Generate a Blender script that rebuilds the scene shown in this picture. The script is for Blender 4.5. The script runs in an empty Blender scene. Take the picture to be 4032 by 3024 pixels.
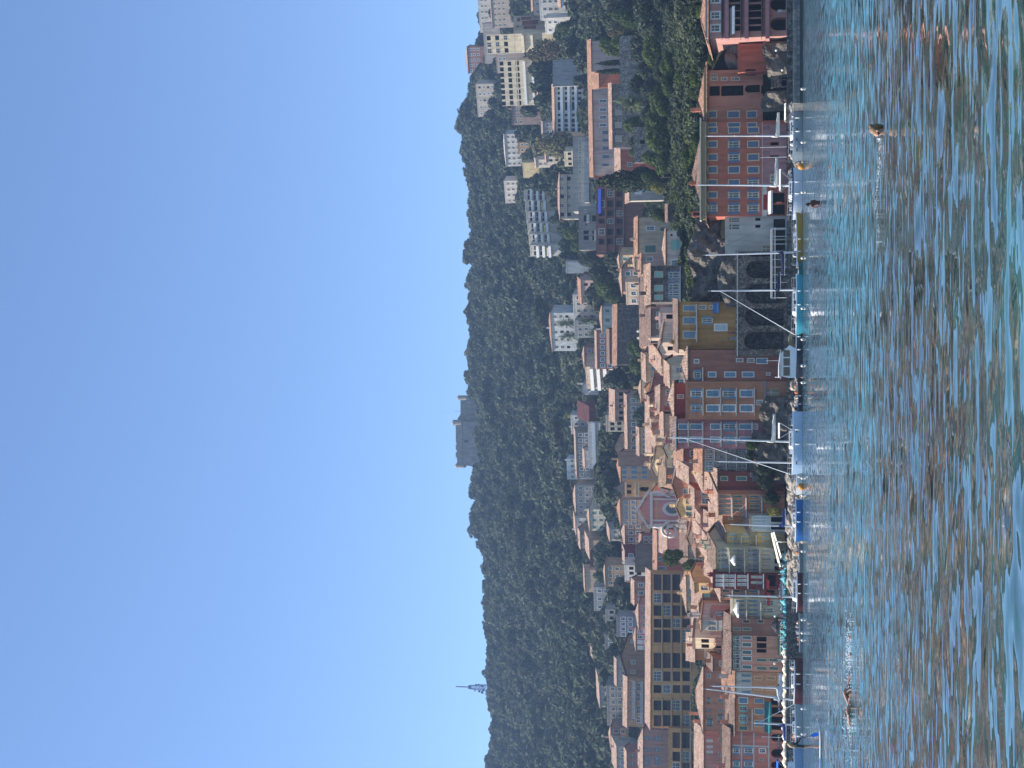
import bpy, bmesh, math, random
import numpy as np
from mathutils import Vector, Matrix

random.seed(7)
NP = np.random.default_rng(7)
SC = bpy.context.scene
COL = SC.collection

# ---------------------------------------------------------------- camera
# the photograph is stored on its side: the camera is rolled by 90 degrees
F = 6056.0                       # focal length in photograph pixels
CAMH = 1.6
HOR = 3117.0                     # photograph column of eye level
TH = math.atan((HOR - 2016.0) / F)
cam_d = bpy.data.cameras.new('camera')
cam_d.sensor_fit = 'HORIZONTAL'
cam_d.sensor_width = 36.0
cam_d.lens = 36.0 * F / 4032.0
cam_d.clip_start = 0.2
cam_d.clip_end = 9000.0
cam = bpy.data.objects.new('camera', cam_d)
COL.objects.link(cam)
fw = Vector((0, math.cos(TH), math.sin(TH)))
up = Vector((0, -math.sin(TH), math.cos(TH)))
rt = Vector((1, 0, 0))
M = Matrix.Identity(4)
for i, ax in enumerate((-up, rt, -fw)):
    M[0][i], M[1][i], M[2][i] = ax
M[2][3] = CAMH
cam.matrix_world = M
SC.camera = cam

# ---------------------------------------------------------------- sky, sun, exposure
SUN_AZ = math.radians(-85.0)     # from +Y towards +X
SUN_EL = math.radians(44.0)
W = bpy.data.worlds.new('World')
SC.world = W
W.use_nodes = True
wn = W.node_tree
wn.nodes.clear()
wo = wn.nodes.new('ShaderNodeOutputWorld')
wb = wn.nodes.new('ShaderNodeBackground')
ws = wn.nodes.new('ShaderNodeTexSky')
ws.sky_type = 'NISHITA'
ws.sun_disc = False
ws.sun_elevation = SUN_EL
ws.sun_rotation = SUN_AZ
ws.altitude = 0
ws.air_density = 0.72
ws.dust_density = 0.05
ws.ozone_density = 4.2
wb.inputs['Strength'].default_value = 0.124
wn.links.new(ws.outputs[0], wb.inputs[0])
wn.links.new(wb.outputs[0], wo.inputs[0])
sd = bpy.data.lights.new('sun', 'SUN')
sd.energy = 5.0
sd.angle = math.radians(0.53)
sd.color = (1.0, 0.94, 0.85)
so = bpy.data.objects.new('sun', sd)
COL.objects.link(so)
SUNV = Vector((math.sin(SUN_AZ) * math.cos(SUN_EL), math.cos(SUN_AZ) * math.cos(SUN_EL), math.sin(SUN_EL)))
so.rotation_euler = SUNV.to_track_quat('Z', 'Y').to_euler()
so.location = (-300, 200, 400)
SC.view_settings.view_transform = 'Standard'
SC.view_settings.look = 'None'
SC.view_settings.exposure = 0.95
SC.view_settings.gamma = 1.0
SC.view_settings.use_curve_mapping = False
SC.render.engine = 'CYCLES'
SC.render.resolution_x = 1024
SC.render.resolution_y = 768
SC.cycles.max_bounces = 6
SC.cycles.diffuse_bounces = 3
SC.cycles.glossy_bounces = 3
SC.cycles.volume_bounces = 0
SC.cycles.transparent_max_bounces = 8


# ---------------------------------------------------------------- geometry helpers
def ray(y, x):
    """direction through photograph pixel (column x, row y)"""
    a = (3024 - y - 1512) / F
    b = (2016 - x) / F
    return Vector((a, math.cos(TH) - b * math.sin(TH), math.sin(TH) + b * math.cos(TH)))


def P(y, x, D):
    d = ray(y, x)
    t = D / d.y
    return Vector((d.x * t, D, CAMH + d.z * t))


def onwater(y, x):
    d = ray(y, x)
    t = -CAMH / d.z
    return Vector((d.x * t, d.y * t, 0))


# how far back the rows of houses stand: storey heights in the photograph give the distance
_G0 = [0, 256, 262, 268, 276, 285, 300, 318, 330, 345, 362, 384, 400, 432, 480, 560, 620, 740, 860, 900, 1000, 1030, 1150, 3000]
_G1 = [0, 256, 275, 310, 350, 390, 450, 500, 530, 560, 595, 625, 645, 680, 730, 800, 845, 910, 975, 990, 1040, 1070, 1190, 3040]


def G(D):
    return float(np.interp(D, _G0, _G1))


_p = [200, 243, 246, 250, 252, 254, 256, 258, 265, 280, 300, 318, 330, 350, 400, 460, 520, 600, 700, 850, 1000, 1030, 1150, 1500, 3000]
_zl = [-4, -4, 2.0, 2.2, 2.2, 2.2, 2.3, 7.5, 10, 13.5, 18.5, 25.5, 31, 37, 49, 63, 77, 98, 124, 164, 203, 205, 150, 60, 10]
_zr = [-4, -4, 2.0, 2.2, 2.4, 10, 13, 15, 18, 21.0, 24, 27.5, 31.5, 37, 49, 63, 77, 98, 124, 164, 203, 205, 150, 60, 10]
PD = [G(d) for d in _p]
ZL = [CAMH + (z - CAMH) * G(d) / d for z, d in zip(_zl, _p)]
ZR = [CAMH + (z - CAMH) * G(d) / d for z, d in zip(_zr, _p)]
SKY = [(3400, 1925), (3024, 1922), (2640, 1915), (2500, 1915), (2250, 1898), (2100, 1866), (1900, 1862), (1800, 1852),
       (1540, 1838), (1300, 1836), (1000, 1840), (800, 1835), (700, 1830), (550, 1815), (480, 1800), (400, 1835),
       (250, 1852), (150, 1885), (0, 1890), (-400, 1900)]
_sy = np.array([k[0] for k in SKY][::-1], float)
_sx = np.array([k[1] for k in SKY][::-1], float)


def terrain(X, Y):
    X = np.asarray(X, float)
    Y = np.asarray(Y, float)
    yp = 1512 - X / np.maximum(Y, 1) * F * 0.985
    w = np.clip((1430 - yp) / 80.0, 0, 1)
    z = np.interp(Y, PD, ZL) * (1 - w) + np.interp(Y, PD, ZR) * w
    vs = np.interp(yp, _sy, _sx) + 52
    tr = np.tan(TH + np.arctan((2016 - vs) / F))
    k = (tr * 1040 + CAMH) / 211.0
    m = np.clip((Y - 665) / 375.0, 0, 1)
    m = m * m * (3 - 2 * m)
    z = z * (1 + (k - 1) * m)
    g = np.clip((Y - 300) / 120, 0, 1)
    z = z + g * (1.3 * np.sin(X * 0.071 + Y * 0.05) + 0.9 * np.sin(X * 0.13 - Y * 0.09 + 1.7))
    g2 = np.clip((Y - 700) / 120, 0, 1) * np.clip((1030 - Y) / 150, 0, 1)
    z = z + g2 * (4 * np.sin(X * 0.034 + Y * 0.013) + 3 * np.sin(X * 0.06 - Y * 0.03 + 0.6))
    return z


def tz(x, y):
    return float(terrain(x, y))


def newobj(name, me, parent=None, loc=None, rz=None):
    o = bpy.data.objects.new(name, me)
    COL.objects.link(o)
    if parent is not None:
        o.parent = parent
    if loc is not None:
        o.location = loc
    if rz is not None:
        o.rotation_euler = (0, 0, rz)
    return o


def tag(o, label, cat, group=None):
    o['label'] = label
    o['category'] = cat
    if group:
        o['group'] = group
    return o


def empty(name, loc, rz=0.0, label=None, cat=None, group=None):
    o = bpy.data.objects.new(name, None)
    o.empty_display_size = 0.5
    COL.objects.link(o)
    o.location = loc
    o.rotation_euler = (0, 0, rz)
    if label:
        tag(o, label, cat, group)
    return o


class MB:
    """collects faces, builds one mesh"""

    def __init__(s):
        s.v = []
        s.f = []
        s.m = []

    def q(s, pts, m=0):
        n = len(s.v)
        s.v.extend([tuple(p) for p in pts])
        s.f.append(tuple(range(n, n + len(pts))))
        s.m.append(m)

    def box(s, x0, x1, y0, y1, z0, z1, m=0, skip=''):
        n = len(s.v)
        s.v += [(x0, y0, z0), (x1, y0, z0), (x1, y1, z0), (x0, y1, z0), (x0, y0, z1), (x1, y0, z1), (x1, y1, z1), (x0, y1, z1)]
        for k, f in (('b', (0, 3, 2, 1)), ('t', (4, 5, 6, 7)), ('f', (0, 1, 5, 4)), ('r', (1, 2, 6, 5)), ('k', (2, 3, 7, 6)), ('l', (3, 0, 4, 7))):
            if k not in skip:
                s.f.append(tuple(n + i for i in f))
                s.m.append(m)

    def tube(s, pts, rad, seg=6, m=0, cap=True):
        pts = [Vector(p) for p in pts]
        if not isinstance(rad, (list, tuple)):
            rad = [rad] * len(pts)
        base = len(s.v)
        for i, p in enumerate(pts):
            a = pts[max(i - 1, 0)]
            b = pts[min(i + 1, len(pts) - 1)]
            d = (b - a)
            d = d.normalized() if d.length > 1e-9 else Vector((0, 0, 1))
            r = Vector((0, 0, 1)) if abs(d.z) < 0.9 else Vector((1, 0, 0))
            e1 = d.cross(r).normalized()
            e2 = d.cross(e1)
            for k in range(seg):
                an = 2 * math.pi * k / seg
                s.v.append(tuple(p + (e1 * math.cos(an) + e2 * math.sin(an)) * rad[i]))
        for i in range(len(pts) - 1):
            for k in range(seg):
                a = base + i * seg + k
                b = base + i * seg + (k + 1) % seg
                s.f.append((a, b, b + seg, a + seg))
                s.m.append(m)
        if cap:
            s.f.append(tuple(base + k for k in range(seg))[::-1])
            s.m.append(m)
            s.f.append(tuple(base + (len(pts) - 1) * seg + k for k in range(seg)))
            s.m.append(m)

    def ball(s, c, r, m=0, nu=10, nv=7, sz=1.0):
        b = len(s.v)
        for j in range(nv + 1):
            ph = math.pi * j / nv
            for i in range(nu):
                a = 2 * math.pi * i / nu
                s.v.append((c[0] + r * math.sin(ph) * math.cos(a), c[1] + r * math.sin(ph) * math.sin(a), c[2] + r * sz * math.cos(ph)))
        for j in range(nv):
            for i in range(nu):
                k = b + j * nu + i
                l = b + j * nu + (i + 1) % nu
                s.f.append((k, k + nu, l + nu, l))
                s.m.append(m)

    def mesh(s, name, mats, smooth=False):
        me = bpy.data.meshes.new(name)
        me.from_pydata(s.v, [], s.f)
        for mt in mats:
            me.materials.append(mt)
        if len(mats) > 1:
            me.polygons.foreach_set('material_index', s.m)
        if smooth:
            me.polygons.foreach_set('use_smooth', [True] * len(s.f))
        me.update()
        return me

    def build(s, name, mats, parent=None, loc=None, rz=None, smooth=False):
        if not isinstance(mats, (list, tuple)):
            mats = [mats]
        return newobj(name, s.mesh(name, mats, smooth), parent, loc, rz)


# ---------------------------------------------------------------- materials
def srgb(r, g, b):
    f = lambda c: (c / 255 / 12.92) if c <= 10 else ((c / 255 + 0.055) / 1.055) ** 2.4
    return (f(r), f(g), f(b))


_M = {}


def nt(name):
    m = bpy.data.materials.new(name)
    m.use_nodes = True
    t = m.node_tree
    b = t.nodes['Principled BSDF']
    return m, t, b, t.nodes.new, t.links.new


def plain(name, col, rough=0.6, metal=0.0, spec=0.3, vary=0.12, scale=3.0):
    if name in _M:
        return _M[name]
    m, t, b, N, L = nt(name)
    b.inputs['Roughness'].default_value = rough
    b.inputs['Metallic'].default_value = metal
    b.inputs['Specular IOR Level'].default_value = spec
    tc = N('ShaderNodeTexCoord')
    nz = N('ShaderNodeTexNoise')
    nz.inputs['Scale'].default_value = scale
    nz.inputs['Detail'].default_value = 4
    L(tc.outputs['Object'], nz.inputs['Vector'])
    mp = N('ShaderNodeMapRange')
    mp.inputs[1].default_value = 0.3
    mp.inputs[2].default_value = 0.7
    mp.inputs[3].default_value = 1 - vary
    mp.inputs[4].default_value = 1 + vary
    L(nz.outputs[0], mp.inputs[0])
    mx = N('ShaderNodeVectorMath')
    mx.operation = 'SCALE'
    mx.inputs[0].default_value = col
    L(mp.outputs[0], mx.inputs['Scale'])
    L(mx.outputs[0], b.inputs['Base Color'])
    _M[name] = m
    return m


def wallmat(col, dirt=0.35, stone=False):
    key = ('wall', tuple(round(c, 3) for c in col), dirt, stone)
    if key in _M:
        return _M[key]
    m, t, b, N, L = nt('stone_wall' if stone else 'plaster')
    b.inputs['Roughness'].default_value = 0.92
    b.inputs['Specular IOR Level'].default_value = 0.15
    tc = N('ShaderNodeTexCoord')
    oi = N('ShaderNodeObjectInfo')
    off = N('ShaderNodeVectorMath')
    off.operation = 'MULTIPLY_ADD'
    L(tc.outputs['Object'], off.inputs[0])
    off.inputs[1].default_value = (1, 1, 1)
    mul = N('ShaderNodeMath')
    mul.operation = 'MULTIPLY'
    mul.inputs[1].default_value = 90
    L(oi.outputs['Random'], mul.inputs[0])
    L(mul.outputs[0], off.inputs[2])
    vec = off.outputs[0]
    # broad fading
    n1 = N('ShaderNodeTexNoise')
    n1.inputs['Scale'].default_value = 0.28
    n1.inputs['Detail'].default_value = 6
    n1.inputs['Roughness'].default_value = 0.65
    L(vec, n1.inputs['Vector'])
    # rain streaks
    mpg = N('ShaderNodeMapping')
    mpg.inputs['Scale'].default_value = (1.6, 1.6, 0.16)
    L(vec, mpg.inputs['Vector'])
    n2 = N('ShaderNodeTexNoise')
    n2.inputs['Scale'].default_value = 1.0
    n2.inputs['Detail'].default_value = 5
    L(mpg.outputs[0], n2.inputs['Vector'])
    n3 = N('ShaderNodeTexNoise')
    n3.inputs['Scale'].default_value = 5.0
    n3.inputs['Detail'].default_value = 4
    L(vec, n3.inputs['Vector'])
    r1 = N('ShaderNodeMapRange')
    r1.inputs[1].default_value = 0.3
    r1.inputs[2].default_value = 0.7
    r1.inputs[3].default_value = 1 - dirt * 0.55
    r1.inputs[4].default_value = 1 + dirt * 0.45
    L(n1.outputs[0], r1.inputs[0])
    r2 = N('ShaderNodeMapRange')
    r2.inputs[1].default_value = 0.45
    r2.inputs[2].default_value = 0.72
    r2.inputs[3].default_value = 1.0
    r2.inputs[4].default_value = 1 - dirt
    L(n2.outputs[0], r2.inputs[0])
    mm = N('ShaderNodeMath')
    mm.operation = 'MULTIPLY'
    L(r1.outputs[0], mm.inputs[0])
    L(r2.outputs[0], mm.inputs[1])
    out = mm.outputs[0]
    if stone:
        vo = N('ShaderNodeTexVoronoi')
        vo.inputs['Scale'].default_value = 2.6
        L(vec, vo.inputs['Vector'])
        sc = N('ShaderNodeSeparateColor')
        L(vo.outputs['Color'], sc.inputs[0])
        r3 = N('ShaderNodeMapRange')
        r3.inputs[3].default_value = 0.5
        r3.inputs[4].default_value = 1.45
        L(sc.outputs[0], r3.inputs[0])
        m3 = N('ShaderNodeMath')
        m3.operation = 'MULTIPLY'
        L(out, m3.inputs[0])
        L(r3.outputs[0], m3.inputs[1])
        ve = N('ShaderNodeTexVoronoi')
        ve.feature = 'DISTANCE_TO_EDGE'
        ve.inputs['Scale'].default_value = 2.6
        L(vec, ve.inputs['Vector'])
        r4 = N('ShaderNodeMapRange')
        r4.inputs[1].default_value = 0.0
        r4.inputs[2].default_value = 0.09
        r4.inputs[3].default_value = 0.35
        r4.inputs[4].default_value = 1.0
        L(ve.outputs['Distance'], r4.inputs[0])
        m4 = N('ShaderNodeMath')
        m4.operation = 'MULTIPLY'
        L(m3.outputs[0], m4.inputs[0])
        L(r4.outputs[0], m4.inputs[1])
        out = m4.outputs[0]
        bp = N('ShaderNodeBump')
        bp.inputs['Strength'].default_value = 0.8
        bp.inputs['Distance'].default_value = 0.15
        L(r4.outputs[0], bp.inputs['Height'])
        L(bp.outputs[0], b.inputs['Normal'])
    else:
        bp = N('ShaderNodeBump')
        bp.inputs['Strength'].default_value = 0.25
        bp.inputs['Distance'].default_value = 0.05
        L(n3.outputs[0], bp.inputs['Height'])
        L(bp.outputs[0], b.inputs['Normal'])
    # slight hue drift towards grey where worn
    mixc = N('ShaderNodeMix')
    mixc.data_type = 'RGBA'
    g = sum(col) / 3
    mixc.inputs[6].default_value = (*col, 1)
    mixc.inputs[7].default_value = (col[0] * .55 + g * .45, col[1] * .55 + g * .45, col[2] * .55 + g * .45, 1)
    r5 = N('ShaderNodeMapRange')
    r5.inputs[1].default_value = 0.42
    r5.inputs[2].default_value = 0.7
    L(n3.outputs[0], r5.inputs[0])
    L(r5.outputs[0], mixc.inputs[0])
    mx = N('ShaderNodeVectorMath')
    mx.operation = 'SCALE'
    L(mixc.outputs[2], mx.inputs[0])
    L(out, mx.inputs['Scale'])
    L(mx.outputs[0], b.inputs['Base Color'])
    _M[key] = m
    return m


def tilemat(col):
    key = ('tile', tuple(round(c, 3) for c in col))
    if key in _M:
        return _M[key]
    m, t, b, N, L = nt('roof_tile')
    b.inputs['Roughness'].default_value = 0.9
    b.inputs['Specular IOR Level'].default_value = 0.15
    tc = N('ShaderNodeTexCoord')
    geo = N('ShaderNodeNewGeometry')
    # stripes run down the slope: use x on slopes facing the front, y on the ends
    sx = N('ShaderNodeSeparateXYZ')
    L(tc.outputs['Object'], sx.inputs[0])
    n1 = N('ShaderNodeTexNoise')
    n1.inputs['Scale'].default_value = 0.5
    n1.inputs['Detail'].default_value = 5
    L(tc.outputs['Object'], n1.inputs['Vector'])
    mpg = N('ShaderNodeMapping')
    mpg.inputs['Scale'].default_value = (4.2, 2.6, 2.6)
    L(tc.outputs['Object'], mpg.inputs['Vector'])
    vo = N('ShaderNodeTexVoronoi')
    vo.inputs['Scale'].default_value = 1.0
    vo.inputs['Randomness'].default_value = 0.6
    L(mpg.outputs[0], vo.inputs['Vector'])
    sc = N('ShaderNodeSeparateColor')
    L(vo.outputs['Color'], sc.inputs[0])
    r1 = N('ShaderNodeMapRange')
    r1.inputs[3].default_value = 0.55
    r1.inputs[4].default_value = 1.35
    L(sc.outputs[0], r1.inputs[0])
    r2 = N('ShaderNodeMapRange')
    r2.inputs[1].default_value = 0.3
    r2.inputs[2].default_value = 0.7
    r2.inputs[3].default_value = 0.75
    r2.inputs[4].default_value = 1.2
    L(n1.outputs[0], r2.inputs[0])
    mm = N('ShaderNodeMath')
    mm.operation = 'MULTIPLY'
    L(r1.outputs[0], mm.inputs[0])
    L(r2.outputs[0], mm.inputs[1])
    mixc = N('ShaderNodeMix')
    mixc.data_type = 'RGBA'
    mixc.inputs[6].default_value = (*col, 1)
    mixc.inputs[7].default_value = (col[0] * .8, col[1] * .95, col[2] * 1.05, 1)
    L(sc.outputs[1], mixc.inputs[0])
    mx = N('ShaderNodeVectorMath')
    mx.operation = 'SCALE'
    L(mixc.outputs[2], mx.inputs[0])
    L(mm.outputs[0], mx.inputs['Scale'])
    L(mx.outputs[0], b.inputs['Base Color'])
    wv = N('ShaderNodeTexWave')
    wv.wave_type = 'BANDS'
    wv.bands_direction = 'X'
    wv.inputs['Scale'].default_value = 1.25
    L(tc.outputs['Object'], wv.inputs['Vector'])
    bp = N('ShaderNodeBump')
    bp.inputs['Strength'].default_value = 0.7
    bp.inputs['Distance'].default_value = 0.08
    L(wv.outputs[0], bp.inputs['Height'])
    L(bp.outputs[0], b.inputs['Normal'])
    _M[key] = m
    return m


def glassmat():
    if 'glass' in _M:
        return _M['glass']
    m, t, b, N, L = nt('window_glass')
    oi = N('ShaderNodeObjectInfo')
    mp = N('ShaderNodeMapRange')
    mp.inputs[3].default_value = 0.008
    mp.inputs[4].default_value = 0.05
    L(oi.outputs['Random'], mp.inputs[0])
    cb = N('ShaderNodeCombineColor')
    for i in range(3):
        L(mp.outputs[0], cb.inputs[i])
    L(cb.outputs[0], b.inputs['Base Color'])
    b.inputs['Roughness'].default_value = 0.08
    b.inputs['Specular IOR Level'].default_value = 0.5
    _M['glass'] = m
    return m


def leafmat(name, c1, c2, trans=0.25):
    if name in _M:
        return _M[name]
    m, t, b, N, L = nt(name)
    b.inputs['Roughness'].default_value = 0.75
    b.inputs['Specular IOR Level'].default_value = 0.2
    geo = N('ShaderNodeNewGeometry')
    oi = N('ShaderNodeObjectInfo')
    mixc = N('ShaderNodeMix')
    mixc.data_type = 'RGBA'
    mixc.inputs[6].default_value = (*c1, 1)
    mixc.inputs[7].default_value = (*c2, 1)
    ad = N('ShaderNodeMath')
    ad.operation = 'MULTIPLY_ADD'
    ad.inputs[1].default_value = 0.45
    L(geo.outputs['Random Per Island'], ad.inputs[0])
    m2 = N('ShaderNodeMath')
    m2.operation = 'MULTIPLY'
    m2.inputs[1].default_value = 0.55
    L(oi.outputs['Random'], m2.inputs[0])
    L(m2.outputs[0], ad.inputs[2])
    L(ad.outputs[0], mixc.inputs[0])
    hs = N('ShaderNodeHueSaturation')
    vm = N('ShaderNodeMapRange')
    vm.inputs[3].default_value = 0.7
    vm.inputs[4].default_value = 1.3
    L(geo.outputs['Random Per Island'], vm.inputs[0])
    L(vm.outputs[0], hs.inputs['Value'])
    L(mixc.outputs[2], hs.inputs['Color'])
    L(hs.outputs[0], b.inputs['Base Color'])
    tr = N('ShaderNodeBsdfTranslucent')
    L(hs.outputs[0], tr.inputs['Color'])
    ms = N('ShaderNodeMixShader')
    ms.inputs[0].default_value = trans
    L(b.outputs[0], ms.inputs[1])
    L(tr.outputs[0], ms.inputs[2])
    L(ms.outputs[0], t.nodes['Material Output'].inputs[0])
    _M[name] = m
    return m
# ================================================================ the setting
def rockmat():
    if 'rock' in _M:
        return _M['rock']
    m, t, b, N, L = nt('rock')
    b.inputs['Roughness'].default_value = 0.95
    b.inputs['Specular IOR Level'].default_value = 0.1
    tc = N('ShaderNodeTexCoord')
    n1 = N('ShaderNodeTexNoise')
    n1.inputs['Scale'].default_value = 0.45
    n1.inputs['Detail'].default_value = 9
    n1.inputs['Roughness'].default_value = 0.7
    L(tc.outputs['Object'], n1.inputs['Vector'])
    cr = N('ShaderNodeValToRGB')
    cr.color_ramp.elements[0].position = 0.32
    cr.color_ramp.elements[0].color = (0.035, 0.033, 0.03, 1)
    cr.color_ramp.elements[1].position = 0.68
    cr.color_ramp.elements[1].color = (0.23, 0.2, 0.165, 1)
    L(n1.outputs[0], cr.inputs[0])
    L(cr.outputs[0], b.inputs['Base Color'])
    bp = N('ShaderNodeBump')
    bp.inputs['Strength'].default_value = 1.0
    bp.inputs['Distance'].default_value = 0.6
    L(n1.outputs[0], bp.inputs['Height'])
    L(bp.outputs[0], b.inputs['Normal'])
    _M['rock'] = m
    return m


def hillmat():
    m, t, b, N, L = nt('hillside_soil')
    b.inputs['Roughness'].default_value = 0.95
    b.inputs['Specular IOR Level'].default_value = 0.1
    tc = N('ShaderNodeTexCoord')
    n1 = N('ShaderNodeTexNoise')
    n1.inputs['Scale'].default_value = 0.12
    n1.inputs['Detail'].default_value = 10
    n1.inputs['Roughness'].default_value = 0.75
    L(tc.outputs['Object'], n1.inputs['Vector'])
    cr = N('ShaderNodeValToRGB')
    cr.color_ramp.elements[0].position = 0.38
    cr.color_ramp.elements[0].color = (0.012, 0.018, 0.008, 1)
    cr.color_ramp.elements[1].position = 0.66
    cr.color_ramp.elements[1].color = (0.05, 0.046, 0.032, 1)
    L(n1.outputs[0], cr.inputs[0])
    L(cr.outputs[0], b.inputs['Base Color'])
    bp = N('ShaderNodeBump')
    bp.inputs['Distance'].default_value = 1.2
    L(n1.outputs[0], bp.inputs['Height'])
    L(bp.outputs[0], b.inputs['Normal'])
    return m


def structure(o):
    o['kind'] = 'structure'
    return o


# hillside terrain (fan-shaped grid)
ss = np.concatenate([np.linspace(-1.3, -0.32, 12), np.linspace(-0.30, 0.30, 150), np.linspace(0.32, 1.3, 12)])
DD = np.concatenate([[243.6, 246, 248, 250, 252, 254, 256, 259, 262, 266, 270, 276, 284], np.linspace(292, 700, 52),
                     np.linspace(708, 1090, 48), [1120, 1190, 1290, 1440, 1740, 2200, 3040]])
gs, gd = np.meshgrid(ss, DD)
gx, gy = gs * gd, gd
gz = terrain(gx, gy)
verts = np.stack([gx, gy, gz], -1).reshape(-1, 3)
nc = len(ss)
faces = [(j * nc + i, j * nc + i + 1, (j + 1) * nc + i + 1, (j + 1) * nc + i) for j in range(len(DD) - 1) for i in range(nc - 1)]
me = bpy.data.meshes.new('hillside')
me.from_pydata(verts.tolist(), [], faces)
me.polygons.foreach_set('use_smooth', [True] * len(faces))
me.materials.append(hillmat())
structure(newobj('hillside', me))

# sea bed sheet out to the horizon
mb = MB()
mb.q([(-6000, -3000, -4.2), (6000, -3000, -4.2), (6000, 9000, -4.2), (-6000, 9000, -4.2)])
structure(mb.build('ground', plain('seabed_sand', (0.16, 0.14, 0.1))))


# water
def watermat():
    m, t, b, N, L = nt('sea_water')
    tc = N('ShaderNodeTexCoord')
    vec = tc.outputs['Object']
    b.inputs['Roughness'].default_value = 0.03
    b.inputs['IOR'].default_value = 1.36
    b.inputs['Specular IOR Level'].default_value = 0.5
    b.inputs['Coat Weight'].default_value = 0.6
    b.inputs['Coat IOR'].default_value = 1.4
    b.inputs['Coat Roughness'].default_value = 0.03

    def noise(scale, detail, rough=0.5, sx=1.0, sy=1.0, sh=0.0, dist=0.0):
        mp = N('ShaderNodeMapping')
        mp.inputs['Scale'].default_value = (sx, sy, 1)
        mp.inputs['Location'].default_value = (sh, sh * 1.7, 0)
        L(vec, mp.inputs['Vector'])
        n = N('ShaderNodeTexNoise')
        n.noise_dimensions = '2D'
        n.inputs['Scale'].default_value = scale
        n.inputs['Detail'].default_value = detail
        n.inputs['Roughness'].default_value = rough
        n.inputs['Distortion'].default_value = dist
        L(mp.outputs[0], n.inputs['Vector'])
        return n
    # slopes of the ripples: vector noise gives the tilt of the surface
    acc = None
    for (sc, sx, sy, sh, amp) in ((0.3, 0.5, 1.3, 71.0, 0.05), (0.95, 0.6, 1.4, 0.0, 0.13), (2.4, 0.55, 1.4, 13.0, 0.46), (6.0, 0.5, 1.4, 31.0, 0.15), (12.0, 0.8, 1.2, 57.0, 0.05)):
        n = noise(sc, 1.0, 0.4, sx, sy, sh)
        sb = N('ShaderNodeVectorMath')
        sb.operation = 'SUBTRACT'
        L(n.outputs['Color'], sb.inputs[0])
        sb.inputs[1].default_value = (0.5, 0.5, 0.5)
        ml = N('ShaderNodeVectorMath')
        ml.operation = 'MULTIPLY'
        L(sb.outputs[0], ml.inputs[0])
        ml.inputs[1].default_value = (amp * 0.6, amp, 0)
        if acc is None:
            acc = ml
        else:
            ad = N('ShaderNodeVectorMath')
            ad.operation = 'ADD'
            L(acc.outputs[0], ad.inputs[0])
            L(ml.outputs[0], ad.inputs[1])
            acc = ad
    # calm and ruffled patches
    pn = noise(0.09, 3, 0.6, 0.5, 1.0, 5.0)
    pr = N('ShaderNodeMapRange')
    pr.inputs[1].default_value = 0.3
    pr.inputs[2].default_value = 0.7
    pr.inputs[3].default_value = 0.7
    pr.inputs[4].default_value = 1.25
    L(pn.outputs[0], pr.inputs[0])
    syy = N('ShaderNodeSeparateXYZ')
    L(vec, syy.inputs[0])
    fr_ = N('ShaderNodeMapRange')          # the open water further out is more ruffled than the shallows
    fr_.inputs[1].default_value = 14.0
    fr_.inputs[2].default_value = 110.0
    fr_.inputs[3].default_value = 1.15
    fr_.inputs[4].default_value = 2.6
    L(syy.outputs[1], fr_.inputs[0])
    pm = N('ShaderNodeMath')
    pm.operation = 'MULTIPLY'
    L(pr.outputs[0], pm.inputs[0])
    L(fr_.outputs[0], pm.inputs[1])
    scn = N('ShaderNodeVectorMath')
    scn.operation = 'SCALE'
    L(acc.outputs[0], scn.inputs[0])
    L(pm.outputs[0], scn.inputs['Scale'])
    # far out only wave crests show: their tilt changes in long streaks
    iv = N('ShaderNodeMath')
    iv.operation = 'DIVIDE'
    iv.inputs[0].default_value = 3000.0
    L(syy.outputs[1], iv.inputs[1])
    xs_ = N('ShaderNodeMath')
    xs_.operation = 'MULTIPLY'
    xs_.inputs[1].default_value = 2.4
    L(syy.outputs[0], xs_.inputs[0])
    cx_ = N('ShaderNodeCombineXYZ')
    L(xs_.outputs[0], cx_.inputs[0])
    L(iv.outputs[0], cx_.inputs[1])
    fn = N('ShaderNodeTexNoise')
    fn.noise_dimensions = '2D'
    fn.inputs['Scale'].default_value = 1.0
    fn.inputs['Detail'].default_value = 2.0
    L(cx_.outputs[0], fn.inputs['Vector'])
    fs = N('ShaderNodeVectorMath')
    fs.operation = 'SUBTRACT'
    L(fn.outputs['Color'], fs.inputs[0])
    fs.inputs[1].default_value = (0.5, 0.5, 0.5)
    fw_ = N('ShaderNodeMapRange')
    fw_.inputs[1].default_value = 40.0
    fw_.inputs[2].default_value = 110.0
    fw_.inputs[3].default_value = 0.0
    fw_.inputs[4].default_value = 1.9
    L(syy.outputs[1], fw_.inputs[0])
    fm = N('ShaderNodeVectorMath')
    fm.operation = 'MULTIPLY'
    L(fs.outputs[0], fm.inputs[0])
    fm.inputs[1].default_value = (0.5, 1.0, 0.0)
    fsc = N('ShaderNodeVectorMath')
    fsc.operation = 'SCALE'
    L(fm.outputs[0], fsc.inputs[0])
    L(fw_.outputs[0], fsc.inputs['Scale'])
    tot = N('ShaderNodeVectorMath')
    tot.operation = 'ADD'
    L(scn.outputs[0], tot.inputs[0])
    L(fsc.outputs[0], tot.inputs[1])
    bi = N('ShaderNodeMapRange')           # low down the eye meets mostly the near faces of the waves
    bi.inputs[1].default_value = 10.0
    bi.inputs[2].default_value = 120.0
    bi.inputs[3].default_value = -0.004
    bi.inputs[4].default_value = -0.06
    L(syy.outputs[1], bi.inputs[0])
    bc = N('ShaderNodeCombineXYZ')
    L(bi.outputs[0], bc.inputs[1])
    tt = N('ShaderNodeVectorMath')
    tt.operation = 'ADD'
    L(tot.outputs[0], tt.inputs[0])
    L(bc.outputs[0], tt.inputs[1])
    scn = tt
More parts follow.
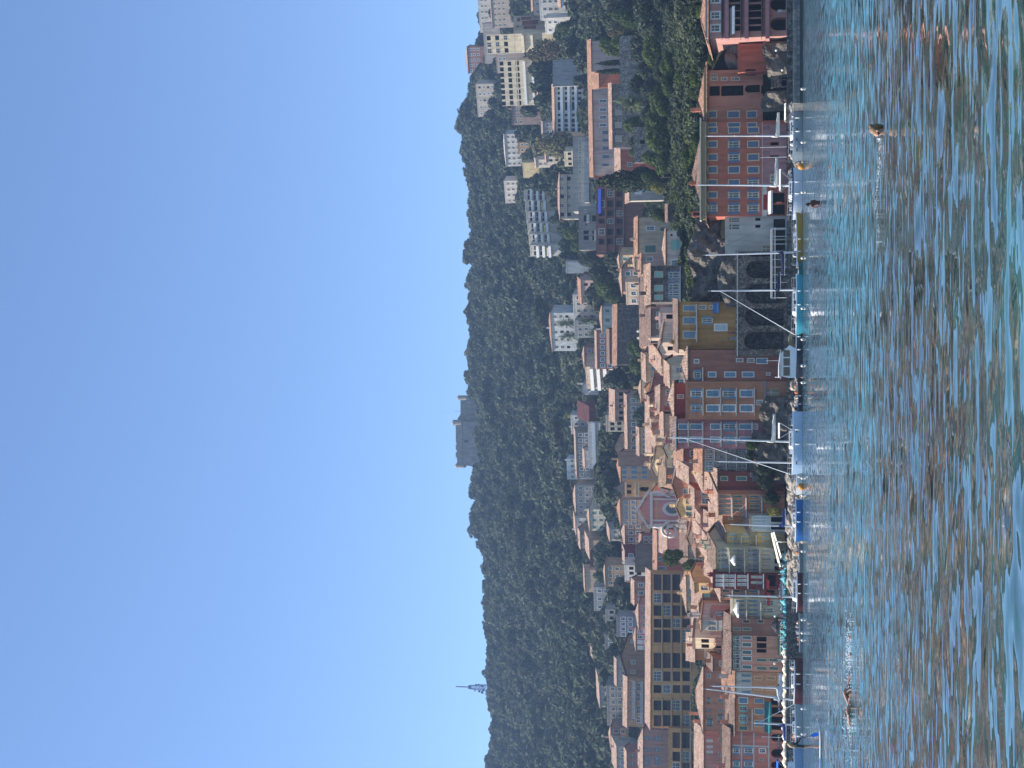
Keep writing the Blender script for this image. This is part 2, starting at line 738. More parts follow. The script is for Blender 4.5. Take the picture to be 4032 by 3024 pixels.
    geo = N('ShaderNodeNewGeometry')
    an = N('ShaderNodeVectorMath')
    an.operation = 'ADD'
    L(geo.outputs['Normal'], an.inputs[0])
    L(scn.outputs[0], an.inputs[1])
    nn = N('ShaderNodeVectorMath')
    nn.operation = 'NORMALIZE'
    L(an.outputs[0], nn.inputs[0])
    L(nn.outputs[0], b.inputs['Normal'])
    L(nn.outputs[0], b.inputs['Coat Normal'])
    # colour of the water over weed and over sand: a sandy strip 28 to 60 m out, wider on the right
    sx = N('ShaderNodeSeparateXYZ')
    L(vec, sx.inputs[0])
    big = noise(0.05, 4, 0.6, 0.6, 1.0, 3.0)
    # distance coordinate bent by noise and by x
    d1 = N('ShaderNodeMath')
    d1.operation = 'MULTIPLY_ADD'
    d1.inputs[1].default_value = 26.0
    L(big.outputs[0], d1.inputs[0])
    L(sx.outputs[1], d1.inputs[2])
    ramp = N('ShaderNodeMapRange')
    ramp.interpolation_type = 'SMOOTHSTEP'
    ramp.inputs[1].default_value = 32.0
    ramp.inputs[2].default_value = 48.0
    L(d1.outputs[0], ramp.inputs[0])
    ramp2 = N('ShaderNodeMapRange')
    ramp2.interpolation_type = 'SMOOTHSTEP'
    ramp2.inputs[1].default_value = 66.0
    ramp2.inputs[2].default_value = 105.0
    ramp2.inputs[3].default_value = 1.0
    ramp2.inputs[4].default_value = 0.0
    L(d1.outputs[0], ramp2.inputs[0])
    band = N('ShaderNodeMath')
    band.operation = 'MULTIPLY'
    L(ramp.outputs[0], band.inputs[0])
    L(ramp2.outputs[0], band.inputs[1])
    rx = N('ShaderNodeMapRange')
    rx.inputs[1].default_value = -9.0
    rx.inputs[2].default_value = 4.0
    rx.inputs[3].default_value = 0.55
    rx.inputs[4].default_value = 1.0
    L(sx.outputs[0], rx.inputs[0])
    band2 = N('ShaderNodeMath')
    band2.operation = 'MULTIPLY'
    L(band.outputs[0], band2.inputs[0])
    L(rx.outputs[0], band2.inputs[1])
    sh = N('ShaderNodeMapRange')
    sh.interpolation_type = 'SMOOTHSTEP'
    sh.inputs[1].default_value = 27.5
    sh.inputs[2].default_value = 22.0
    sh.inputs[3].default_value = 0.0
    sh.inputs[4].default_value = 0.22
    L(d1.outputs[0], sh.inputs[0])
    mxa = N('ShaderNodeMath')
    mxa.operation = 'MAXIMUM'
    L(sh.outputs[0], mxa.inputs[0])
    L(band2.outputs[0], mxa.inputs[1])
    weed = noise(0.9, 6, 0.7, 0.5, 1.2, 9.0)
    wr = N('ShaderNodeValToRGB')
    e = wr.color_ramp.elements
    e[0].position = 0.36
    e[0].color = (0.012, 0.018, 0.008, 1)
    e[1].position = 0.68
    e[1].color = (0.024, 0.095, 0.07, 1)
    x = e.new(0.5)
    x.color = (0.016, 0.04, 0.021, 1)
    L(weed.outputs[0], wr.inputs[0])
    mx = N('ShaderNodeMix')
    mx.data_type = 'RGBA'
    mx.inputs[7].default_value = (0.034, 0.19, 0.22, 1)
    L(mxa.outputs[0], mx.inputs[0])
    L(wr.outputs[0], mx.inputs[6])
    L(mx.outputs[2], b.inputs['Base Color'])
    return m


wv = []
for i in range(26):
    lam = 0.9 * (1.14 ** i) * NP.uniform(0.9, 1.1)
    if lam > 6:
        break
    an = math.radians(NP.normal(80, 32))
    wv.append((2 * math.pi / lam * math.cos(an), 2 * math.pi / lam * math.sin(an), 0.0018 * lam ** 0.8, NP.uniform(0, 6.28), lam))
rows = np.concatenate([[-40, -10, 1, 5], CAMH * F / np.linspace(1120, 40, 560), [243.0, 244.5, 250]])
cols = np.concatenate([[-3.0, -1.2, -0.6, -0.4], np.linspace(-0.31, 0.31, 420), [0.4, 0.6, 1.2, 3.0]])
gs, gd = np.meshgrid(cols, rows)
gx = gs * np.maximum(gd, 12.0)
gy = gd
gz = np.zeros_like(gx)
row_sp = np.gradient(rows)[:, None]
for kx, ky, am, ph, lam in wv:
    att = np.clip((lam / np.abs(row_sp) - 3.0) / 3.0, 0, 1) * (np.abs(gs) < 0.32) * (gd > 5)
    gz += att * am * np.sin(kx * gx + ky * gy + ph)
verts = np.stack([gx, gy, gz], -1).reshape(-1, 3)
nc = len(cols)
faces = [(j * nc + i, j * nc + i + 1, (j + 1) * nc + i + 1, (j + 1) * nc + i) for j in range(len(rows) - 1) for i in range(nc - 1)]
me = bpy.data.meshes.new('sea_water')
me.from_pydata(verts.tolist(), [], faces)
me.polygons.foreach_set('use_smooth', [True] * len(faces))
me.materials.append(watermat())
structure(newobj('sea_water', me))

# quay: paved strip with an edge wall
stone_quay = wallmat((0.22, 0.2, 0.17), 0.4, True)
mb = MB()
mb.box(-330, 330, 244.0, 251.0, -4.0, 2.35)
structure(mb.build('quay', wallmat((0.17, 0.15, 0.13), 0.5, True)))
# ================================================================ vegetation
def leaf_cloud(centers, radii, n, size, squash=1.0, rng=NP, shell=0.75, up=0.25):
    """many small leaf faces spread over the outer part of a set of blobs"""
    centers = np.asarray(centers, float)
    radii = np.asarray(radii, float)
    w = radii ** 2
    idx = rng.choice(len(radii), n, p=w / w.sum())
    d = rng.normal(size=(n, 3))
    d[:, 2] += up
    d /= np.linalg.norm(d, axis=1)[:, None]
    r = radii[idx] * (shell + (1.06 - shell) * rng.random(n))
    p = d * r[:, None]
    p[:, 2] *= squash
    p += centers[idx]
    nrm = d + rng.normal(size=(n, 3)) * 0.45
    nrm /= np.linalg.norm(nrm, axis=1)[:, None]
    t = np.cross(nrm, rng.normal(size=(n, 3)))
    t /= np.linalg.norm(t, axis=1)[:, None]
    b = np.cross(nrm, t)
    s = size * rng.uniform(0.6, 1.3, n)[:, None]
    t = t * s
    b = b * s * rng.uniform(0.5, 0.95, n)[:, None]
    k = nrm * s * 0.18
    v = np.stack([p - t, p - b + k, p + t, p + b + k], 1).reshape(-1, 3)
    return v


def mesh_quads(name, v, mats, mi=None):
    n = len(v) // 4
    me = bpy.data.meshes.new(name)
    me.vertices.add(len(v))
    me.vertices.foreach_set('co', v.astype(np.float32).ravel())
    me.loops.add(len(v))
    me.loops.foreach_set('vertex_index', np.arange(len(v), dtype=np.int32))
    me.polygons.add(n)
    me.polygons.foreach_set('loop_start', np.arange(0, len(v), 4, dtype=np.int32))
    me.polygons.foreach_set('loop_total', np.full(n, 4, np.int32))
    for mt in mats:
        me.materials.append(mt)
    if mi is not None:
        me.polygons.foreach_set('material_index', mi)
    me.update(calc_edges=True)
    return me


L_PINE = leafmat('pine_foliage', (0.04, 0.056, 0.032), (0.076, 0.092, 0.05))
L_OAK = leafmat('oak_foliage', (0.033, 0.046, 0.029), (0.058, 0.072, 0.042))
L_GREEN = leafmat('leafy_foliage', (0.036, 0.062, 0.018), (0.09, 0.12, 0.03), 0.3)
L_OLIVE = leafmat('olive_foliage', (0.1, 0.11, 0.065), (0.17, 0.175, 0.11))
L_CYP = leafmat('cypress_foliage', (0.022, 0.036, 0.016), (0.045, 0.06, 0.026), 0.15)
L_DRY = leafmat('dry_foliage', (0.12, 0.09, 0.05), (0.14, 0.14, 0.06))
L_PALM = leafmat('palm_foliage', (0.05, 0.075, 0.03), (0.1, 0.12, 0.05))
L_YEL = leafmat('yellow_foliage', (0.2, 0.17, 0.03), (0.2, 0.19, 0.05))
BARK = plain('bark', (0.09, 0.065, 0.045), 0.95, vary=0.35, scale=6)


def crown_round(R, nblob, nleaf, size, mat, squash=0.8, name='crown', seed=0):
    rng = np.random.default_rng(seed)
    c = rng.normal(size=(nblob, 3))
    c /= np.linalg.norm(c, axis=1)[:, None]
    c *= (R * 0.62 * rng.random(nblob) ** 0.4)[:, None]
    c[:, 2] = c[:, 2] * squash + R * 0.1
    rad = R * rng.uniform(0.28, 0.46, nblob)
    v = leaf_cloud(c, rad, nleaf, size, 0.85, rng)
    return mesh_quads(name, v, [mat])


def crown_umbrella(R, nblob, nleaf, size, mat, seed=0):
    rng = np.random.default_rng(seed)
    a = rng.random(nblob) * 6.283
    r = R * 0.8 * np.sqrt(rng.random(nblob))
    c = np.stack([r * np.cos(a), r * np.sin(a), R * 0.22 * (1 - (r / R) ** 2) + rng.normal(size=nblob) * R * 0.04], 1)
    rad = R * rng.uniform(0.16, 0.27, nblob)
    v = leaf_cloud(c, rad, nleaf, size, 0.65, rng, up=0.6)
    return mesh_quads('crown', v, [mat])


def crown_column(R, H, nleaf, size, mat, seed=0):
    rng = np.random.default_rng(seed)
    nb = 46
    t = np.linspace(0.02, 1, nb)
    prof = np.minimum(1, (1 - t) * 2.2 + 0.1) * np.minimum(1, 0.55 + t * 2.5)
    a = rng.random(nb) * 6.283
    rr = R * prof * 0.45
    c = np.stack([rr * np.cos(a), rr * np.sin(a), H * t * 0.96], 1)
    rad = R * prof * rng.uniform(0.5, 0.65, nb) + 0.1
    v = leaf_cloud(c, rad, nleaf, size, 1.3, rng, up=0.1)
    return mesh_quads('crown', v, [mat])


def trunk_mesh(h, r, spread, limbs=5, seed=0):
    rg = random.Random(seed)
    mb = MB()
    lean = rg.uniform(-0.08, 0.08) * h
    mb.tube([(0, 0, -0.8), (lean * .3, 0, h * .4), (lean, lean * .5, h)], [r * 1.25, r, r * .7], 7)
    for i in range(limbs):
        a = 6.283 * i / limbs + rg.random()
        s = spread * rg.uniform(.5, .9)
        mb.tube([(lean * .7, 0, h * rg.uniform(.6, .95)), (lean + math.cos(a) * s * .5, math.sin(a) * s * .5, h + s * .35),
                 (lean + math.cos(a) * s, math.sin(a) * s, h + s * rg.uniform(.4, .8))], [r * .5, r * .3, r * .12], 5)
    return mb.mesh('trunk', [BARK])


def palm_meshes(seed=0):
    rg = random.Random(seed)
    mb = MB()
    mb.tube([(0, 0, -0.8), (0.1, 0, 2), (0.0, 0.1, 4.6)], [0.42, 0.3, 0.34], 8)
    for k in range(40):      # old frond stubs
        a = k * 2.4
        z = 0.3 + k * 0.108
        mb.box(0.28 * math.cos(a) - .09, 0.28 * math.cos(a) + .09, 0.28 * math.sin(a) - .09, 0.28 * math.sin(a) + .09, z, z + 0.2)
    tk = mb.mesh('trunk', [BARK])
    vs = []
    for k in range(34):
        a = k * 2.399
        el = math.radians(78 - 95 * (k / 34.0) + rg.uniform(-8, 8))
        Ln = rg.uniform(2.5, 3.1)
        p = Vector((0, 0, 4.7))
        d = Vector((math.cos(a) * math.cos(el), math.sin(a) * math.cos(el), math.sin(el)))
        side = Vector((-math.sin(a), math.cos(a), 0))
        n = 15
        for i in range(n):
            q = p + d * (Ln / n)
            d = (d + Vector((0, 0, -0.085))).normalized()
            w = 0.62 * math.sin(math.pi * (0.12 + 0.86 * i / n)) + .08
            dn = Vector((0, 0, -0.3 * w))
            for sg in (-1, 1):
                tip = p + side * sg * w + d * w * .5 + dn
                vs += [p, tip, tip + d * 0.05, p + d * 0.13]
            p = q
    return tk, mesh_quads('crown', np.array([tuple(v) for v in vs]), [L_PALM])


TREE = {}


def tree_kind(key, crown, trunk, crown_z):
    TREE[key] = (crown, trunk, crown_z)


# kinds: unit sizes in metres; scaled per tree
tree_kind('pine', crown_round(4.5, 20, 900, 0.62, L_PINE, 0.75, seed=1), trunk_mesh(4, .3, 2.5, seed=1), 5.6)
tree_kind('pine2', crown_round(4.5, 15, 900, 0.62, L_PINE, 0.6, seed=2), trunk_mesh(4, .3, 2.5, seed=2), 5.2)
tree_kind('oak', crown_round(4.0, 22, 900, 0.55, L_OAK, 0.8, seed=3), trunk_mesh(3, .3, 2.5, seed=3), 4.6)
tree_kind('oak2', crown_round(4.0, 14, 900, 0.55, L_OAK, 0.65, seed=4), trunk_mesh(3, .3, 2.5, seed=4), 4.2)
tree_kind('leafy', crown_round(4.0, 26, 3600, 0.27, L_GREEN, 0.85, seed=5), trunk_mesh(3, .28, 2.6, seed=5), 4.8)
tree_kind('leafy2', crown_round(4.0, 18, 3600, 0.27, L_GREEN, 0.7, seed=6), trunk_mesh(3, .28, 2.6, seed=6), 4.5)
tree_kind('dark', crown_round(4.0, 24, 3600, 0.27, L_OAK, 0.85, seed=7), trunk_mesh(3, .28, 2.6, seed=7), 4.8)
tree_kind('olive', crown_round(3.5, 26, 3600, 0.22, L_OLIVE, 0.8, seed=8), trunk_mesh(2.5, .3, 2.2, seed=8), 4.0)
tree_kind('dry', crown_round(3.5, 22, 1500, 0.24, L_DRY, 0.9, seed=9), trunk_mesh(3, .3, 2.8, 8, seed=9), 4.4)
tree_kind('umbrella', crown_umbrella(5, 46, 2600, 0.3, L_PINE, seed=10), trunk_mesh(6, .3, 4.2, 9, seed=10), 8.4)
tree_kind('cypress', crown_column(1.9, 10, 4200, 0.24, L_CYP, seed=11), trunk_mesh(2, .22, .4, 3, seed=11), 0.6)
tree_kind('yellow', crown_round(3.2, 22, 2200, 0.24, L_YEL, 0.8, seed=12), trunk_mesh(2.5, .25, 2.2, seed=12), 3.8)
_pt, _pc = palm_meshes()
tree_kind('palm', _pc, _pt, 0.0)
TOPZ = {'pine': 5.6 + 4.6, 'pine2': 5.2 + 4.0, 'oak': 8.6, 'oak2': 7.4, 'leafy': 8.9, 'leafy2': 8.0, 'dark': 8.9, 'olive': 7.2, 'dry': 8.0,
        'umbrella': 10.6, 'cypress': 10.9, 'yellow': 7.0, 'palm': 7.4}
RAD = {'pine': 4.3, 'pine2': 4.3, 'oak': 3.8, 'oak2': 3.8, 'leafy': 3.8, 'leafy2': 3.8, 'dark': 3.8, 'olive': 3.3, 'dry': 3.3,
       'umbrella': 5.1, 'cypress': 1.7, 'yellow': 3.0, 'palm': 2.6}
CROWNS = {}


def tree(kind, name, label, y, vtop, D, width_px, height=None, group=None, sink=0.0):
    """y: photograph row of the stem; vtop: column of the crown's top; width in photograph pixels"""
    D = G(D)
    t = P(y, vtop, D)
    s = width_px * D / F / (2 * RAD[kind])
    gz_ = tz(t.x, t.y)
    H = t.z - gz_
    sz = H / TOPZ[kind] if H > 0.3 * TOPZ[kind] * s else s
    lo, hi = s * 0.6, s * (2.4 if kind in ('cypress', 'umbrella', 'palm') else 1.7)
    sz = min(max(sz, lo), hi)
    base = t.z - sz * TOPZ[kind]
    e = empty(name, (t.x, t.y, base), random.uniform(0, 6.28), label, 'tree', group)
    c, k, cz = TREE[kind]
    extra = max(0.0, base - gz_)
    o = newobj('trunk', k, e)
    o.scale = (s, s, sz)
    if extra > 0.05:
        mb = MB()
        mb.tube([(0, 0, -extra - 0.6), (0, 0, 0.5 * sz)], [.36 * s, .3 * s], 7)
        mb.build('trunk', BARK, e)
    o = newobj('crown', c, e, (0, 0, cz * sz))
    o.scale = (s, s, sz)
    CROWNS.setdefault(kind, o)
    return e
# ================================================================ building kit
GLASS = glassmat()
WHITE = plain('white_paint', (0.72, 0.71, 0.67), 0.6)
CREAMT = plain('cream_trim', (0.56, 0.46, 0.3), 0.8)
METAL = plain('railing_metal', (0.12, 0.12, 0.13), 0.5)
CONC = plain('pale_concrete', (0.5, 0.47, 0.42), 0.85)
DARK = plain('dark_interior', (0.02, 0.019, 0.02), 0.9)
SH = {'blue': plain('blue_grey_shutter', (0.17, 0.27, 0.34), 0.6), 'green': plain('green_shutter', (0.11, 0.19, 0.15), 0.6),
      'mint': plain('mint_shutter', (0.3, 0.5, 0.4), 0.6), 'pale': plain('pale_shutter', (0.5, 0.55, 0.5), 0.6),
      'maroon': plain('maroon_blind', (0.05, 0.02, 0.02), 0.8), 'white': WHITE, 'grey': plain('grey_shutter', (0.3, 0.31, 0.32), 0.6),
      'slate': plain('slate_blue_shutter', (0.13, 0.17, 0.24), 0.6), 'beige': plain('beige_panel', (0.45, 0.38, 0.3), 0.8),
      'brown': plain('brown_shutter', (0.09, 0.06, 0.045), 0.7)}
_WM = {}


def shutter_mesh(w, h, col):
    k = ('sh', round(w, 1), round(h, 1), col)
    if k not in _WM:
        w, h = max(k[1], .25), max(k[2], .4)
        mb = MB()
        t = .07
        mb.box(0, t, -.05, 0, 0, h)
        mb.box(w - t, w, -.05, 0, 0, h)
        for z in (0, h * .5 - t / 2, h - t):
            mb.box(t, w - t, -.05, 0, z, z + t)
        n = max(3, int(h / .16))
        for i in range(n):
            z = t + (h - 2 * t) * i / n
            mb.q([(t, -.04, z), (w - t, -.04, z), (w - t, -.008, z + h / n * .9), (t, -.008, z + h / n * .9)])
        mb.q([(t, -.004, t), (w - t, -.004, t), (w - t, -.004, h - t), (t, -.004, h - t)])
        _WM[k] = mb.mesh('shutter', [SH[col]])
    return _WM[k]


def window_mesh(style, w, h, trim, wallm):
    """origin at the lower left of the opening on the wall face; y into the wall"""
    k = (style, round(w, 1), round(h, 1), trim.name, wallm.name if style == 'a' else '')
    if k not in _WM:
        w, h = max(k[1], .3), max(k[2], .3)
        mb = MB()
        d = .2
        fr = min(.09, w * .12)
        if style in ('s', 'o', 'p', 'a') and style != 'a':
            e = min(.16, w * .18)     # painted surround, a little proud of the wall
            mb.box(-e, w + e, -.035, 0.02, h, h + e, 1)
            mb.box(-e, w + e, -.07, 0.02, -e, 0, 1)
            mb.box(-e, 0, -.035, 0.02, 0, h, 1)
            mb.box(w, w + e, -.035, 0.02, 0, h, 1)
        if style == 'b':              # rolled-down blind
            mb.box(0, w, d - .06, d, 0, h, 3)
            n = max(3, int(h / .2))
            for i in range(n):
                mb.box(0.03, w - .03, d - .085, d - .055, h * i / n + .02, h * (i + .8) / n, 3)
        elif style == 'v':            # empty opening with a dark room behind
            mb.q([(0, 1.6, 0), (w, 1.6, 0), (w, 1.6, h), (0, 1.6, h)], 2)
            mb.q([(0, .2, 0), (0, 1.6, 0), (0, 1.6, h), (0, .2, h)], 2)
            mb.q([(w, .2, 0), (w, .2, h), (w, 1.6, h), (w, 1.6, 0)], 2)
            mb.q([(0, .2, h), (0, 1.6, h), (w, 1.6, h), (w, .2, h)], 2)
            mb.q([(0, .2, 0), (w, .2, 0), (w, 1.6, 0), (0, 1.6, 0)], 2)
        else:
            mb.q([(0, d, 0), (w, d, 0), (w, d, h), (0, d, h)], 0)
            y0, y1 = d - .06, d - .004
            mb.box(0, fr, y0, y1, 0, h, 4)
            mb.box(w - fr, w, y0, y1, 0, h, 4)
            mb.box(fr, w - fr, y0, y1, 0, fr, 4)
            mb.box(fr, w - fr, y0, y1, h - fr, h, 4)
            n = 2 if w < 1.7 else max(2, int(w / .9))
            for i in range(1, n):
                mb.box(w * i / n - fr * .4, w * i / n + fr * .4, y0, y1, fr, h - fr, 4)
            mb.box(fr, w - fr, y0 + .01, y1, h * .62 - fr * .35, h * .62 + fr * .35, 4)
        if style in ('a', 'av'):
            pass
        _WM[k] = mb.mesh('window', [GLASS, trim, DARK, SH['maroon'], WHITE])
    return _WM[k]


def arch_mesh(w, h, wallm, deep, back):
    """fills the corners over an arched opening; dark room or glass behind"""
    mb = MB()
    r = w / 2
    n = 10
    zc = h - r
    pts = [(r - r * math.cos(math.pi * i / n), zc + r * math.sin(math.pi * i / n)) for i in range(n + 1)]
    for i in range(n):
        (xa, za), (xb, zb) = pts[i], pts[i + 1]
        mb.q([(xa, 0.01, za), (xb, 0.01, zb), (xb, .01, h), (xa, .01, h)], 0)
        mb.q([(xa, .01, za), (xa, deep, za), (xb, deep, zb), (xb, .01, zb)], 0)
    mb.q([(0, deep, 0), (w, deep, 0), (w, deep, h), (0, deep, h)], 1)
    if deep > .4:
        mb.q([(0, .24, 0), (0, deep, 0), (0, deep, h), (0, .24, h)], 0)
        mb.q([(w, .24, 0), (w, .24, h), (w, deep, h), (w, deep, 0)], 0)
    else:
        for x in (0.0, w * .5 - .04, w - .07):
            mb.box(x, x + .07, deep - .05, deep - .004, 0, h - (r * .9 if x != w * .5 - .04 else .02), 2)
        mb.box(.07, w - .07, deep - .05, deep - .004, zc - .04, zc + .04, 2)
    return mb.mesh('window', [wallm, back, WHITE])


FOOT = []
SPEC = []


class Bld:
    def __init__(s, name, label, yL, yR, vT, D, dep=9.0, yaw=0.0, wall=(.4, .3, .2), vB=None, stone=False, cat='building',
                 group=None, dirt=.35, low=0.0):
        s.name = name
        D = G(D)
        s.D = D
        s.k = .78 if (D < 258 and yR < 1940) else (.93 if D < 500 else .72)  # right waterfront stands in shade: part of that shade is put into its wall colour
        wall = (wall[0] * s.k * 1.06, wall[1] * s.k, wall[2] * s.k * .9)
        s.yw = math.radians(yaw)
        s.nrm = Vector((-math.sin(s.yw), -math.cos(s.yw), 0))
        s.av = Vector((math.cos(s.yw), -math.sin(s.yw), 0))
        s.C = P((yL + yR) / 2, vT, D)
        s.zt = s.C.z
        s.aL = s.px(yL, vT + 30)[0]
        s.aR = s.px(yR, vT + 30)[0]
        s.dep = dep
        cs = [s.C + s.av * a - s.nrm * k for a in (s.aL, s.aR) for k in (0, dep)]
        g = min(tz(c.x, c.y) for c in cs[0::2])
        if vB is not None:
            s.zb = s.px((yL + yR) / 2, vB)[1]
        else:
            s.zb = g - 0.8 - low
        if s.zb > s.zt - 2.0:
            s.zb = s.zt - 2.0
        s.H = s.zt - s.zb
        s.e = empty(name, (s.C.x, s.C.y, s.zb), -s.yw, label, cat, group)
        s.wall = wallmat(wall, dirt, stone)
        s.stone = stone
        s.trim = CREAMT
        s.open = []
        s.items = []
        FOOT.append((s.C.x, s.C.y, s.av.x, s.av.y, s.aL, s.aR, dep, s.zt))
        SPEC.append((label, yL, yR, vT, D))

    def px(s, y, x):
        """photograph pixel -> (along the facade, world z)"""
        d = ray(y, x)
        o = Vector((0, 0, CAMH))
        t = (s.C - o).dot(s.nrm) / d.dot(s.nrm)
        p = o + d * t
        return (p - s.C).dot(s.av), p.z

    def rect(s, v0, v1, y0, y1):
        """pixel box -> local x0,x1,z0,z1"""
        ym, vm = (y0 + y1) / 2, (v0 + v1) / 2
        xa = s.px(y1, vm)[0]
        xb = s.px(y0, vm)[0]
        return xa, xb, s.px(ym, v1)[1] - s.zb, s.px(ym, v0)[1] - s.zb

    def win(s, style, v0, v1, y0, y1, col='blue', trim=None):
        x0, x1, z0, z1 = s.rect(v0, v1, y0, y1)
        m = .12
        x0, x1, z0, z1 = max(x0, s.aL + m), min(x1, s.aR - m), max(z0, .05), min(z1, s.H - .08)
        if x1 - x0 < .3 or z1 - z0 < .3:
            return
        for (a, b, c, d) in s.open:
            if x0 < b and x1 > a and z0 < d and z1 > c:
                return
        s.open.append((x0, x1, z0, z1))
        s.items.append((style, x0, x1, z0, z1, col, trim or s.trim))

    def grid(s, style, rows, cols, col='blue', trim=None):
        for r in rows:
            for c in cols:
                st = style if len(style) == 1 else random.choice(style)
                s.win(st, r[0], r[1], c[0], c[1], col, trim)

    def auto(s, rows, cols, style='s', v0=None, v1=None, ww=1.0, wh=1.6, col='blue', trim=None, skip=0.0):
        """evenly spaced windows in metres"""
        zt = s.H - .9 if v0 is None else s.px((0 + 3024) / 2, v0)[1] - s.zb
        zb = s.px(1512, v1)[1] - s.zb if v1 is not None else max(.5, s.H - rows * 3.0)
        fh = (zt - zb) / rows
        Wd = s.aR - s.aL
        for r in range(rows):
            for c in range(cols):
                if random.random() < skip:
                    continue
                x = s.aL + Wd * (c + .5) / cols + random.uniform(-.12, .12)
                z1 = zt - fh * r - fh * .12
                w, h = min(ww, Wd / cols * .72), min(wh, fh * .72)
                z0 = z1 - h
                if z0 < .05:
                    continue
                st = style if len(style) == 1 else random.choice(style)
                if any(x - w / 2 < b and x + w / 2 > a and z0 < d and z1 > cc for (a, b, cc, d) in s.open):
                    continue
                s.open.append((x - w / 2, x + w / 2, z0, z1))
                s.items.append((st, x - w / 2, x + w / 2, z0, z1, col, trim or s.trim))

    def walls(s, left_windows=0):
        xs = sorted(set([s.aL, s.aR] + [o[0] for o in s.open] + [o[1] for o in s.open]))
        zs = sorted(set([0.0, s.H] + [o[2] for o in s.open] + [o[3] for o in s.open]))
        mb = MB()
        for i in range(len(xs) - 1):
            for j in range(len(zs) - 1):
                xm, zm = (xs[i] + xs[i + 1]) / 2, (zs[j] + zs[j + 1]) / 2
                if xs[i + 1] - xs[i] < 1e-4 or zs[j + 1] - zs[j] < 1e-4:
                    continue
                if any(o[0] < xm < o[1] and o[2] < zm < o[3] for o in s.open):
                    continue
                mb.q([(xs[i], 0, zs[j]), (xs[i + 1], 0, zs[j]), (xs[i + 1], 0, zs[j + 1]), (xs[i], 0, zs[j + 1])])
        for (a, b, c, d) in s.open:
            r = .24
            mb.q([(a, 0, c), (a, r, c), (a, r, d), (a, 0, d)][::-1])
            mb.q([(b, 0, c), (b, 0, d), (b, r, d), (b, r, c)][::-1])
            mb.q([(a, 0, d), (a, r, d), (b, r, d), (b, 0, d)][::-1])
            mb.q([(a, 0, c), (b, 0, c), (b, r, c), (a, r, c)][::-1])
        L_, R_, B_, H_ = s.aL, s.aR, s.dep, s.H
        mb.q([(L_, B_, 0), (L_, 0, 0), (L_, 0, H_), (L_, B_, H_)])
        mb.q([(R_, 0, 0), (R_, B_, 0), (R_, B_, H_), (R_, 0, H_)])
        mb.q([(R_, B_, 0), (L_, B_, 0), (L_, B_, H_), (R_, B_, H_)])
        mb.q([(L_, 0, H_), (R_, 0, H_), (R_, B_, H_), (L_, B_, H_)])
        mb.build('wall', s.wall, s.e)
        for (st, x0, x1, z0, z1, col, trim) in s.items:
            w, h = x1 - x0, z1 - z0
            if st in ('a', 'A'):
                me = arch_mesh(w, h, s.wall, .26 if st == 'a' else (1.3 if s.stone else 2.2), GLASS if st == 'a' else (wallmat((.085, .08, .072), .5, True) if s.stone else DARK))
                newobj('window' if st == 'a' else 'archway', me, s.e, (x0, 0, z0))
                continue
            me = window_mesh(st, w, h, trim, s.wall)
            o = newobj('window', me, s.e, (x0, 0, z0))
            o.scale = (w / max(round(w, 1), .3), 1, h / max(round(h, 1), .3))
            if st in ('s', 'o'):
                sm = shutter_mesh(w / 2, h, col)
                k = (w / 2) / max(round(w / 2, 1), .25)
                kz = h / max(round(h, 1), .4)
                if st == 's':
                    for xx in (0, w / 2 + .005):
                        q = newobj('shutter', sm, o, (xx / o.scale.x, .1, 0))
                        q.scale = (k * .99 / o.scale.x, 1, kz / o.scale.z)
                else:
                    for xx in (-w / 2 - .02, w + .02):
                        q = newobj('shutter', sm, o, (xx / o.scale.x, -.075, 0))
                        q.scale = (k * .98 / o.scale.x, 1, kz / o.scale.z)
        if left_windows:
            for r in range(left_windows):
                for c in range(2):
                    z1 = s.H - .9 - r * 3.0
                    if z1 < 2:
                        continue
                    y = s.dep * (c + .5) / 2
                    me = window_mesh('p', 1.0, 1.5, s.trim, s.wall)
                    o = newobj('window', me, s.e, (s.aL - .2 - .03, y + .5, z1 - 1.5), -math.pi / 2)
        return s

    def roof(s, kind='gable', pitch=18, col=(.36, .17, .1), over=.45, chim=1, ins=0.0):
        x0, x1, y0, y1, H = s.aL - over, s.aR + over, -over, s.dep + over, s.H + .005
        tp = math.tan(math.radians(pitch))
        mb = MB()
        th = .16
        m = tilemat(col) if col is not None else None
        if kind == 'flat':
            p = .18
            hgt = .45
            mb.box(s.aL - .06, s.aR + .06, -.06, p, H, H + hgt)
            mb.box(s.aL - .06, s.aR + .06, s.dep - p, s.dep + .06, H, H + hgt)
            mb.box(s.aL - .06, s.aL + p, p, s.dep - p, H, H + hgt)
            mb.box(s.aR - p, s.aR + .06, p, s.dep - p, H, H + hgt)
            mb.q([(s.aL, 0, H + .03), (s.aR, 0, H + .03), (s.aR, s.dep, H + .03), (s.aL, s.dep, H + .03)])
            r = mb.build('roof', s.wall if col is None else plain('flat_roof_%d' % int(col[0] * 100), col, .9), s.e)
        else:
            if kind == 'gable':
                ym = (y0 + y1) / 2
                hr = (ym - y0) * tp
                pts = [(x0, y0, H), (x1, y0, H), (x1, ym, H + hr), (x0, ym, H + hr), (x1, y1, H), (x0, y1, H)]
                polys = [(0, 1, 2, 3), (3, 2, 4, 5)]
                gab = [[(s.aL + .01, 0, s.H), (s.aL + .01, s.dep, s.H), (s.aL + .01, s.dep / 2, s.H + s.dep / 2 * tp)],
                       [(s.aR - .01, 0, s.H), (s.aR - .01, s.dep / 2, s.H + s.dep / 2 * tp), (s.aR - .01, s.dep, s.H)]]
            elif kind == 'front':
                xm = (x0 + x1) / 2
                hr = (xm - x0) * tp
                pts = [(x0, y0, H), (xm, y0, H + hr), (x1, y0, H), (x0, y1, H), (xm, y1, H + hr), (x1, y1, H)]
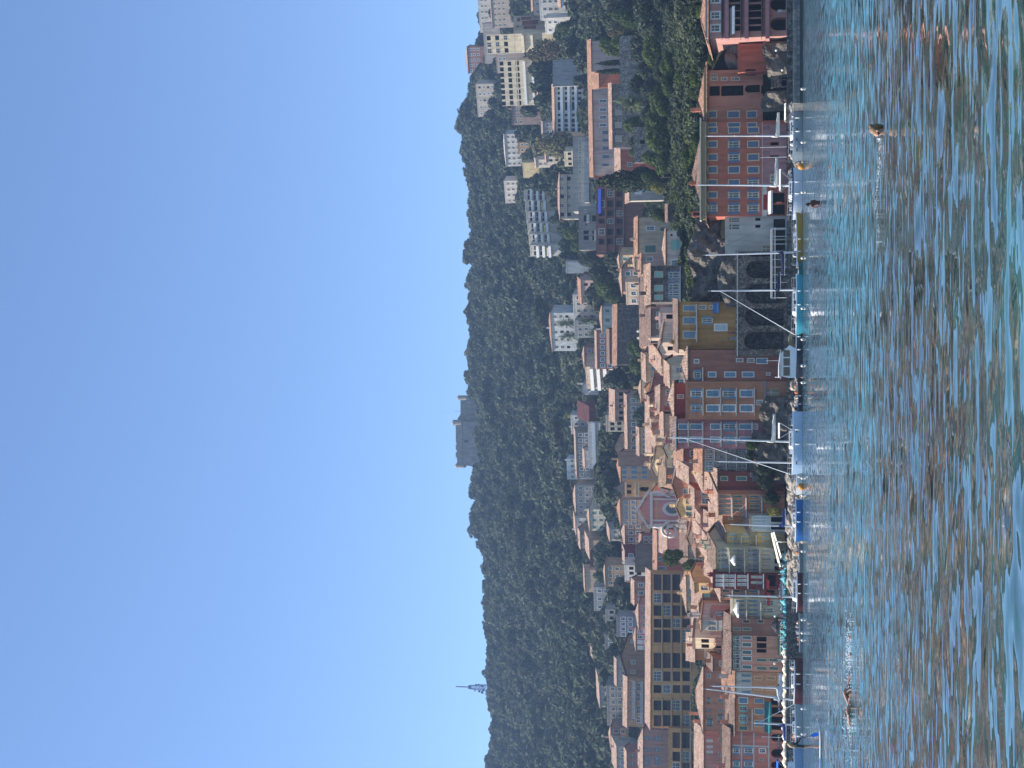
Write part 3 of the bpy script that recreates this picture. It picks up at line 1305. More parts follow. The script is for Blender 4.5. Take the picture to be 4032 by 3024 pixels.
                polys = [(0, 1, 4, 3), (1, 2, 5, 4)]
                xm2 = (s.aL + s.aR) / 2
                hh = (xm2 - s.aL) * tp
                gab = [[(s.aL, .01, s.H), (s.aR, .01, s.H), (xm2, .01, s.H + hh)], [(s.aL, s.dep - .01, s.H), (xm2, s.dep - .01, s.H + hh), (s.aR, s.dep - .01, s.H)]]
            elif kind == 'hip':
                k = min((x1 - x0), (y1 - y0)) / 2 * .98
                hr = k * tp
                if (x1 - x0) >= (y1 - y0):
                    ym = (y0 + y1) / 2
                    pts = [(x0, y0, H), (x1, y0, H), (x1, y1, H), (x0, y1, H), (x0 + k, ym, H + hr), (x1 - k, ym, H + hr)]
                    polys = [(0, 1, 5, 4), (1, 2, 5), (2, 3, 4, 5), (3, 0, 4)]
                else:
                    xm = (x0 + x1) / 2
                    pts = [(x0, y0, H), (x1, y0, H), (x1, y1, H), (x0, y1, H), (xm, y0 + k, H + hr), (xm, y1 - k, H + hr)]
                    polys = [(0, 1, 4), (1, 2, 5, 4), (2, 3, 5), (3, 0, 4, 5)]
                gab = []
            elif kind == 'shed':
                hr = (y1 - y0) * tp
                pts = [(x0, y0, H), (x1, y0, H), (x1, y1, H + hr), (x0, y1, H + hr)]
                polys = [(0, 1, 2, 3)]
                h2 = s.dep * tp
                gab = [[(s.aL + .01, 0, s.H), (s.aL + .01, s.dep, s.H), (s.aL + .01, s.dep, s.H + h2)],
                       [(s.aR - .01, 0, s.H), (s.aR - .01, s.dep, s.H + h2), (s.aR - .01, s.dep, s.H)],
                       [(s.aL, s.dep - .01, s.H), (s.aR, s.dep - .01, s.H), (s.aR, s.dep - .01, s.H + h2), (s.aL, s.dep - .01, s.H + h2)]]
            up_ = [Vector(p) + Vector((0, 0, th)) for p in pts]
            for pl in polys:
                mb.q([up_[i] for i in pl])
                mb.q([pts[i] for i in pl][::-1])
            # eaves edges
            edges = {}
            for pl in polys:
                for i in range(len(pl)):
                    a, b = pl[i], pl[(i + 1) % len(pl)]
                    edges.setdefault((min(a, b), max(a, b)), []).append((a, b))
            for k_, l in edges.items():
                if len(l) == 1:
                    a, b = l[0]
                    mb.q([pts[a], pts[b], up_[b], up_[a]])
            # ridge and hip cover tiles
            for k_, l in edges.items():
                if len(l) == 2:
                    a, b = k_
                    mb.tube([up_[a], up_[b]], .12, 5)
            for g in gab:
                mb.q(g, 1)
            r = mb.build('roof', [m, s.wall], s.e)
        for i in range(chim):
            cx = random.uniform(s.aL + .6, s.aR - .6)
            cy = s.dep * random.choice((.3, .5, .7))
            zc = s.H
            hgt = (1.1 if kind == 'flat' else 1.2 + min(cy, s.dep - cy) * tp)
            mc = MB()
            mc.box(cx - .32, cx + .32, cy - .25, cy + .25, zc + .1, zc + hgt)
            mc.box(cx - .4, cx + .4, cy - .33, cy + .33, zc + hgt, zc + hgt + .12)
            for q in (-.16, .16):
                mc.tube([(cx + q, cy, zc + hgt + .12), (cx + q, cy, zc + hgt + .5)], .1, 6)
            mc.build('chimney', s.wall, r)
        return s

    def balcony(s, v, y0, y1, out=1.1, rail='bars', col=None, th=.18):
        x0, x1, z, _ = s.rect(v, v, y0, y1)
        mb = MB()
        mb.box(x0, x1, -out, -.003, z - th, z)
        b = mb.build('balcony', col or CONC, s.e)
        mr = MB()
        h = .95
        if rail == 'bars':
            n = max(2, int((x1 - x0) / .22))
            for i in range(n + 1):
                x = x0 + .03 + (x1 - x0 - .06) * i / n
                mr.box(x - .012, x + .012, -out + .02, -out + .045, z, z + h)
            mr.box(x0, x1, -out + .01, -out + .06, z + h, z + h + .05)
            for x in (x0 + .005, x1 - .045):
                mr.box(x, x + .04, -out + .06, -.01, z + h, z + h + .05)
            mr.build('railing', METAL, b)
        elif rail == 'solid':
            mr.box(x0, x1, -out, -out + .12, z + .002, z + h)
            mr.box(x0, x0 + .12, -out + .12, -.01, z + .002, z + h)
            mr.box(x1 - .12, x1, -out + .12, -.01, z + .002, z + h)
            mr.build('parapet', col or CONC, b)
        elif rail == 'glass':
            mr.box(x0, x1, -out + .02, -out + .05, z + .05, z + h)
            mr.build('glass_panel', GLASS, b)
        return b

    def band(s, v0, v1, y0=None, y1=None, mat=None, out=.12, name='cornice'):
        if y0 is None:
            _, _, z0, z1 = s.rect(v0, v1, 1500, 1520)
            x0, x1 = s.aL - .02, s.aR + .02
        else:
            x0, x1, z0, z1 = s.rect(v0, v1, y0, y1)
        mb = MB()
        mb.box(x0, x1, -out, -.004, z0, z1)
        return mb.build(name, mat or s.trim, s.e)

    def panel(s, v0, v1, y0, y1, col, out=.03):
        x0, x1, z0, z1 = s.rect(v0, v1, y0, y1)
        mb = MB()
        mb.box(x0, x1, -out, -.003, z0, z1)
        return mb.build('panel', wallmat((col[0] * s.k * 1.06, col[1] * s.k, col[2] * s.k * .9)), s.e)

    def awning(s, v0, v1, y0, y1, out=1.8, mat=None):
        x0, x1, z0, z1 = s.rect(v0, v1, y0, y1)
        mb = MB()
        a = [(x0, -.01, z1), (x1, -.01, z1), (x1, -out, z0), (x0, -out, z0)]
        b = [(p[0], p[1], p[2] - .06) for p in a]
        mb.q(a[::-1])
        mb.q(b)
        for i in range(4):
            j = (i + 1) % 4
            mb.q([a[i], a[j], b[j], b[i]])
        mb.box(x0, x1, -out - .02, -out, z0 - .3, z0)     # valance
        return mb.build('awning', mat or WHITE, s.e)

    def sign(s, v0, v1, y0, y1, text, board, ink):
        x0, x1, z0, z1 = s.rect(v0, v1, y0, y1)
        mb = MB()
        mb.box(x0, x1, -.14, -.004, z0, z1)
        b = mb.build('sign_board', board, s.e)
        cu = bpy.data.curves.new('lettering', 'FONT')
        cu.body = text
        cu.align_x = 'CENTER'
        cu.align_y = 'CENTER'
        cu.size = (z1 - z0) * .95
        cu.extrude = .01
        cu.materials.append(ink)
        o = bpy.data.objects.new('lettering', cu)
        COL.objects.link(o)
        o.parent = b
        o.location = ((x0 + x1) / 2, -.16, (z0 + z1) / 2)
        o.rotation_euler = (math.pi / 2, 0, 0)
        dg = bpy.context.evaluated_depsgraph_get()
        wid = o.dimensions.x if o.dimensions.x > 0 else 1
        me = bpy.data.meshes.new_from_object(o.evaluated_get(dg))
        xs_ = [v.co.x for v in me.vertices]
        wid = max(xs_) - min(xs_)
        o2 = newobj('lettering', me, b, o.location)
        o2.rotation_euler = o.rotation_euler
        o2.scale = (min(1.6, (x1 - x0) * .9 / wid), 1, 1)
        bpy.data.objects.remove(o)
        return b
# ================================================================ the town
S = srgb
SALMON, ORANGE, TERRA = S(206, 138, 110), S(200, 112, 84), S(186, 84, 58)
OCHRE, YELLOW, CREAM = S(196, 144, 72), S(224, 186, 104), S(226, 200, 160)
PINK, ROSE, MAUVE = S(206, 140, 130), S(192, 120, 116), S(176, 120, 120)
BEIGE, TAN, BROWN = S(206, 176, 146), S(188, 148, 112), S(140, 96, 78)
GREY, WHITEW, PALE = S(180, 172, 164), S(224, 220, 212), S(222, 206, 186)
WINE, REDB = S(128, 48, 50), S(150, 78, 62)
STONE = S(138, 128, 118)
R_PINK, R_OR, R_BR = (.4, .245, .17), (.37, .19, .115), (.23, .14, .1)
HS = 'house'


def bl(name, label, *a, **k):
    return Bld(name, label, *a, **k)


# ---- far right on the water: pink hotel with arches and deep balconies
b = bl('hotel', 'pink waterside hotel with two big arches and deep balconies beside the pier', 152, -70, 2794, 247, 14, 0, S(198, 146, 138), vB=3102, dirt=.2)
b.win('A', 3033, 3094, 67, 120); b.win('A', 3033, 3094, -12, 42); b.win('A', 3033, 3094, -64, -24)
b.grid('v', [(2868, 2916), (2942, 2998)], [(16, 40), (44, 68), (74, 96), (102, 122), (-30, 8)])
b.grid('p', [(2800, 2834)], [(47, 73), (98, 123), (-30, 10)], trim=WHITE)
b.walls(); b.roof('hip', 16, R_OR, 1.0, 0)
pk = wallmat(S(176, 120, 122), .2)
for v in (2856, 2933, 3015):
    b.balcony(v, -70, 163, 2.0, 'none', pk, .6)
for v in (2842, 2916, 2998):
    b.band(v, v + 2, -70, 158, METAL, 1.95, 'handrail')
b.awning(2868, 2888, 37, 145, 2.2, WHITE)
b.band(2778, 2792, -70, 152, plain('grey_fascia', (.22, .23, .26)), .5)

# ---- red terrace wall and rough masonry between hotel and palazzo
b = bl('terrace_wall', 'plain terracotta terrace wall under dark ivy, between hotel and big orange building', 283, 172, 2916, 250.5, 3, 0, S(182, 104, 80), cat='wall', vB=3060)
b.win('A', 2934, 2976, 272, 281)
b.walls(); b.roof('flat', 0, None, chim=0)
b = bl('stone_house', 'rough stone boathouse wall with dark openings right at the quay', 345, 178, 3046, 248.6, 2.2, 0, STONE, cat='wall', stone=True, vB=3106)
for y0, y1 in ((284, 312), (314, 338), (236, 262), (200, 226)):
    b.win('v', 3078, 3104, y0, y1)
b.walls(); b.roof('flat', 0, None, chim=0)

# ---- the big orange palazzo
b = bl('palazzo', 'salmon right wing of the big orange building with open loggias', 481, 277, 2788, 253, 16, 0, SALMON, vB=3100)
b.win('v', 2793, 2834, 339, 377); b.win('v', 2840, 2927, 337, 377); b.win('A', 2933, 2992, 334, 364); b.win('v', 2997, 3028, 336, 367)
b.win('A', 2934, 2976, 282, 298)
b.grid('p', [(2800, 2824), (2840, 2863), (2881, 2911)], [(305, 316)])
b.win('p', 2799, 2824, 291, 299)
for v0, v1 in ((2791, 2820), (2867, 2910), (2943, 2978)):
    b.win('s', v0, v1, 439, 462, 'slate')
b.walls(); b.roof('hip', 17, R_OR, 1.2, 1)
b.band(2772, 2787, 268, 481, plain('ochre_cornice', (.3, .2, .08)), .9)
b = bl('palazzo', 'big orange waterfront building with rows of grey shutters and long ochre cornice', 853, 481, 2787, 251.5, 17, 0, ORANGE, vB=3100, dirt=.22)
cols = [(503, 522), (557, 579), (608, 630), (657, 680), (709, 728), (757, 778), (808, 831)]
st = {(1, 1): 'o', (1, 2): 'o', (2, 4): 'o', (1, 5): 'o', (2, 5): 'o', (1, 6): 'o', (2, 6): 'o', (0, 6): 'o'}
for r, (v0, v1) in enumerate([(2789, 2822), (2870, 2910), (2946, 2986)]):
    for c, (y0, y1) in enumerate(cols):
        b.win(st.get((r, c), 's'), v0, v1, y0, y1, 'slate')
for v0, v1 in ((2789, 2820), (2867, 2913), (2943, 2978)):
    b.win('s', v0, v1, 484, 498, 'slate')
for y0, y1 in ((560, 572), (612, 622)):
    b.win('v', 3034, 3066, y0, y1)
b.win('v', 3030, 3088, 760, 800); b.win('v', 3040, 3090, 806, 846); b.win('p', 3035, 3060, 690, 716)
b.walls(); b.roof('hip', 18, R_BR, 1.3, 3)
oc = plain('ochre_cornice', (.3, .2, .08))
b.band(2764, 2784, 481, 866, oc, 1.0)
b.band(2757, 2763, 470, 872, plain('cornice_edge', (.62, .56, .42)), 1.5, 'gutter')
mbk = MB()
x0, x1, z0, z1 = b.rect(2778, 2785, 484, 862)
n = 96
for i in range(n):
    x = x0 + (x1 - x0) * i / n
    mbk.box(x, x + .11, -1.12, -1.002, z0 + .1, z0 + .28)
mbk.build('dentil_row', CREAMT, b.e)
b.band(3000, 3003, 481, 853, CONC, .15)
for pv in ((3004, 3032, 490, 730), (3068, 3096, 490, 730), (3032, 3068, 490, 558), (3032, 3068, 574, 610), (3032, 3068, 624, 688), (3032, 3068, 718, 730)):
    b.panel(*pv, S(186, 138, 138))
b.panel(3004, 3020, 730, 853, S(205, 205, 200), .06)
b.panel(3006, 3020, 766, 826, S(150, 40, 46), .1)
b.awning(3022, 3036, 756, 846, 2.0, plain('off_white_canvas', (.6, .58, .55)))

# ---- white house and pergola restaurant
b = bl('house', 'plain white house with two arched openings left of the big orange building', 1000, 853, 2866, 252, 7, 0, S(200, 198, 192), vB=3100, dirt=.25)
b.win('a', 2870, 2911, 857, 875); b.win('a', 2870, 2911, 882, 904)
b.grid('v', [(2974, 2994)], [(858, 869), (885, 897)])
b.win('p', 3002, 3040, 966, 992)
b.grid('v', [(3046, 3092)], [(862, 896), (906, 940), (946, 985)])
b.walls(); b.roof('flat', 0, None, chim=0)

# ---- arcaded retaining wall
b = bl('arcade_wall', 'grey stone retaining wall with tall blind arches below the ochre house', 1402, 990, 2908, 250.3, 3.6, 0, STONE, cat='wall', stone=True, vB=3104, dirt=.5)
for y0, y1, v0, v1 in ((1028, 1095, 2938, 3040), (1117, 1195, 2936, 3080), (1214, 1282, 2932, 3086), (1307, 1375, 2930, 3086), (996, 1010, 2950, 3040)):
    b.win('A', v0, v1, y0, y1)
b.walls(); b.roof('flat', 0, None, chim=0)
b.band(2902, 2906, 990, 1402, CONC, .25)

# ---- ochre house on the arcade
b = bl('house', 'ochre yellow house with blue shutters standing on the stone arcade', 1376, 1190, 2674, 253.6, 9, 4, OCHRE, dirt=.4, low=4)
b.grid('s', [(2692, 2738)], [(1204, 1223), (1250, 1274), (1306, 1330)], 'blue')
b.win('o', 2766, 2804, 1254, 1270, 'blue'); b.win('s', 2815, 2861, 1278, 1300, 'pale', WHITE)
b.win('p', 2752, 2780, 1203, 1217); b.win('p', 2792, 2806, 1203, 1216)
b.walls(); b.roof('shed', 9, R_BR, .6, 1)
b.balcony(2742, 1196, 1345, .9); b.awning(2806, 2826, 1192, 1232, 1.0, plain('blue_canvas', (.07, .16, .3)))

# ---- stone house with mint shutters
b = bl('house', 'grey stone house with three mint shutters and striped tile roof', 1189, 1046, 2566, 264, 9, 0, S(120, 112, 110), stone=True)
b.grid('s', [(2579, 2608)], [(1071, 1090), (1125, 1144), (1163, 1179)], 'mint')
b.grid('p', [(2634, 2674)], [(1072, 1094), (1102, 1110), (1118, 1140), (1145, 1165), (1170, 1180)], trim=SH['blue'])
b.win('v', 2735, 2750, 1075, 1088)
b.walls(); b.roof('gable', 20, R_PINK, .5, 1); b.balcony(2678, 1050, 1186, 1.2); b.balcony(2738, 1110, 1188, 1.6, 'solid', WHITE)
# ---- cream house with mint shutters
b = bl('house', 'cream house with mint green shutters above the dark cliff', 1052, 908, 2624, 268, 8, 0, S(222, 200, 186))
b.win('s', 2644, 2682, 946, 983, 'mint'); b.win('s', 2694, 2724, 926, 941, 'green'); b.win('s', 2694, 2724, 975, 990, 'green')
b.win('p', 2645, 2667, 1024, 1045, trim=WHITE); b.win('s', 2694, 2725, 1022, 1041, 'mint'); b.win('v', 2640, 2648, 921, 929)
b.walls(); b.roof('hip', 14, R_PINK, .5, 0); b.balcony(2686, 912, 1000, .8)
b = bl('house', 'beige house with grey shutters behind the cream house with mint shutters', 1002, 856, 2514, 287, 9, 0, BEIGE)
b.win('p', 2546, 2577, 891, 907, trim=WHITE); b.win('s', 2540, 2582, 966, 993, 'green'); b.win('s', 2600, 2620, 895, 910, 'green')
b.walls(); b.roof('gable', 17, R_OR, .5, 1)
b = bl('ruin', 'ruined rough stone wall beside the garden above the big orange building', 872, 806, 2632, 271, 4, 8, S(110, 98, 88), stone=True)
b.win('v', 2650, 2664, 826, 838); b.walls(); b.roof('shed', 12, R_BR, .2, 0)

# ---- brown house and its tan neighbour
b = bl('house', 'dark brown plastered house with small white framed windows beside the arcade', 1502, 1378, 2712, 252.5, 11, 2, S(172, 112, 90), vB=3100)
b.win('p', 2734, 2751, 1416, 1429, trim=WHITE)
b.win('p', 2900, 2925, 1412, 1424, trim=WHITE); b.win('p', 2944, 2969, 1412, 1426, trim=WHITE); b.win('s', 2980, 3021, 1412, 1430, 'blue', WHITE)
b.win('p', 2867, 2874, 1446, 1452, trim=WHITE)
b.win('o', 2732, 2758, 1466, 1486, 'blue'); b.win('s', 2790, 2818, 1466, 1483, 'blue', WHITE); b.win('s', 2855, 2896, 1466, 1483, 'blue', WHITE)
b.win('s', 2924, 2967, 1466, 1483, 'blue', WHITE); b.win('p', 3018, 3032, 1468, 1477, trim=WHITE)
b.walls(); b.roof('hip', 22, R_PINK, .6, 0); b.balcony(2766, 1446, 1500, 1.0)
b = bl('house', 'tan five storey house with blue shutters and long balconies above moored white yacht', 1652, 1502, 2710, 252, 11, 0, S(196, 134, 96), vB=3100, dirt=.25)
b.grid('o', [(2722, 2762), (2848, 2894)], [(1541, 1560)], 'blue', WHITE)
b.grid('s', [(2784, 2830), (2916, 2963)], [(1538, 1561)], 'blue', WHITE)
b.win('o', 2722, 2762, 1598, 1614, 'blue'); b.grid('s', [(2784, 2830), (2846, 2894), (2916, 2963)], [(1596, 1619)], 'blue', WHITE)
b.win('p', 2980, 3002, 1577, 1593, trim=WHITE); b.win('a', 3018, 3068, 1530, 1564)
b.walls(); b.roof('flat', 0, None, chim=0)
for v in (2767, 2836, 2898, 2969):
    b.balcony(v, 1526, 1636, .8)
b.band(3009, 3016, 1500, 1634, plain('grey_fascia', (.22, .23, .26)), .2)
b = bl('house', 'dark red attic storey set back over the tan five storey house', 1650, 1508, 2658, 258, 8, 0, S(150, 70, 58))
b.grid('p', [(2668, 2690)], [(1555, 1568)]); b.walls(); b.roof('hip', 20, R_PINK, .5, 1)
# ---- mauve pink house
b = bl('house', 'mauve pink tall house with pale blue shutters behind the tallest mast', 1766, 1652, 2668, 253, 10, 0, S(192, 128, 130), vB=3100)
for v0, v1, s_ in ((2673, 2705, 's'), (2718, 2763, 's'), (2799, 2834, 's'), (2852, 2896, 'o'), (2912, 2958, 's'), (2966, 2982, 'p')):
    for y0, y1 in ((1671, 1689), (1722, 1739)):
        b.win(s_, v0, v1, y0, y1, 'blue', WHITE)
b.walls(); b.roof('gable', 16, R_BR, .5, 2); b.band(2660, 2667, mat=WHITE, out=.5)
for v in (2709, 2766, 2838, 2900, 2960):
    b.balcony(v, 1660, 1758, .7)
# ---- cluttered glazed balconies
b = bl('house', 'greyish narrow house cluttered with glazed balconies and washing', 1858, 1766, 2770, 255, 9, 0, S(176, 168, 150), vB=3060)
b.auto(4, 4, 'pg', 2772, 2945, 1.0, 1.6, trim=SH['grey']); b.walls(); b.roof('shed', 12, R_OR, .4, 1)
for v, y0, y1 in ((2812, 1770, 1815), (2858, 1770, 1852), (2900, 1790, 1856), (2938, 1768, 1850)):
    b.balcony(v, y0, y1, 1.2, 'solid' if v % 2 else 'bars')
# ---- red-brown house
b = bl('house', 'dark red brown house with green windows rising behind shrubs', 1946, 1856, 2828, 252.5, 10, 0, S(146, 74, 62), vB=3085)
b.win('s', 2839, 2864, 1877, 1891, 'green'); b.win('s', 2901, 2939, 1877, 1891, 'green'); b.win('s', 2955, 2978, 1864, 1876, 'green')
b.walls(); b.roof('shed', 15, R_PINK, .5, 1)
b = bl('house', 'salmon orange house with three rows of green balconied windows', 2030, 1946, 2830, 252, 10, 24, S(212, 134, 96), vB=3090)
cs = [(1951, 1959), (1970, 1978), (1988, 1996), (2004, 2012), (2018, 2025)]
b.grid('p', [(2834, 2875)], cs, trim=SH['green']); b.grid('s', [(2888, 2924), (2952, 2992)], cs[:4], 'green'); b.grid('p', [(3018, 3032)], [(2012, 2022)])
b.walls(); b.roof('shed', 14, R_PINK, .4, 1)
for v in (2880, 2936, 2998):
    b.balcony(v, 1950, 2026, .9)
# ---- ochre pair, pale shutter front
b = bl('house', 'ochre brown house with deep set back top behind the blue hulled sailboat', 2112, 2030, 2848, 254, 9, 8, S(176, 122, 62), vB=3085)
b.win('p', 2868, 2884, 2036, 2046); b.win('p', 2925, 2938, 2092, 2104); b.walls(); b.roof('shed', 16, R_PINK, .4, 1)
b = bl('shop', 'low pale green and white shuttered front behind the blue hulled sailboat', 2094, 2030, 2956, 251.2, 3, 10, S(214, 216, 200), vB=3098)
b.grid('s', [(2964, 3018)], [(2034, 2043), (2047, 2056), (2060, 2069), (2073, 2082)], 'pale', WHITE)
b.grid('v', [(3036, 3092)], [(2036, 2056), (2064, 2086)])
b.walls(); b.roof('shed', 22, R_PINK, .5, 0)
b = bl('house', 'yellow house with pale green shutters lit by grazing sun', 2156, 2094, 2862, 252.5, 9, 26, S(232, 200, 120), vB=3090)
b.grid('s', [(2872, 2900), (2928, 2950), (2998, 3028)], [(2101, 2109), (2117, 2125), (2136, 2144)], 'pale'); b.walls(); b.roof('shed', 14, R_PINK, .4, 1)
b.balcony(2917, 2100, 2152, .8); b.balcony(2976, 2096, 2152, .8)
b = bl('house', 'olive grey house with three arched top windows and white parasols on its balconies', 2258, 2156, 2822, 252, 10, 20, S(188, 182, 150), vB=3095)
b.grid('a', [(2828, 2864)], [(2162, 2174), (2181, 2194), (2200, 2213)])
cs = [(2163, 2172), (2181, 2190), (2199, 2208), (2222, 2231), (2240, 2249)]
b.win('s', 2836, 2868, 2224, 2236, 'pale'); b.grid('so', [(2884, 2922), (2942, 2984), (2999, 3036)], cs, 'grey'); b.grid('v', [(3050, 3088)], [(2170, 2190), (2200, 2220), (2230, 2248)])
b.walls(); b.roof('gable', 16, R_BR, .4, 2)
for v in (2870, 2930, 2990):
    b.balcony(v, 2160, 2254, .9)
b = bl('house', 'wine red house with pale shutters and bright red awnings', 2316, 2258, 2817, 251.5, 10, 6, WINE, vB=3095)
b.grid('s', [(2820, 2845), (2853, 2888)], [(2264, 2273), (2281, 2290), (2298, 2307)], 'pale', WHITE)
b.grid('s', [(2904, 2938)], [(2266, 2274), (2282, 2290), (2298, 2306)], 'pale', WHITE); b.grid('s', [(2958, 3000)], [(2268, 2276), (2290, 2298)], 'pale')
b.grid('v', [(3024, 3054)], [(2264, 2308)])
b.walls(); b.roof('flat', 0, None, chim=1)
for v in (2848, 2893, 2943, 3004):
    b.balcony(v, 2259, 2314, .9, 'bars', WHITE)
b.awning(3012, 3022, 2276, 2312, 1.4, plain('red_canvas', (.55, .04, .03)))
b = bl('house', 'narrow salmon topped house with blue shutters beside wine red house', 2362, 2316, 2840, 252.5, 9, 14, S(188, 122, 96), vB=3095)
b.grid('s', [(2846, 2872), (2890, 2914)], [(2322, 2331), (2342, 2351)], 'brown'); b.grid('s', [(2948, 2982)], [(2324, 2332), (2342, 2350)], 'slate'); b.grid('v', [(3018, 3050)], [(2324, 2352)])
b.walls(); b.roof('shed', 12, R_PINK, .4, 1); b.balcony(2882, 2318, 2360, .8); b.balcony(2935, 2318, 2360, .8); b.balcony(2986, 2318, 2360, .8)
b.awning(3012, 3024, 2322, 2372, 1.4, plain('red_canvas', (.55, .04, .03)))
b = bl('house', 'cream balconied house with teal shutters under a large white parasol', 2432, 2358, 2886, 252, 9, 18, S(206, 192, 160), vB=3095)
b.grid('s', [(2898, 2932), (2948, 2984)], [(2362, 2371), (2379, 2388), (2397, 2406), (2414, 2423)], 'blue'); b.grid('p', [(3002, 3046)], [(2366, 2384), (2396, 2414)])
b.walls(); b.roof('flat', 0, None, chim=1); b.balcony(2938, 2360, 2428, 1.3); b.balcony(2994, 2360, 2428, 1.3)
b = bl('house', 'brown plastered house above the black round canopy', 2502, 2432, 2882, 252, 9, 0, S(164, 112, 92), vB=3095)
b.grid('s', [(2926, 2950), (2984, 3006)], [(2442, 2452)], 'brown'); b.grid('s', [(2888, 2914), (2925, 2956)], [(2472, 2482)], 'green')
b.walls(); b.roof('gable', 17, R_BR, .4, 1)
b = bl('house', 'salmon house with white framed windows in rows under a brown tile roof', 2642, 2502, 2884, 251.5, 10, -4, S(208, 146, 118), vB=3095)
b.band(2916, 2919, mat=CONC)
b.grid('s', [(2924, 2958)], [(2505, 2516), (2532, 2545), (2562, 2575), (2586, 2600), (2620, 2633)], 'green', WHITE)
b.grid('s', [(2980, 3018), (3030, 3064)], [(2594, 2604), (2626, 2637)], 'green'); b.grid('v', [(2980, 3018)], [(2506, 2526), (2532, 2552), (2556, 2570)])
b.grid('p', [(2888, 2912)], [(2506, 2530), (2534, 2560), (2564, 2590), (2594, 2634)], trim=SH['green'])
b.walls(); b.roof('gable', 17, R_BR, .6, 2)
b.awning(3062, 3074, 2464, 2576, 1.6, plain('sage_canvas', (.15, .24, .17)))
b = bl('house', 'narrow house with white top floor and tan lower storeys, teal shutters', 2738, 2645, 2898, 251.5, 9, -3, S(196, 192, 184), vB=3095)
b.panel(2960, 3062, 2646, 2737, S(196, 142, 100)); b.grid('s', [(2920, 2956)], [(2654, 2664), (2676, 2686), (2700, 2710), (2720, 2730)], 'blue')
b.grid('s', [(2972, 3000), (3020, 3052)], [(2664, 2676), (2704, 2716)], 'green')
b.walls(); b.roof('shed', 15, R_OR, .4, 1)
b.sign(3062, 3073, 2694, 2806, 'LA MERE GERMAINE', plain('sign_dark', (.03, .03, .04)), WHITE)
b = bl('house', 'orange restaurant house with green shutters and long teal awning', 2882, 2738, 2897, 252, 10, -3, S(212, 138, 98), vB=3095)
b.win('s', 2911, 2942, 2748, 2768, 'blue', WHITE); b.win('o', 2911, 2942, 2784, 2797, 'mint'); b.win('o', 2911, 2942, 2822, 2840, 'mint'); b.win('s', 2911, 2942, 2860, 2874, 'green')
b.grid('s', [(2972, 3006)], [(2752, 2768), (2792, 2812), (2838, 2858)], 'blue'); b.grid('v', [(3036, 3088)], [(2752, 2776), (2786, 2812), (2822, 2846), (2854, 2874)])
b.walls(); b.roof('gable', 18, R_BR, .7, 2); b.balcony(2960, 2790, 2872, .9); b.awning(3010, 3031, 2760, 2881, 1.6, plain('teal_canvas', (.02, .17, .17)))
b = bl('house', 'rose red house with pale bands and ground floor arches at the left edge', 3085, 2882, 2880, 252, 10, -4, S(206, 126, 106), vB=3095)
b.grid('o', [(2888, 2910), (2932, 2963)], [(2948, 2964), (3001, 3016)], 'blue', WHITE); b.grid('p', [(2990, 3014)], [(2949, 2964)], trim=WHITE); b.grid('p', [(2990, 3006)], [(2988, 2996)])
b.grid('A', [(3036, 3090)], [(2890, 2920), (2950, 2985), (3000, 3030)])
b.walls(); b.roof('gable', 16, R_BR, .6, 1)
for v in (2920, 2968, 3026):
    b.band(v, v + 5, mat=CONC, out=.08)
b.band(2884, 3026, 2934, 2940, CONC, .09, 'pilaster')
b.sign(3062, 3071, 2890, 2946, 'TRASTEVERE', plain('sign_dark', (.03, .03, .04)), WHITE)

# ---- second row, left
b = bl('house', 'orange house with arched upper windows behind the brown roofs at left', 2880, 2636, 2772, 268, 10, -3, S(214, 140, 102), dirt=.3)
b.win('p', 2784, 2798, 2654, 2668); b.win('s', 2828, 2846, 2654, 2668, 'grey'); b.win('o', 2784, 2796, 2752, 2764, 'green'); b.win('a', 2780, 2800, 2792, 2804); b.win('a', 2780, 2800, 2816, 2828)
b.win('o', 2784, 2806, 2838, 2852, 'green'); b.win('s', 2828, 2848, 2752, 2764, 'grey'); b.win('p', 2830, 2842, 2792, 2802); b.win('o', 2826, 2846, 2820, 2836, 'green')
b.walls(); b.roof('hip', 18, R_PINK, .5, 2)
b = bl('house', 'rose pink house with white shutters and roof terrace, left edge second row', 3080, 2880, 2774, 270, 9, -2, S(212, 146, 124))
b.grid('s', [(2782, 2806)], [(2912, 2922), (2936, 2946), (2956, 2966)], 'white'); b.grid('p', [(2830, 2848)], [(2908, 2920), (2962, 2976), (3000, 3012)])
b.walls(); b.roof('shed', 15, R_PINK, .4, 1)
# long ochre apartment block
b = bl('apartment_building', 'long ochre apartment block with maroon blinds and continuous balconies', 2866, 2258, 2564, 300, 12, -2, S(206, 160, 92), dirt=.2)
cs = [(2262, 2324), (2337, 2373), (2384, 2425), (2437, 2471), (2480, 2530), (2571, 2631), (2644, 2682), (2698, 2729), (2758, 2797), (2816, 2860)]
for r, (v0, v1) in enumerate([(2575, 2603), (2612, 2639), (2650, 2677), (2688, 2715)]):
    for i, (y0, y1) in enumerate(cs):
        b.win(('b', 'v', 'p', 'b', 'v')[(i * 7 + r * 3) % 5], v0 - 1, v1 + 1, y0, y1, trim=SH['beige'])
b.walls(); b.roof('shed', 12, R_PINK, .7, 1)
oy = plain('ochre_slab', (.5, .33, .14))
for v in (2606, 2643, 2681, 2718):
    b.balcony(v, 2258, 2640, 1.3, 'bars', oy, .3); b.balcony(v, 2746, 2866, 1.3, 'bars', oy, .3)
b = bl('apartment_building', 'lower stepped left wing of the long ochre apartment block', 3080, 2868, 2638, 299, 11, -2, S(202, 156, 92))
cs = [(2884, 2946), (2960, 2997), (3004, 3050)]
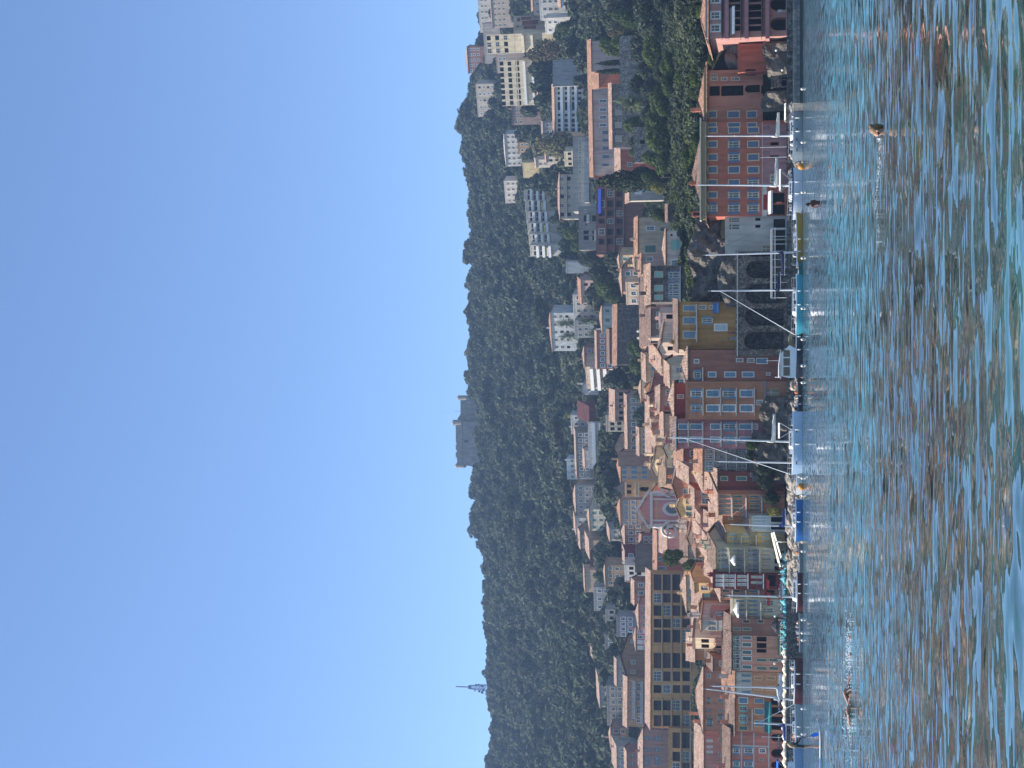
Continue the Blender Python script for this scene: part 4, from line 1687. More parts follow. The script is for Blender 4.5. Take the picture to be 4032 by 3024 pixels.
for r, (v0, v1) in enumerate([(2649, 2676), (2687, 2714), (2726, 2754)]):
    for i, (y0, y1) in enumerate(cs):
        b.win(('b', 'v', 'p')[(i + r) % 3], v0 - 1, v1 + 1, y0, y1, trim=SH['beige'])
b.walls(); b.roof('flat', 0, None, chim=0)
for v in (2680, 2718, 2757):
    b.balcony(v, 2868, 3060, 1.3, 'bars', oy, .3)
b = bl('house', 'pink square house with blue grey shutters above the ochre wing at left edge', 3085, 2874, 2534, 318, 10, 0, S(206, 148, 126))
b.grid('p', [(2539, 2559), (2577, 2599)], [(2902, 2913), (2945, 2957), (2980, 2991), (2998, 3009)], trim=SH['slate']); b.walls(); b.roof('hip', 22, R_PINK, .6, 1)
b = bl('apartment_building', 'tan building with arched top windows and pink tile roof above the ochre block', 2862, 2672, 2472, 325, 11, -3, S(200, 160, 116))
b.grid('a', [(2480, 2497)], [(2706, 2718), (2730, 2742), (2758, 2770), (2790, 2802), (2824, 2836)]); b.grid('p', [(2506, 2530), (2536, 2556)], [(2690, 2720), (2730, 2760), (2780, 2810), (2822, 2846)])
b.walls(); b.roof('gable', 20, R_PINK, .5, 1); b.balcony(2502, 2680, 2830, 1.2, 'solid', GREY and wallmat(GREY)); b.balcony(2532, 2680, 2850, 1.2, 'solid', wallmat(GREY))
b = bl('house', 'brown walled house with big plain dark roofs above the long block', 2672, 2500, 2474, 328, 12, -12, S(170, 136, 110))
b.grid('p', [(2484, 2500)], [(2520, 2532), (2600, 2614), (2640, 2652)]); b.walls(); b.roof('front', 18, S(120, 86, 70), .8, 1)
b = bl('house', 'rose house with white framed windows behind the ochre block', 2560, 2476, 2505, 318, 8, 0, S(214, 150, 140))
b.auto(2, 4, 'ps', 2508, 2556, trim=WHITE, col='white'); b.walls(); b.roof('hip', 18, R_PINK, .5, 1)
b = bl('house', 'big plain grey brown blank gable wall above the ochre block', 2254, 2152, 2506, 318, 12, 0, S(140, 122, 108)); b.walls(); b.roof('flat', 0, None, chim=1)
b = bl('house', 'pink house with red trim and pale windows left of the church', 2160, 2108, 2528, 322, 9, 0, S(196, 120, 118))
b.auto(2, 3, 'p', 2532, 2580, .9, 1.4, trim=WHITE); b.walls(); b.roof('gable', 17, R_OR, .4, 1)
b = bl('house', 'brick red house with green shutters beside grey blank wall', 2250, 2095, 2590, 305, 9, 0, S(190, 120, 106))
b.grid('s', [(2591, 2618)], [(2098, 2110), (2130, 2142)], 'white'); b.grid('s', [(2590, 2620)], [(2162, 2174), (2196, 2208), (2232, 2244)], 'blue', WHITE)
b.walls(); b.roof('shed', 13, R_OR, .4, 1)
b = bl('house', 'pale pink house with lean-to roof just left of the church volute', 2184, 2096, 2630, 292, 9, 0, S(210, 160, 150))
b.win('p', 2640, 2660, 2106, 2116); b.walls(); b.roof('shed', 18, R_PINK, .4, 0)
b = bl('house', 'grey plastered house with long brown tile roof below the church', 2225, 2015, 2712, 276, 12, 4, S(170, 152, 146))
b.grid('p', [(2716, 2730), (2750, 2764)], [(2130, 2142), (2160, 2172), (2192, 2204)]); b.walls(); b.roof('gable', 21, R_BR, .5, 2)
b = bl('house', 'brown house with teal shutters under pink eaves, second row', 2325, 2232, 2760, 268, 9, -4, S(150, 106, 84))
b.grid('s', [(2774, 2792)], [(2252, 2264), (2282, 2296)], 'green'); b.walls(); b.roof('shed', 15, R_PINK, .4, 2)
b = bl('house', 'wide dull brown house with single mint shutter, second row', 2440, 2326, 2768, 268, 9, -6, S(156, 104, 78))
b.win('s', 2772, 2794, 2338, 2350, 'mint'); b.grid('s', [(2778, 2796)], [(2390, 2402), (2412, 2424)], 'blue', WHITE); b.walls(); b.roof('shed', 16, R_PINK, .4, 1)
b = bl('house', 'small cream lit house with orange roof in front of the ochre block', 2404, 2272, 2704, 284, 9, 18, S(226, 194, 140))
b.grid('p', [(2712, 2728)], [(2290, 2302), (2320, 2334), (2350, 2362)], trim=SH['grey']); b.walls(); b.roof('hip', 20, R_PINK, .5, 1)
b = bl('house', 'rose house with flat terrace and grey window, second row beside white shed', 2500, 2400, 2806, 262, 7, 0, S(200, 142, 122))
b.win('p', 2820, 2848, 2412, 2422, trim=WHITE); b.win('p', 2822, 2842, 2460, 2474); b.walls(); b.roof('flat', 0, None, chim=2)
b = bl('house', 'orange attic house with white terrace balustrade, second row', 2600, 2502, 2740, 272, 8, -8, S(206, 132, 70))
b.win('p', 2748, 2764, 2548, 2560); b.win('s', 2748, 2766, 2516, 2528, 'grey'); b.walls(); b.roof('shed', 16, R_PINK, .5, 1)
b = bl('house', 'grey terrace house with two dark windows above brown tile roof', 2590, 2500, 2782, 264, 7, 0, S(184, 166, 154))
b.grid('p', [(2795, 2828)], [(2534, 2548), (2564, 2578)], trim=WHITE); b.walls(); b.roof('flat', 0, None, chim=1)
b = bl('house', 'small ochre house in shade between the orange houses', 2642, 2592, 2810, 263, 7, 0, S(168, 116, 84))
b.win('p', 2834, 2852, 2604, 2622); b.walls(); b.roof('shed', 12, R_BR, .3, 1)

# ---- middle of the old town
def jumble(rows):
    for (lab, yL, yR, vT, D, dep, yaw, colr, rk, rp, rc, r, c, sty, colw) in rows:
        q = bl(HS, lab, yL, yR, vT, D, dep, yaw, colr)
        if r:
            q.auto(r, c, sty, None, None, .95, 1.45, colw)
        q.walls(); q.roof(rk, rp, rc, .4, random.choice((1, 1, 2)))


jumble([
 ('lit yellow small house at the foot of the cypress garden', 1062, 1004, 2500, 300, 8, 20, S(236, 204, 140), 'hip', 18, R_PINK, 1, 1, 's', 'pale'),
 ('dusty pink house with slate window behind the stone house', 1078, 1000, 2528, 282, 7, 0, S(186, 146, 132), 'shed', 12, R_OR, 1, 2, 'p', 'slate'),
 ('house under a wide dark brown shaded roof, behind ochre house', 1352, 1216, 2566, 276, 13, 0, S(150, 118, 104), 'shed', 16, R_BR, 1, 3, 'p', 'blue'),
 ('small house under a steep dark tile roof behind stone house', 1218, 1080, 2546, 284, 10, -8, S(180, 136, 116), 'gable', 22, R_BR, 1, 3, 'p', 'blue'),
 ('pale pink terrace house with parapets behind ochre house', 1300, 1232, 2602, 270, 6, 14, S(228, 192, 176), 'flat', 0, None, 1, 2, 'v', 'blue'),
 ('cream gabled house catching sun left of ochre house', 1398, 1348, 2606, 268, 9, 30, S(240, 206, 180), 'front', 24, R_PINK, 1, 1, 'v', 'blue'),
 ('white narrow gable with blue sail shade beside the old roofs', 1378, 1330, 2536, 296, 8, 28, S(232, 226, 216), 'front', 20, R_PINK, 1, 1, 'v', 'blue'),
 ('ochre lit house with orange roof in the crowded old town', 1500, 1402, 2546, 288, 8, 12, S(226, 184, 134), 'gable', 20, R_PINK, 1, 3, 'ps', 'green'),
 ('pink walled roof house above the brown waterfront house', 1470, 1394, 2606, 276, 8, 22, S(222, 170, 146), 'shed', 22, R_PINK, 1, 2, 'v', 'blue'),
 ('cream house with mixed roofs above the brown waterfront house', 1520, 1440, 2640, 266, 7, 16, S(232, 204, 172), 'gable', 20, R_PINK, 1, 2, 'p', 'blue'),
 ('pale cream square house on the upper edge of old roofs', 1580, 1500, 2526, 294, 8, 10, S(236, 208, 160), 'hip', 18, R_PINK, 1, 3, 'sp', 'green'),
 ('brick toned house with cream corner in old town', 1640, 1566, 2560, 284, 8, 10, S(182, 112, 92), 'gable', 19, R_PINK, 1, 2, 'p', 'blue'),
 ('rose brown house with tile slopes behind red attic', 1620, 1520, 2602, 272, 7, -10, S(188, 130, 110), 'gable', 20, R_PINK, 1, 2, 'p', 'green'),
 ('beige house with green shutters behind mauve house', 1794, 1656, 2568, 286, 8, 6, S(212, 182, 148), 'shed', 16, R_PINK, 1, 4, 's', 'green'),
 ('long low tan house with shallow tile roof behind mauve house', 1720, 1630, 2616, 272, 7, 8, S(206, 164, 134), 'gable', 18, R_PINK, 1, 2, 'p', 'green'),
 ('bright cream house with three dark windows behind tallest mast', 1802, 1722, 2628, 272, 8, 16, S(238, 210, 164), 'front', 20, R_PINK, 1, 3, 'v', 'blue'),
 ('brown grey stone-roofed house right of the church', 1905, 1796, 2626, 282, 12, -10, S(150, 118, 100), 'gable', 21, S(150, 120, 96), 1, 2, 'p', 'blue'),
 ('lit orange gable with oval window below the church volute', 1962, 1852, 2666, 268, 9, 18, S(214, 130, 84), 'front', 16, R_PINK, 2, 2, 'p', 'blue'),
 ('low house under bright orange roof left of mauve house', 1862, 1762, 2694, 264, 8, 10, S(170, 90, 74), 'shed', 16, R_OR, 1, 2, 'p', 'white'),
 ('house with white shuttered rows above the cluttered balconies', 1900, 1846, 2716, 262, 7, 8, S(208, 140, 118), 'shed', 20, R_PINK, 1, 2, 's', 'white'),
 ('cream house lit at its corner above red brown house', 1930, 1880, 2770, 258, 6, 24, S(238, 206, 150), 'shed', 16, R_PINK, 1, 1, 'p', 'green'),
 ('mustard gabled house with green shutters below the church', 2036, 1962, 2680, 270, 8, 22, S(232, 204, 130), 'front', 20, R_PINK, 1, 3, 's', 'green'),
 ('salmon lane house with tile roof above the balconied salmon front', 1990, 1930, 2738, 262, 7, 12, S(206, 132, 104), 'gable', 20, R_PINK, 1, 2, 'p', 'green'),
 ('house with sunlit pink roof and open loft above yellow house', 2120, 2030, 2762, 264, 8, 20, S(232, 196, 164), 'gable', 22, R_PINK, 1, 2, 'p', 'mint'),
 ('mauve shaded house with lean-to roof above ochre pair', 2100, 2036, 2810, 258, 6, 4, S(176, 138, 136), 'shed', 16, R_PINK, 1, 2, 'p', 'blue'),
 ('small lit house with white framed window above olive grey house', 2200, 2120, 2790, 260, 7, 16, S(216, 162, 136), 'shed', 18, R_PINK, 1, 2, 'p', 'white'),
 ('low pink house between tree and olive grey house roof', 2270, 2200, 2800, 262, 7, 4, S(186, 120, 104), 'gable', 19, R_PINK, 1, 2, 'p', 'green'),
 ('orange roofed terrace house above narrow teal shuttered house', 2500, 2424, 2748, 276, 8, -4, S(192, 132, 112), 'gable', 20, R_PINK, 1, 2, 'p', 'blue'),
])

rj = random.Random(77)
CW = [('cream', S(236, 210, 172)), ('peach', S(230, 182, 148)), ('ochre', S(218, 170, 104)), ('rose', S(208, 148, 132)), ('tan', S(200, 160, 124)), ('sand', S(232, 206, 160)), ('brick', S(178, 112, 92)), ('pale grey', S(196, 186, 174))]
base_specs = [q_ for q_ in SPEC if q_[4] > 256 and q_[4] < 320]
seen_l = set()
for yy in range(1392, 2640, 46):
    for v0, v1 in ((2550, 2610), (2620, 2680), (2700, 2770)):
        if rj.random() < .2:
            continue
        y0 = yy + rj.uniform(-16, 16)
        vt = rj.uniform(v0, v1)
        if 1870 < y0 < 2250 and vt < 2705 or y0 > 2240 and vt < 2735 or y0 < 1680 and vt > 2655:
            continue
        D_ = float(np.interp(vt, [2540, 2600, 2660, 2720, 2780], [291, 281, 273, 266, 260])) + rj.uniform(-2, 2)
        nb = min(base_specs, key=lambda q_: abs((q_[1] + q_[2]) / 2 - y0) + abs(q_[3] - vt) * .8)
        wds = nb[0].replace(',', '').split()[:7]
        while wds[-1] in ('with', 'and', 'the', 'of', 'a', 'in', 'at', 'on', 'by', 'under', 'above', 'below', 'beside', 'behind', 'left', 'right', 'its', 'to', 'long', 'dark', 'blue', 'white', 'pink', 'small', 'single'):
            wds.pop()
        cn, cc = rj.choice(CW)
        rel = 'left' if y0 > (nb[1] + nb[2]) / 2 else 'right'
        lab = 'small %s house, %s of %s' % (cn, rel, ' '.join(wds))
        if lab in seen_l:
            lab = 'another ' + lab
        if lab in seen_l:
            continue
        seen_l.add(lab)
        w_ = rj.uniform(36, 66)
        q = bl(HS, lab, y0 + w_ / 2, y0 - w_ / 2, vt, D_, rj.uniform(5, 8), rj.choice((-12, 0, 8, 16, 24, 30)), cc)
        q.auto(rj.choice((1, 2)), rj.choice((1, 2, 2)), rj.choice(('s', 'p', 'o', 'v', 'ps')), None, None, .9, 1.4, rj.choice(('green', 'blue', 'pale', 'grey', 'mint')))
        q.walls(); q.roof(rj.choice(('gable', 'shed', 'hip', 'front', 'flat')), rj.uniform(14, 22), rj.choice((R_PINK, R_OR, R_PINK, R_BR)), .35, rj.choice((0, 1, 2)))

# ---- church of the old town
b = bl('church', 'baroque church with pink and white front, volutes and oval window', 2070, 1942, 2562, 286, 30, 3, S(206, 140, 134), dirt=.15)
b.walls()
wh = plain('white_stucco', (.6, .52, .46), .8)
KS = b.D / 286.0
for y in (1945, 1962, 2046, 2062):
    b.band(2568, 2680, y, y + 7, wh, .35, 'pilaster')
b.band(2560, 2571, 1936, 2076, wh, .7); b.band(2676, 2684, 1930, 2082, wh, .6)
b.band(2582, 2586, 1960, 2050, plain('gold_stucco', (.55, .4, .16)), .2, 'moulding')
cx, cz_ = b.px(2003, 2648)
mb = MB()
for rr, m_, yy in ((1.9 * KS, 0, -.25), (1.25 * KS, 1, -.32)):
    pts = [(cx + rr * .72 * math.cos(t * .314), yy, cz_ - b.zb + rr * math.sin(t * .314)) for t in range(20)]
    mb.q(pts, m_)
    for i in range(20):
        a_, c_ = pts[i], pts[(i + 1) % 20]
        mb.q([a_, c_, (c_[0], -.01, c_[2]), (a_[0], -.01, a_[2])], m_)
mb.build('oval_window', [wh, GLASS], b.e)
# pediment
xl, xr = b.px(2080, 2560)[0], b.px(1930, 2560)[0]
zp = b.px(2006, 2560)[1] - b.zb
za = b.px(2006, 2512)[1] - b.zb
xm = (xl + xr) / 2
mb = MB()
mb.q([(xl + .6, -.1, zp), (xr - .6, -.1, zp), (xm, -.1, za - .5)], 1)
for a_, c_ in (((xl, zp), (xm, za)), ((xm, za), (xr, zp))):
    for y0, y1 in ((-.9, 0.3),):
        p = [(a_[0], y0, a_[1]), (c_[0], y0, c_[1]), (c_[0], y1, c_[1]), (a_[0], y1, a_[1])]
        q = [(k[0], k[1], k[2] + .55) for k in p]
        mb.q(q); mb.q(p[::-1]); mb.q([p[0], p[1], q[1], q[0]]); mb.q([p[2], p[3], q[3], q[2]])
mb.build('pediment', [wh, b.wall], b.e)
# nave roof
mb = MB()
BD = b.dep
mb.q([(b.aL - .4, .6, b.H), (xm, .6, za - .3), (xm, BD, za - .3), (b.aL - .4, BD, b.H)][::-1])
mb.q([(xm, .6, za - .3), (b.aR + .4, .6, b.H), (b.aR + .4, BD, b.H), (xm, BD, za - .3)][::-1])
mb.q([(b.aL, BD - .1, b.H), (b.aR, BD - .1, b.H), (xm, BD - .1, za - .3)])
mb.build('roof', tilemat(R_OR), b.e)
for (yc, sg) in ((2084, -1), (1926, 1)):
    vx, vz = b.px(yc, 2640)
    vz -= b.zb
    mb = MB()
    pts = []
    for i in range(30):
        t = i * .36
        r_ = (1.75 - i * .05) * KS
        pts.append((vx + sg * (.2 * KS - r_ * math.cos(t)) * .9, -.3, vz + r_ * math.sin(t)))
    mb.tube(pts, .3 * KS, 6)
    x2 = b.aL if sg < 0 else b.aR
    mb.tube([(pts[0][0], -.3, vz), (x2 + sg * .3, -.3, vz + 2.2 * KS), (x2, -.3, vz + 4.2 * KS)], .3 * KS, 6)
    mb.box(vx - 1.4 * KS, vx + 1.4 * KS, -.5, .2, vz - 3.4 * KS, vz - 1.6 * KS)
    mb.build('volute', wh, b.e, smooth=True)
b = bl('bell_tower', 'ochre church bell tower with arched openings and black pointed roof', 1956, 1898, 2460, 296, 3.6, 6, S(214, 164, 110), dirt=.2)
b.win('A', 2518, 2554, 1918, 1936); b.win('b', 2466, 2486, 1908, 1920); b.win('b', 2466, 2486, 1930, 1944)
b.walls()
for v in (2458, 2496, 2508, 2572):
    b.band(v, v + 6, mat=CREAMT, out=.3)
mb = MB()
x0, x1 = b.aL, b.aR
xm = (x0 + x1) / 2
prev = None
for i, (k, z) in enumerate(((1.0, 0), (.8, .7), (.55, 1.3), (.3, 2.1), (.06, 3.4))):
    hw = (x1 - x0) / 2 * k
    hd = b.dep / 2 * k
    hc = b.dep / 2
    ring = [(xm - hw, hc - hd, b.H + z), (xm + hw, hc - hd, b.H + z), (xm + hw, hc + hd, b.H + z), (xm - hw, hc + hd, b.H + z)]
    if prev:
        for j in range(4):
            mb.q([prev[j], prev[(j + 1) % 4], ring[(j + 1) % 4], ring[j]])
    prev = ring
mb.q(prev)
mb.build('roof', plain('black_slate', (.03, .03, .035), .5), b.e)
b = bl('apartment_building', 'tan building with blue grey shutters right of the bell tower', 1900, 1782, 2446, 315, 10, 4, S(208, 164, 132))
b.grid('s', [(2450, 2468), (2486, 2508), (2528, 2547)], [(1836, 1846), (1852, 1866), (1874, 1884)], 'blue'); b.walls(); b.roof('hip', 20, R_OR, .5, 1)
b = bl('house', 'plain grey brown blank wall beside the bell tower', 1836, 1780, 2440, 308, 6, 0, S(150, 124, 108)); b.walls(); b.roof('flat', 0, None, chim=0)
b = bl('house', 'long peach house with dark window row above the old roofs', 1790, 1690, 2520, 304, 8, 4, S(206, 168, 140))
b.auto(1, 5, 'p', 2524, 2552); b.walls(); b.roof('gable', 18, R_PINK, .5, 1)
# ================================================================ upper town and hillside villas
# long terracotta-roofed building on the right
b = bl('villa', 'long pale pink building with terracotta roof above the stone garden walls', 690, 160, 2334, 330, 10, 9, S(226, 196, 182))
b.grid('p', [(2361, 2388)], [(392, 404), (426, 437), (456, 468), (487, 498)], trim=WHITE)
b.grid('s', [(2372, 2398)], [(515, 528), (546, 558), (577, 590), (611, 623), (644, 654)], 'slate'); b.walls(); b.roof('gable', 20, R_OR, .7, 1)
b = bl('garden_wall', 'rough stone garden wall with beige panels below the long pink building', 580, 330, 2412, 318, 2.5, 8, S(170, 156, 142), stone=True, cat='wall')
b.grid('s', [(2424, 2446)], [(432, 452), (482, 502), (535, 556)], 'beige'); b.walls(); b.roof('shed', 24, R_PINK, .5, 0)
b = bl('house', 'small orange roofed annex in front of the long pink building', 345, 282, 2360, 322, 7, 10, S(214, 120, 84))
b.walls(); b.roof('shed', 26, R_OR, .3, 0)
b = bl('house', 'brick red house end under tile roof beside the great cypress', 705, 590, 2446, 308, 8, 10, S(190, 100, 80))
b.win('p', 2470, 2488, 640, 655); b.walls(); b.roof('shed', 18, R_PINK, .5, 1)
b = bl('house', 'grey house end with white shutters below the great cypress', 790, 712, 2480, 298, 8, 4, S(176, 168, 158))
b.grid('s', [(2500, 2526)], [(727, 765)], 'white'); b.walls(); b.roof('shed', 14, R_PINK, .5, 0)
b = bl('garden_wall', 'grey stone terrace wall under the palm tree', 420, 140, 2446, 306, 2, 4, S(168, 160, 150), stone=True, cat='wall'); b.walls(); b.roof('flat', 0, None, chim=0)
b = bl('garden_wall', 'low stone terrace wall among the trees above the orange building', 640, 500, 2500, 296, 2, 4, S(166, 156, 144), stone=True, cat='wall')
b.win('v', 2520, 2540, 552, 566); b.walls(); b.roof('flat', 0, None, chim=0)
# brown modern block with blue awning
b = bl('apartment_building', 'brown modern apartment block with glazed loggias and blue awning', 1002, 640, 2352, 336, 11, 0, S(150, 108, 94))
cs = [(655, 690), (705, 735), (745, 775), (790, 815), (830, 850), (862, 880), (900, 925), (940, 962)]
for r, (v0, v1) in enumerate([(2358, 2380), (2392, 2414), (2428, 2450)]):
    for i, (y0, y1) in enumerate(cs):
        b.win('v' if (i + r) % 3 else 'p', v0, v1, y0, y1)
b.walls(); b.roof('flat', 0, None, chim=0)
for v in (2386, 2420, 2456):
    b.balcony(v, 640, 1000, 1.6, 'bars', wallmat(S(150, 108, 94)), .35)
b.awning(2354, 2368, 745, 842, 1.8, plain('bright_blue_canvas', (.01, .035, .25)))
b = bl('apartment_building', 'grey concrete block with small balconies above the brown block', 984, 812, 2283, 362, 10, 3, S(168, 160, 154))
b.win('p', 2300, 2310, 826, 837); b.grid('v', [(2298, 2318), (2332, 2348)], [(848, 872), (908, 922), (928, 945)]); b.win('v', 2306, 2312, 880, 887)
b.walls(2); b.roof('flat', 0, None, chim=1); b.balcony(2320, 845, 876, 1.0, 'solid'); b.balcony(2350, 905, 946, 1.0, 'solid')
b = bl('apartment_building', 'long low grey concrete building with grouped dark windows', 832, 538, 2260, 384, 9, 0, S(190, 186, 176))
b.grid('p', [(2278, 2289)], [(548, 556), (560, 566), (576, 584), (588, 594), (598, 604), (616, 624), (630, 636), (656, 664), (672, 680), (718, 728), (756, 764), (774, 782)])
b.walls(); b.roof('flat', 0, None, chim=1); b.band(2304, 2322, 560, 800, wallmat(S(186, 180, 168)), 2.2, 'retaining_step')
b = bl('villa', 'grey villa with shallow hipped tile roof and columns', 862, 686, 2206, 402, 10, 4, S(196, 188, 176))
b.auto(2, 5, 'pv', 2208, 2262, 1.6, 1.8); b.walls(2); b.roof('hip', 16, S(176, 138, 116), .9, 1); b.balcony(2232, 690, 855, 1.4, 'bars')
b = bl('hotel', 'white balconied hotel with regular grid of loggias under a pale roof', 522, 334, 2186, 432, 10, 9, S(232, 228, 222))
cs = [(338, 352), (362, 372), (382, 394), (402, 434), (448, 458), (468, 482), (488, 499), (505, 518)]
b.grid('v', [(2196, 2212), (2224, 2240), (2252, 2268), (2276, 2290)], cs); b.walls(); b.roof('shed', 14, R_PINK, .9, 0)
for v in (2216, 2244, 2272):
    b.balcony(v, 336, 520, 1.2, 'solid', WHITE, .3)
b = bl('house', 'grey garage building beside the white balconied hotel', 340, 235, 2180, 428, 8, 3, S(170, 170, 172)); b.walls(); b.roof('flat', 0, None, chim=0)
# cream block with red patches
b = bl('apartment_building', 'cream apartment building with flaking dark red patches on its end wall', 132, 62, 2026, 485, 9, 0, S(206, 190, 168), dirt=.5)
for v0, v1, y0, y1 in ((2052, 2092, 66, 78), (2056, 2120, 80, 98), (2036, 2048, 70, 84), (2062, 2110, 100, 116), (2034, 2042, 100, 108)):
    b.panel(v0, v1, y0, y1, S(140, 84, 74))
b.walls(); b.roof('flat', 0, None, chim=0)
b = bl('apartment_building', 'pale yellow apartment front with stacked balconies beside red patched end wall', 208, 132, 2026, 478, 9, 26, S(226, 212, 180))
b.auto(3, 3, 'pv', 2030, 2120, 2.2, 1.9); b.walls(); b.roof('flat', 0, None, chim=2)
for v in (2064, 2100):
    b.balcony(v, 136, 204, 1.6, 'solid', wallmat(S(226, 212, 180)))
b = bl('apartment_building', 'long pale yellow building half hidden behind pines', 415, 236, 2040, 495, 9, 20, S(228, 216, 188))
b.auto(3, 8, 'v', 2044, 2130, 2.2, 1.8); b.walls(); b.roof('flat', 0, None, chim=1)
b.balcony(2072, 240, 410, 1.4, 'solid', WHITE); b.balcony(2104, 240, 410, 1.4, 'solid', WHITE)
b = bl('villa', 'small lit cream villa with arch below the long yellow building', 412, 368, 2122, 470, 8, 24, S(240, 214, 160)); b.win('A', 2132, 2150, 380, 400); b.walls(); b.roof('gable', 18, R_PINK, .5, 0)
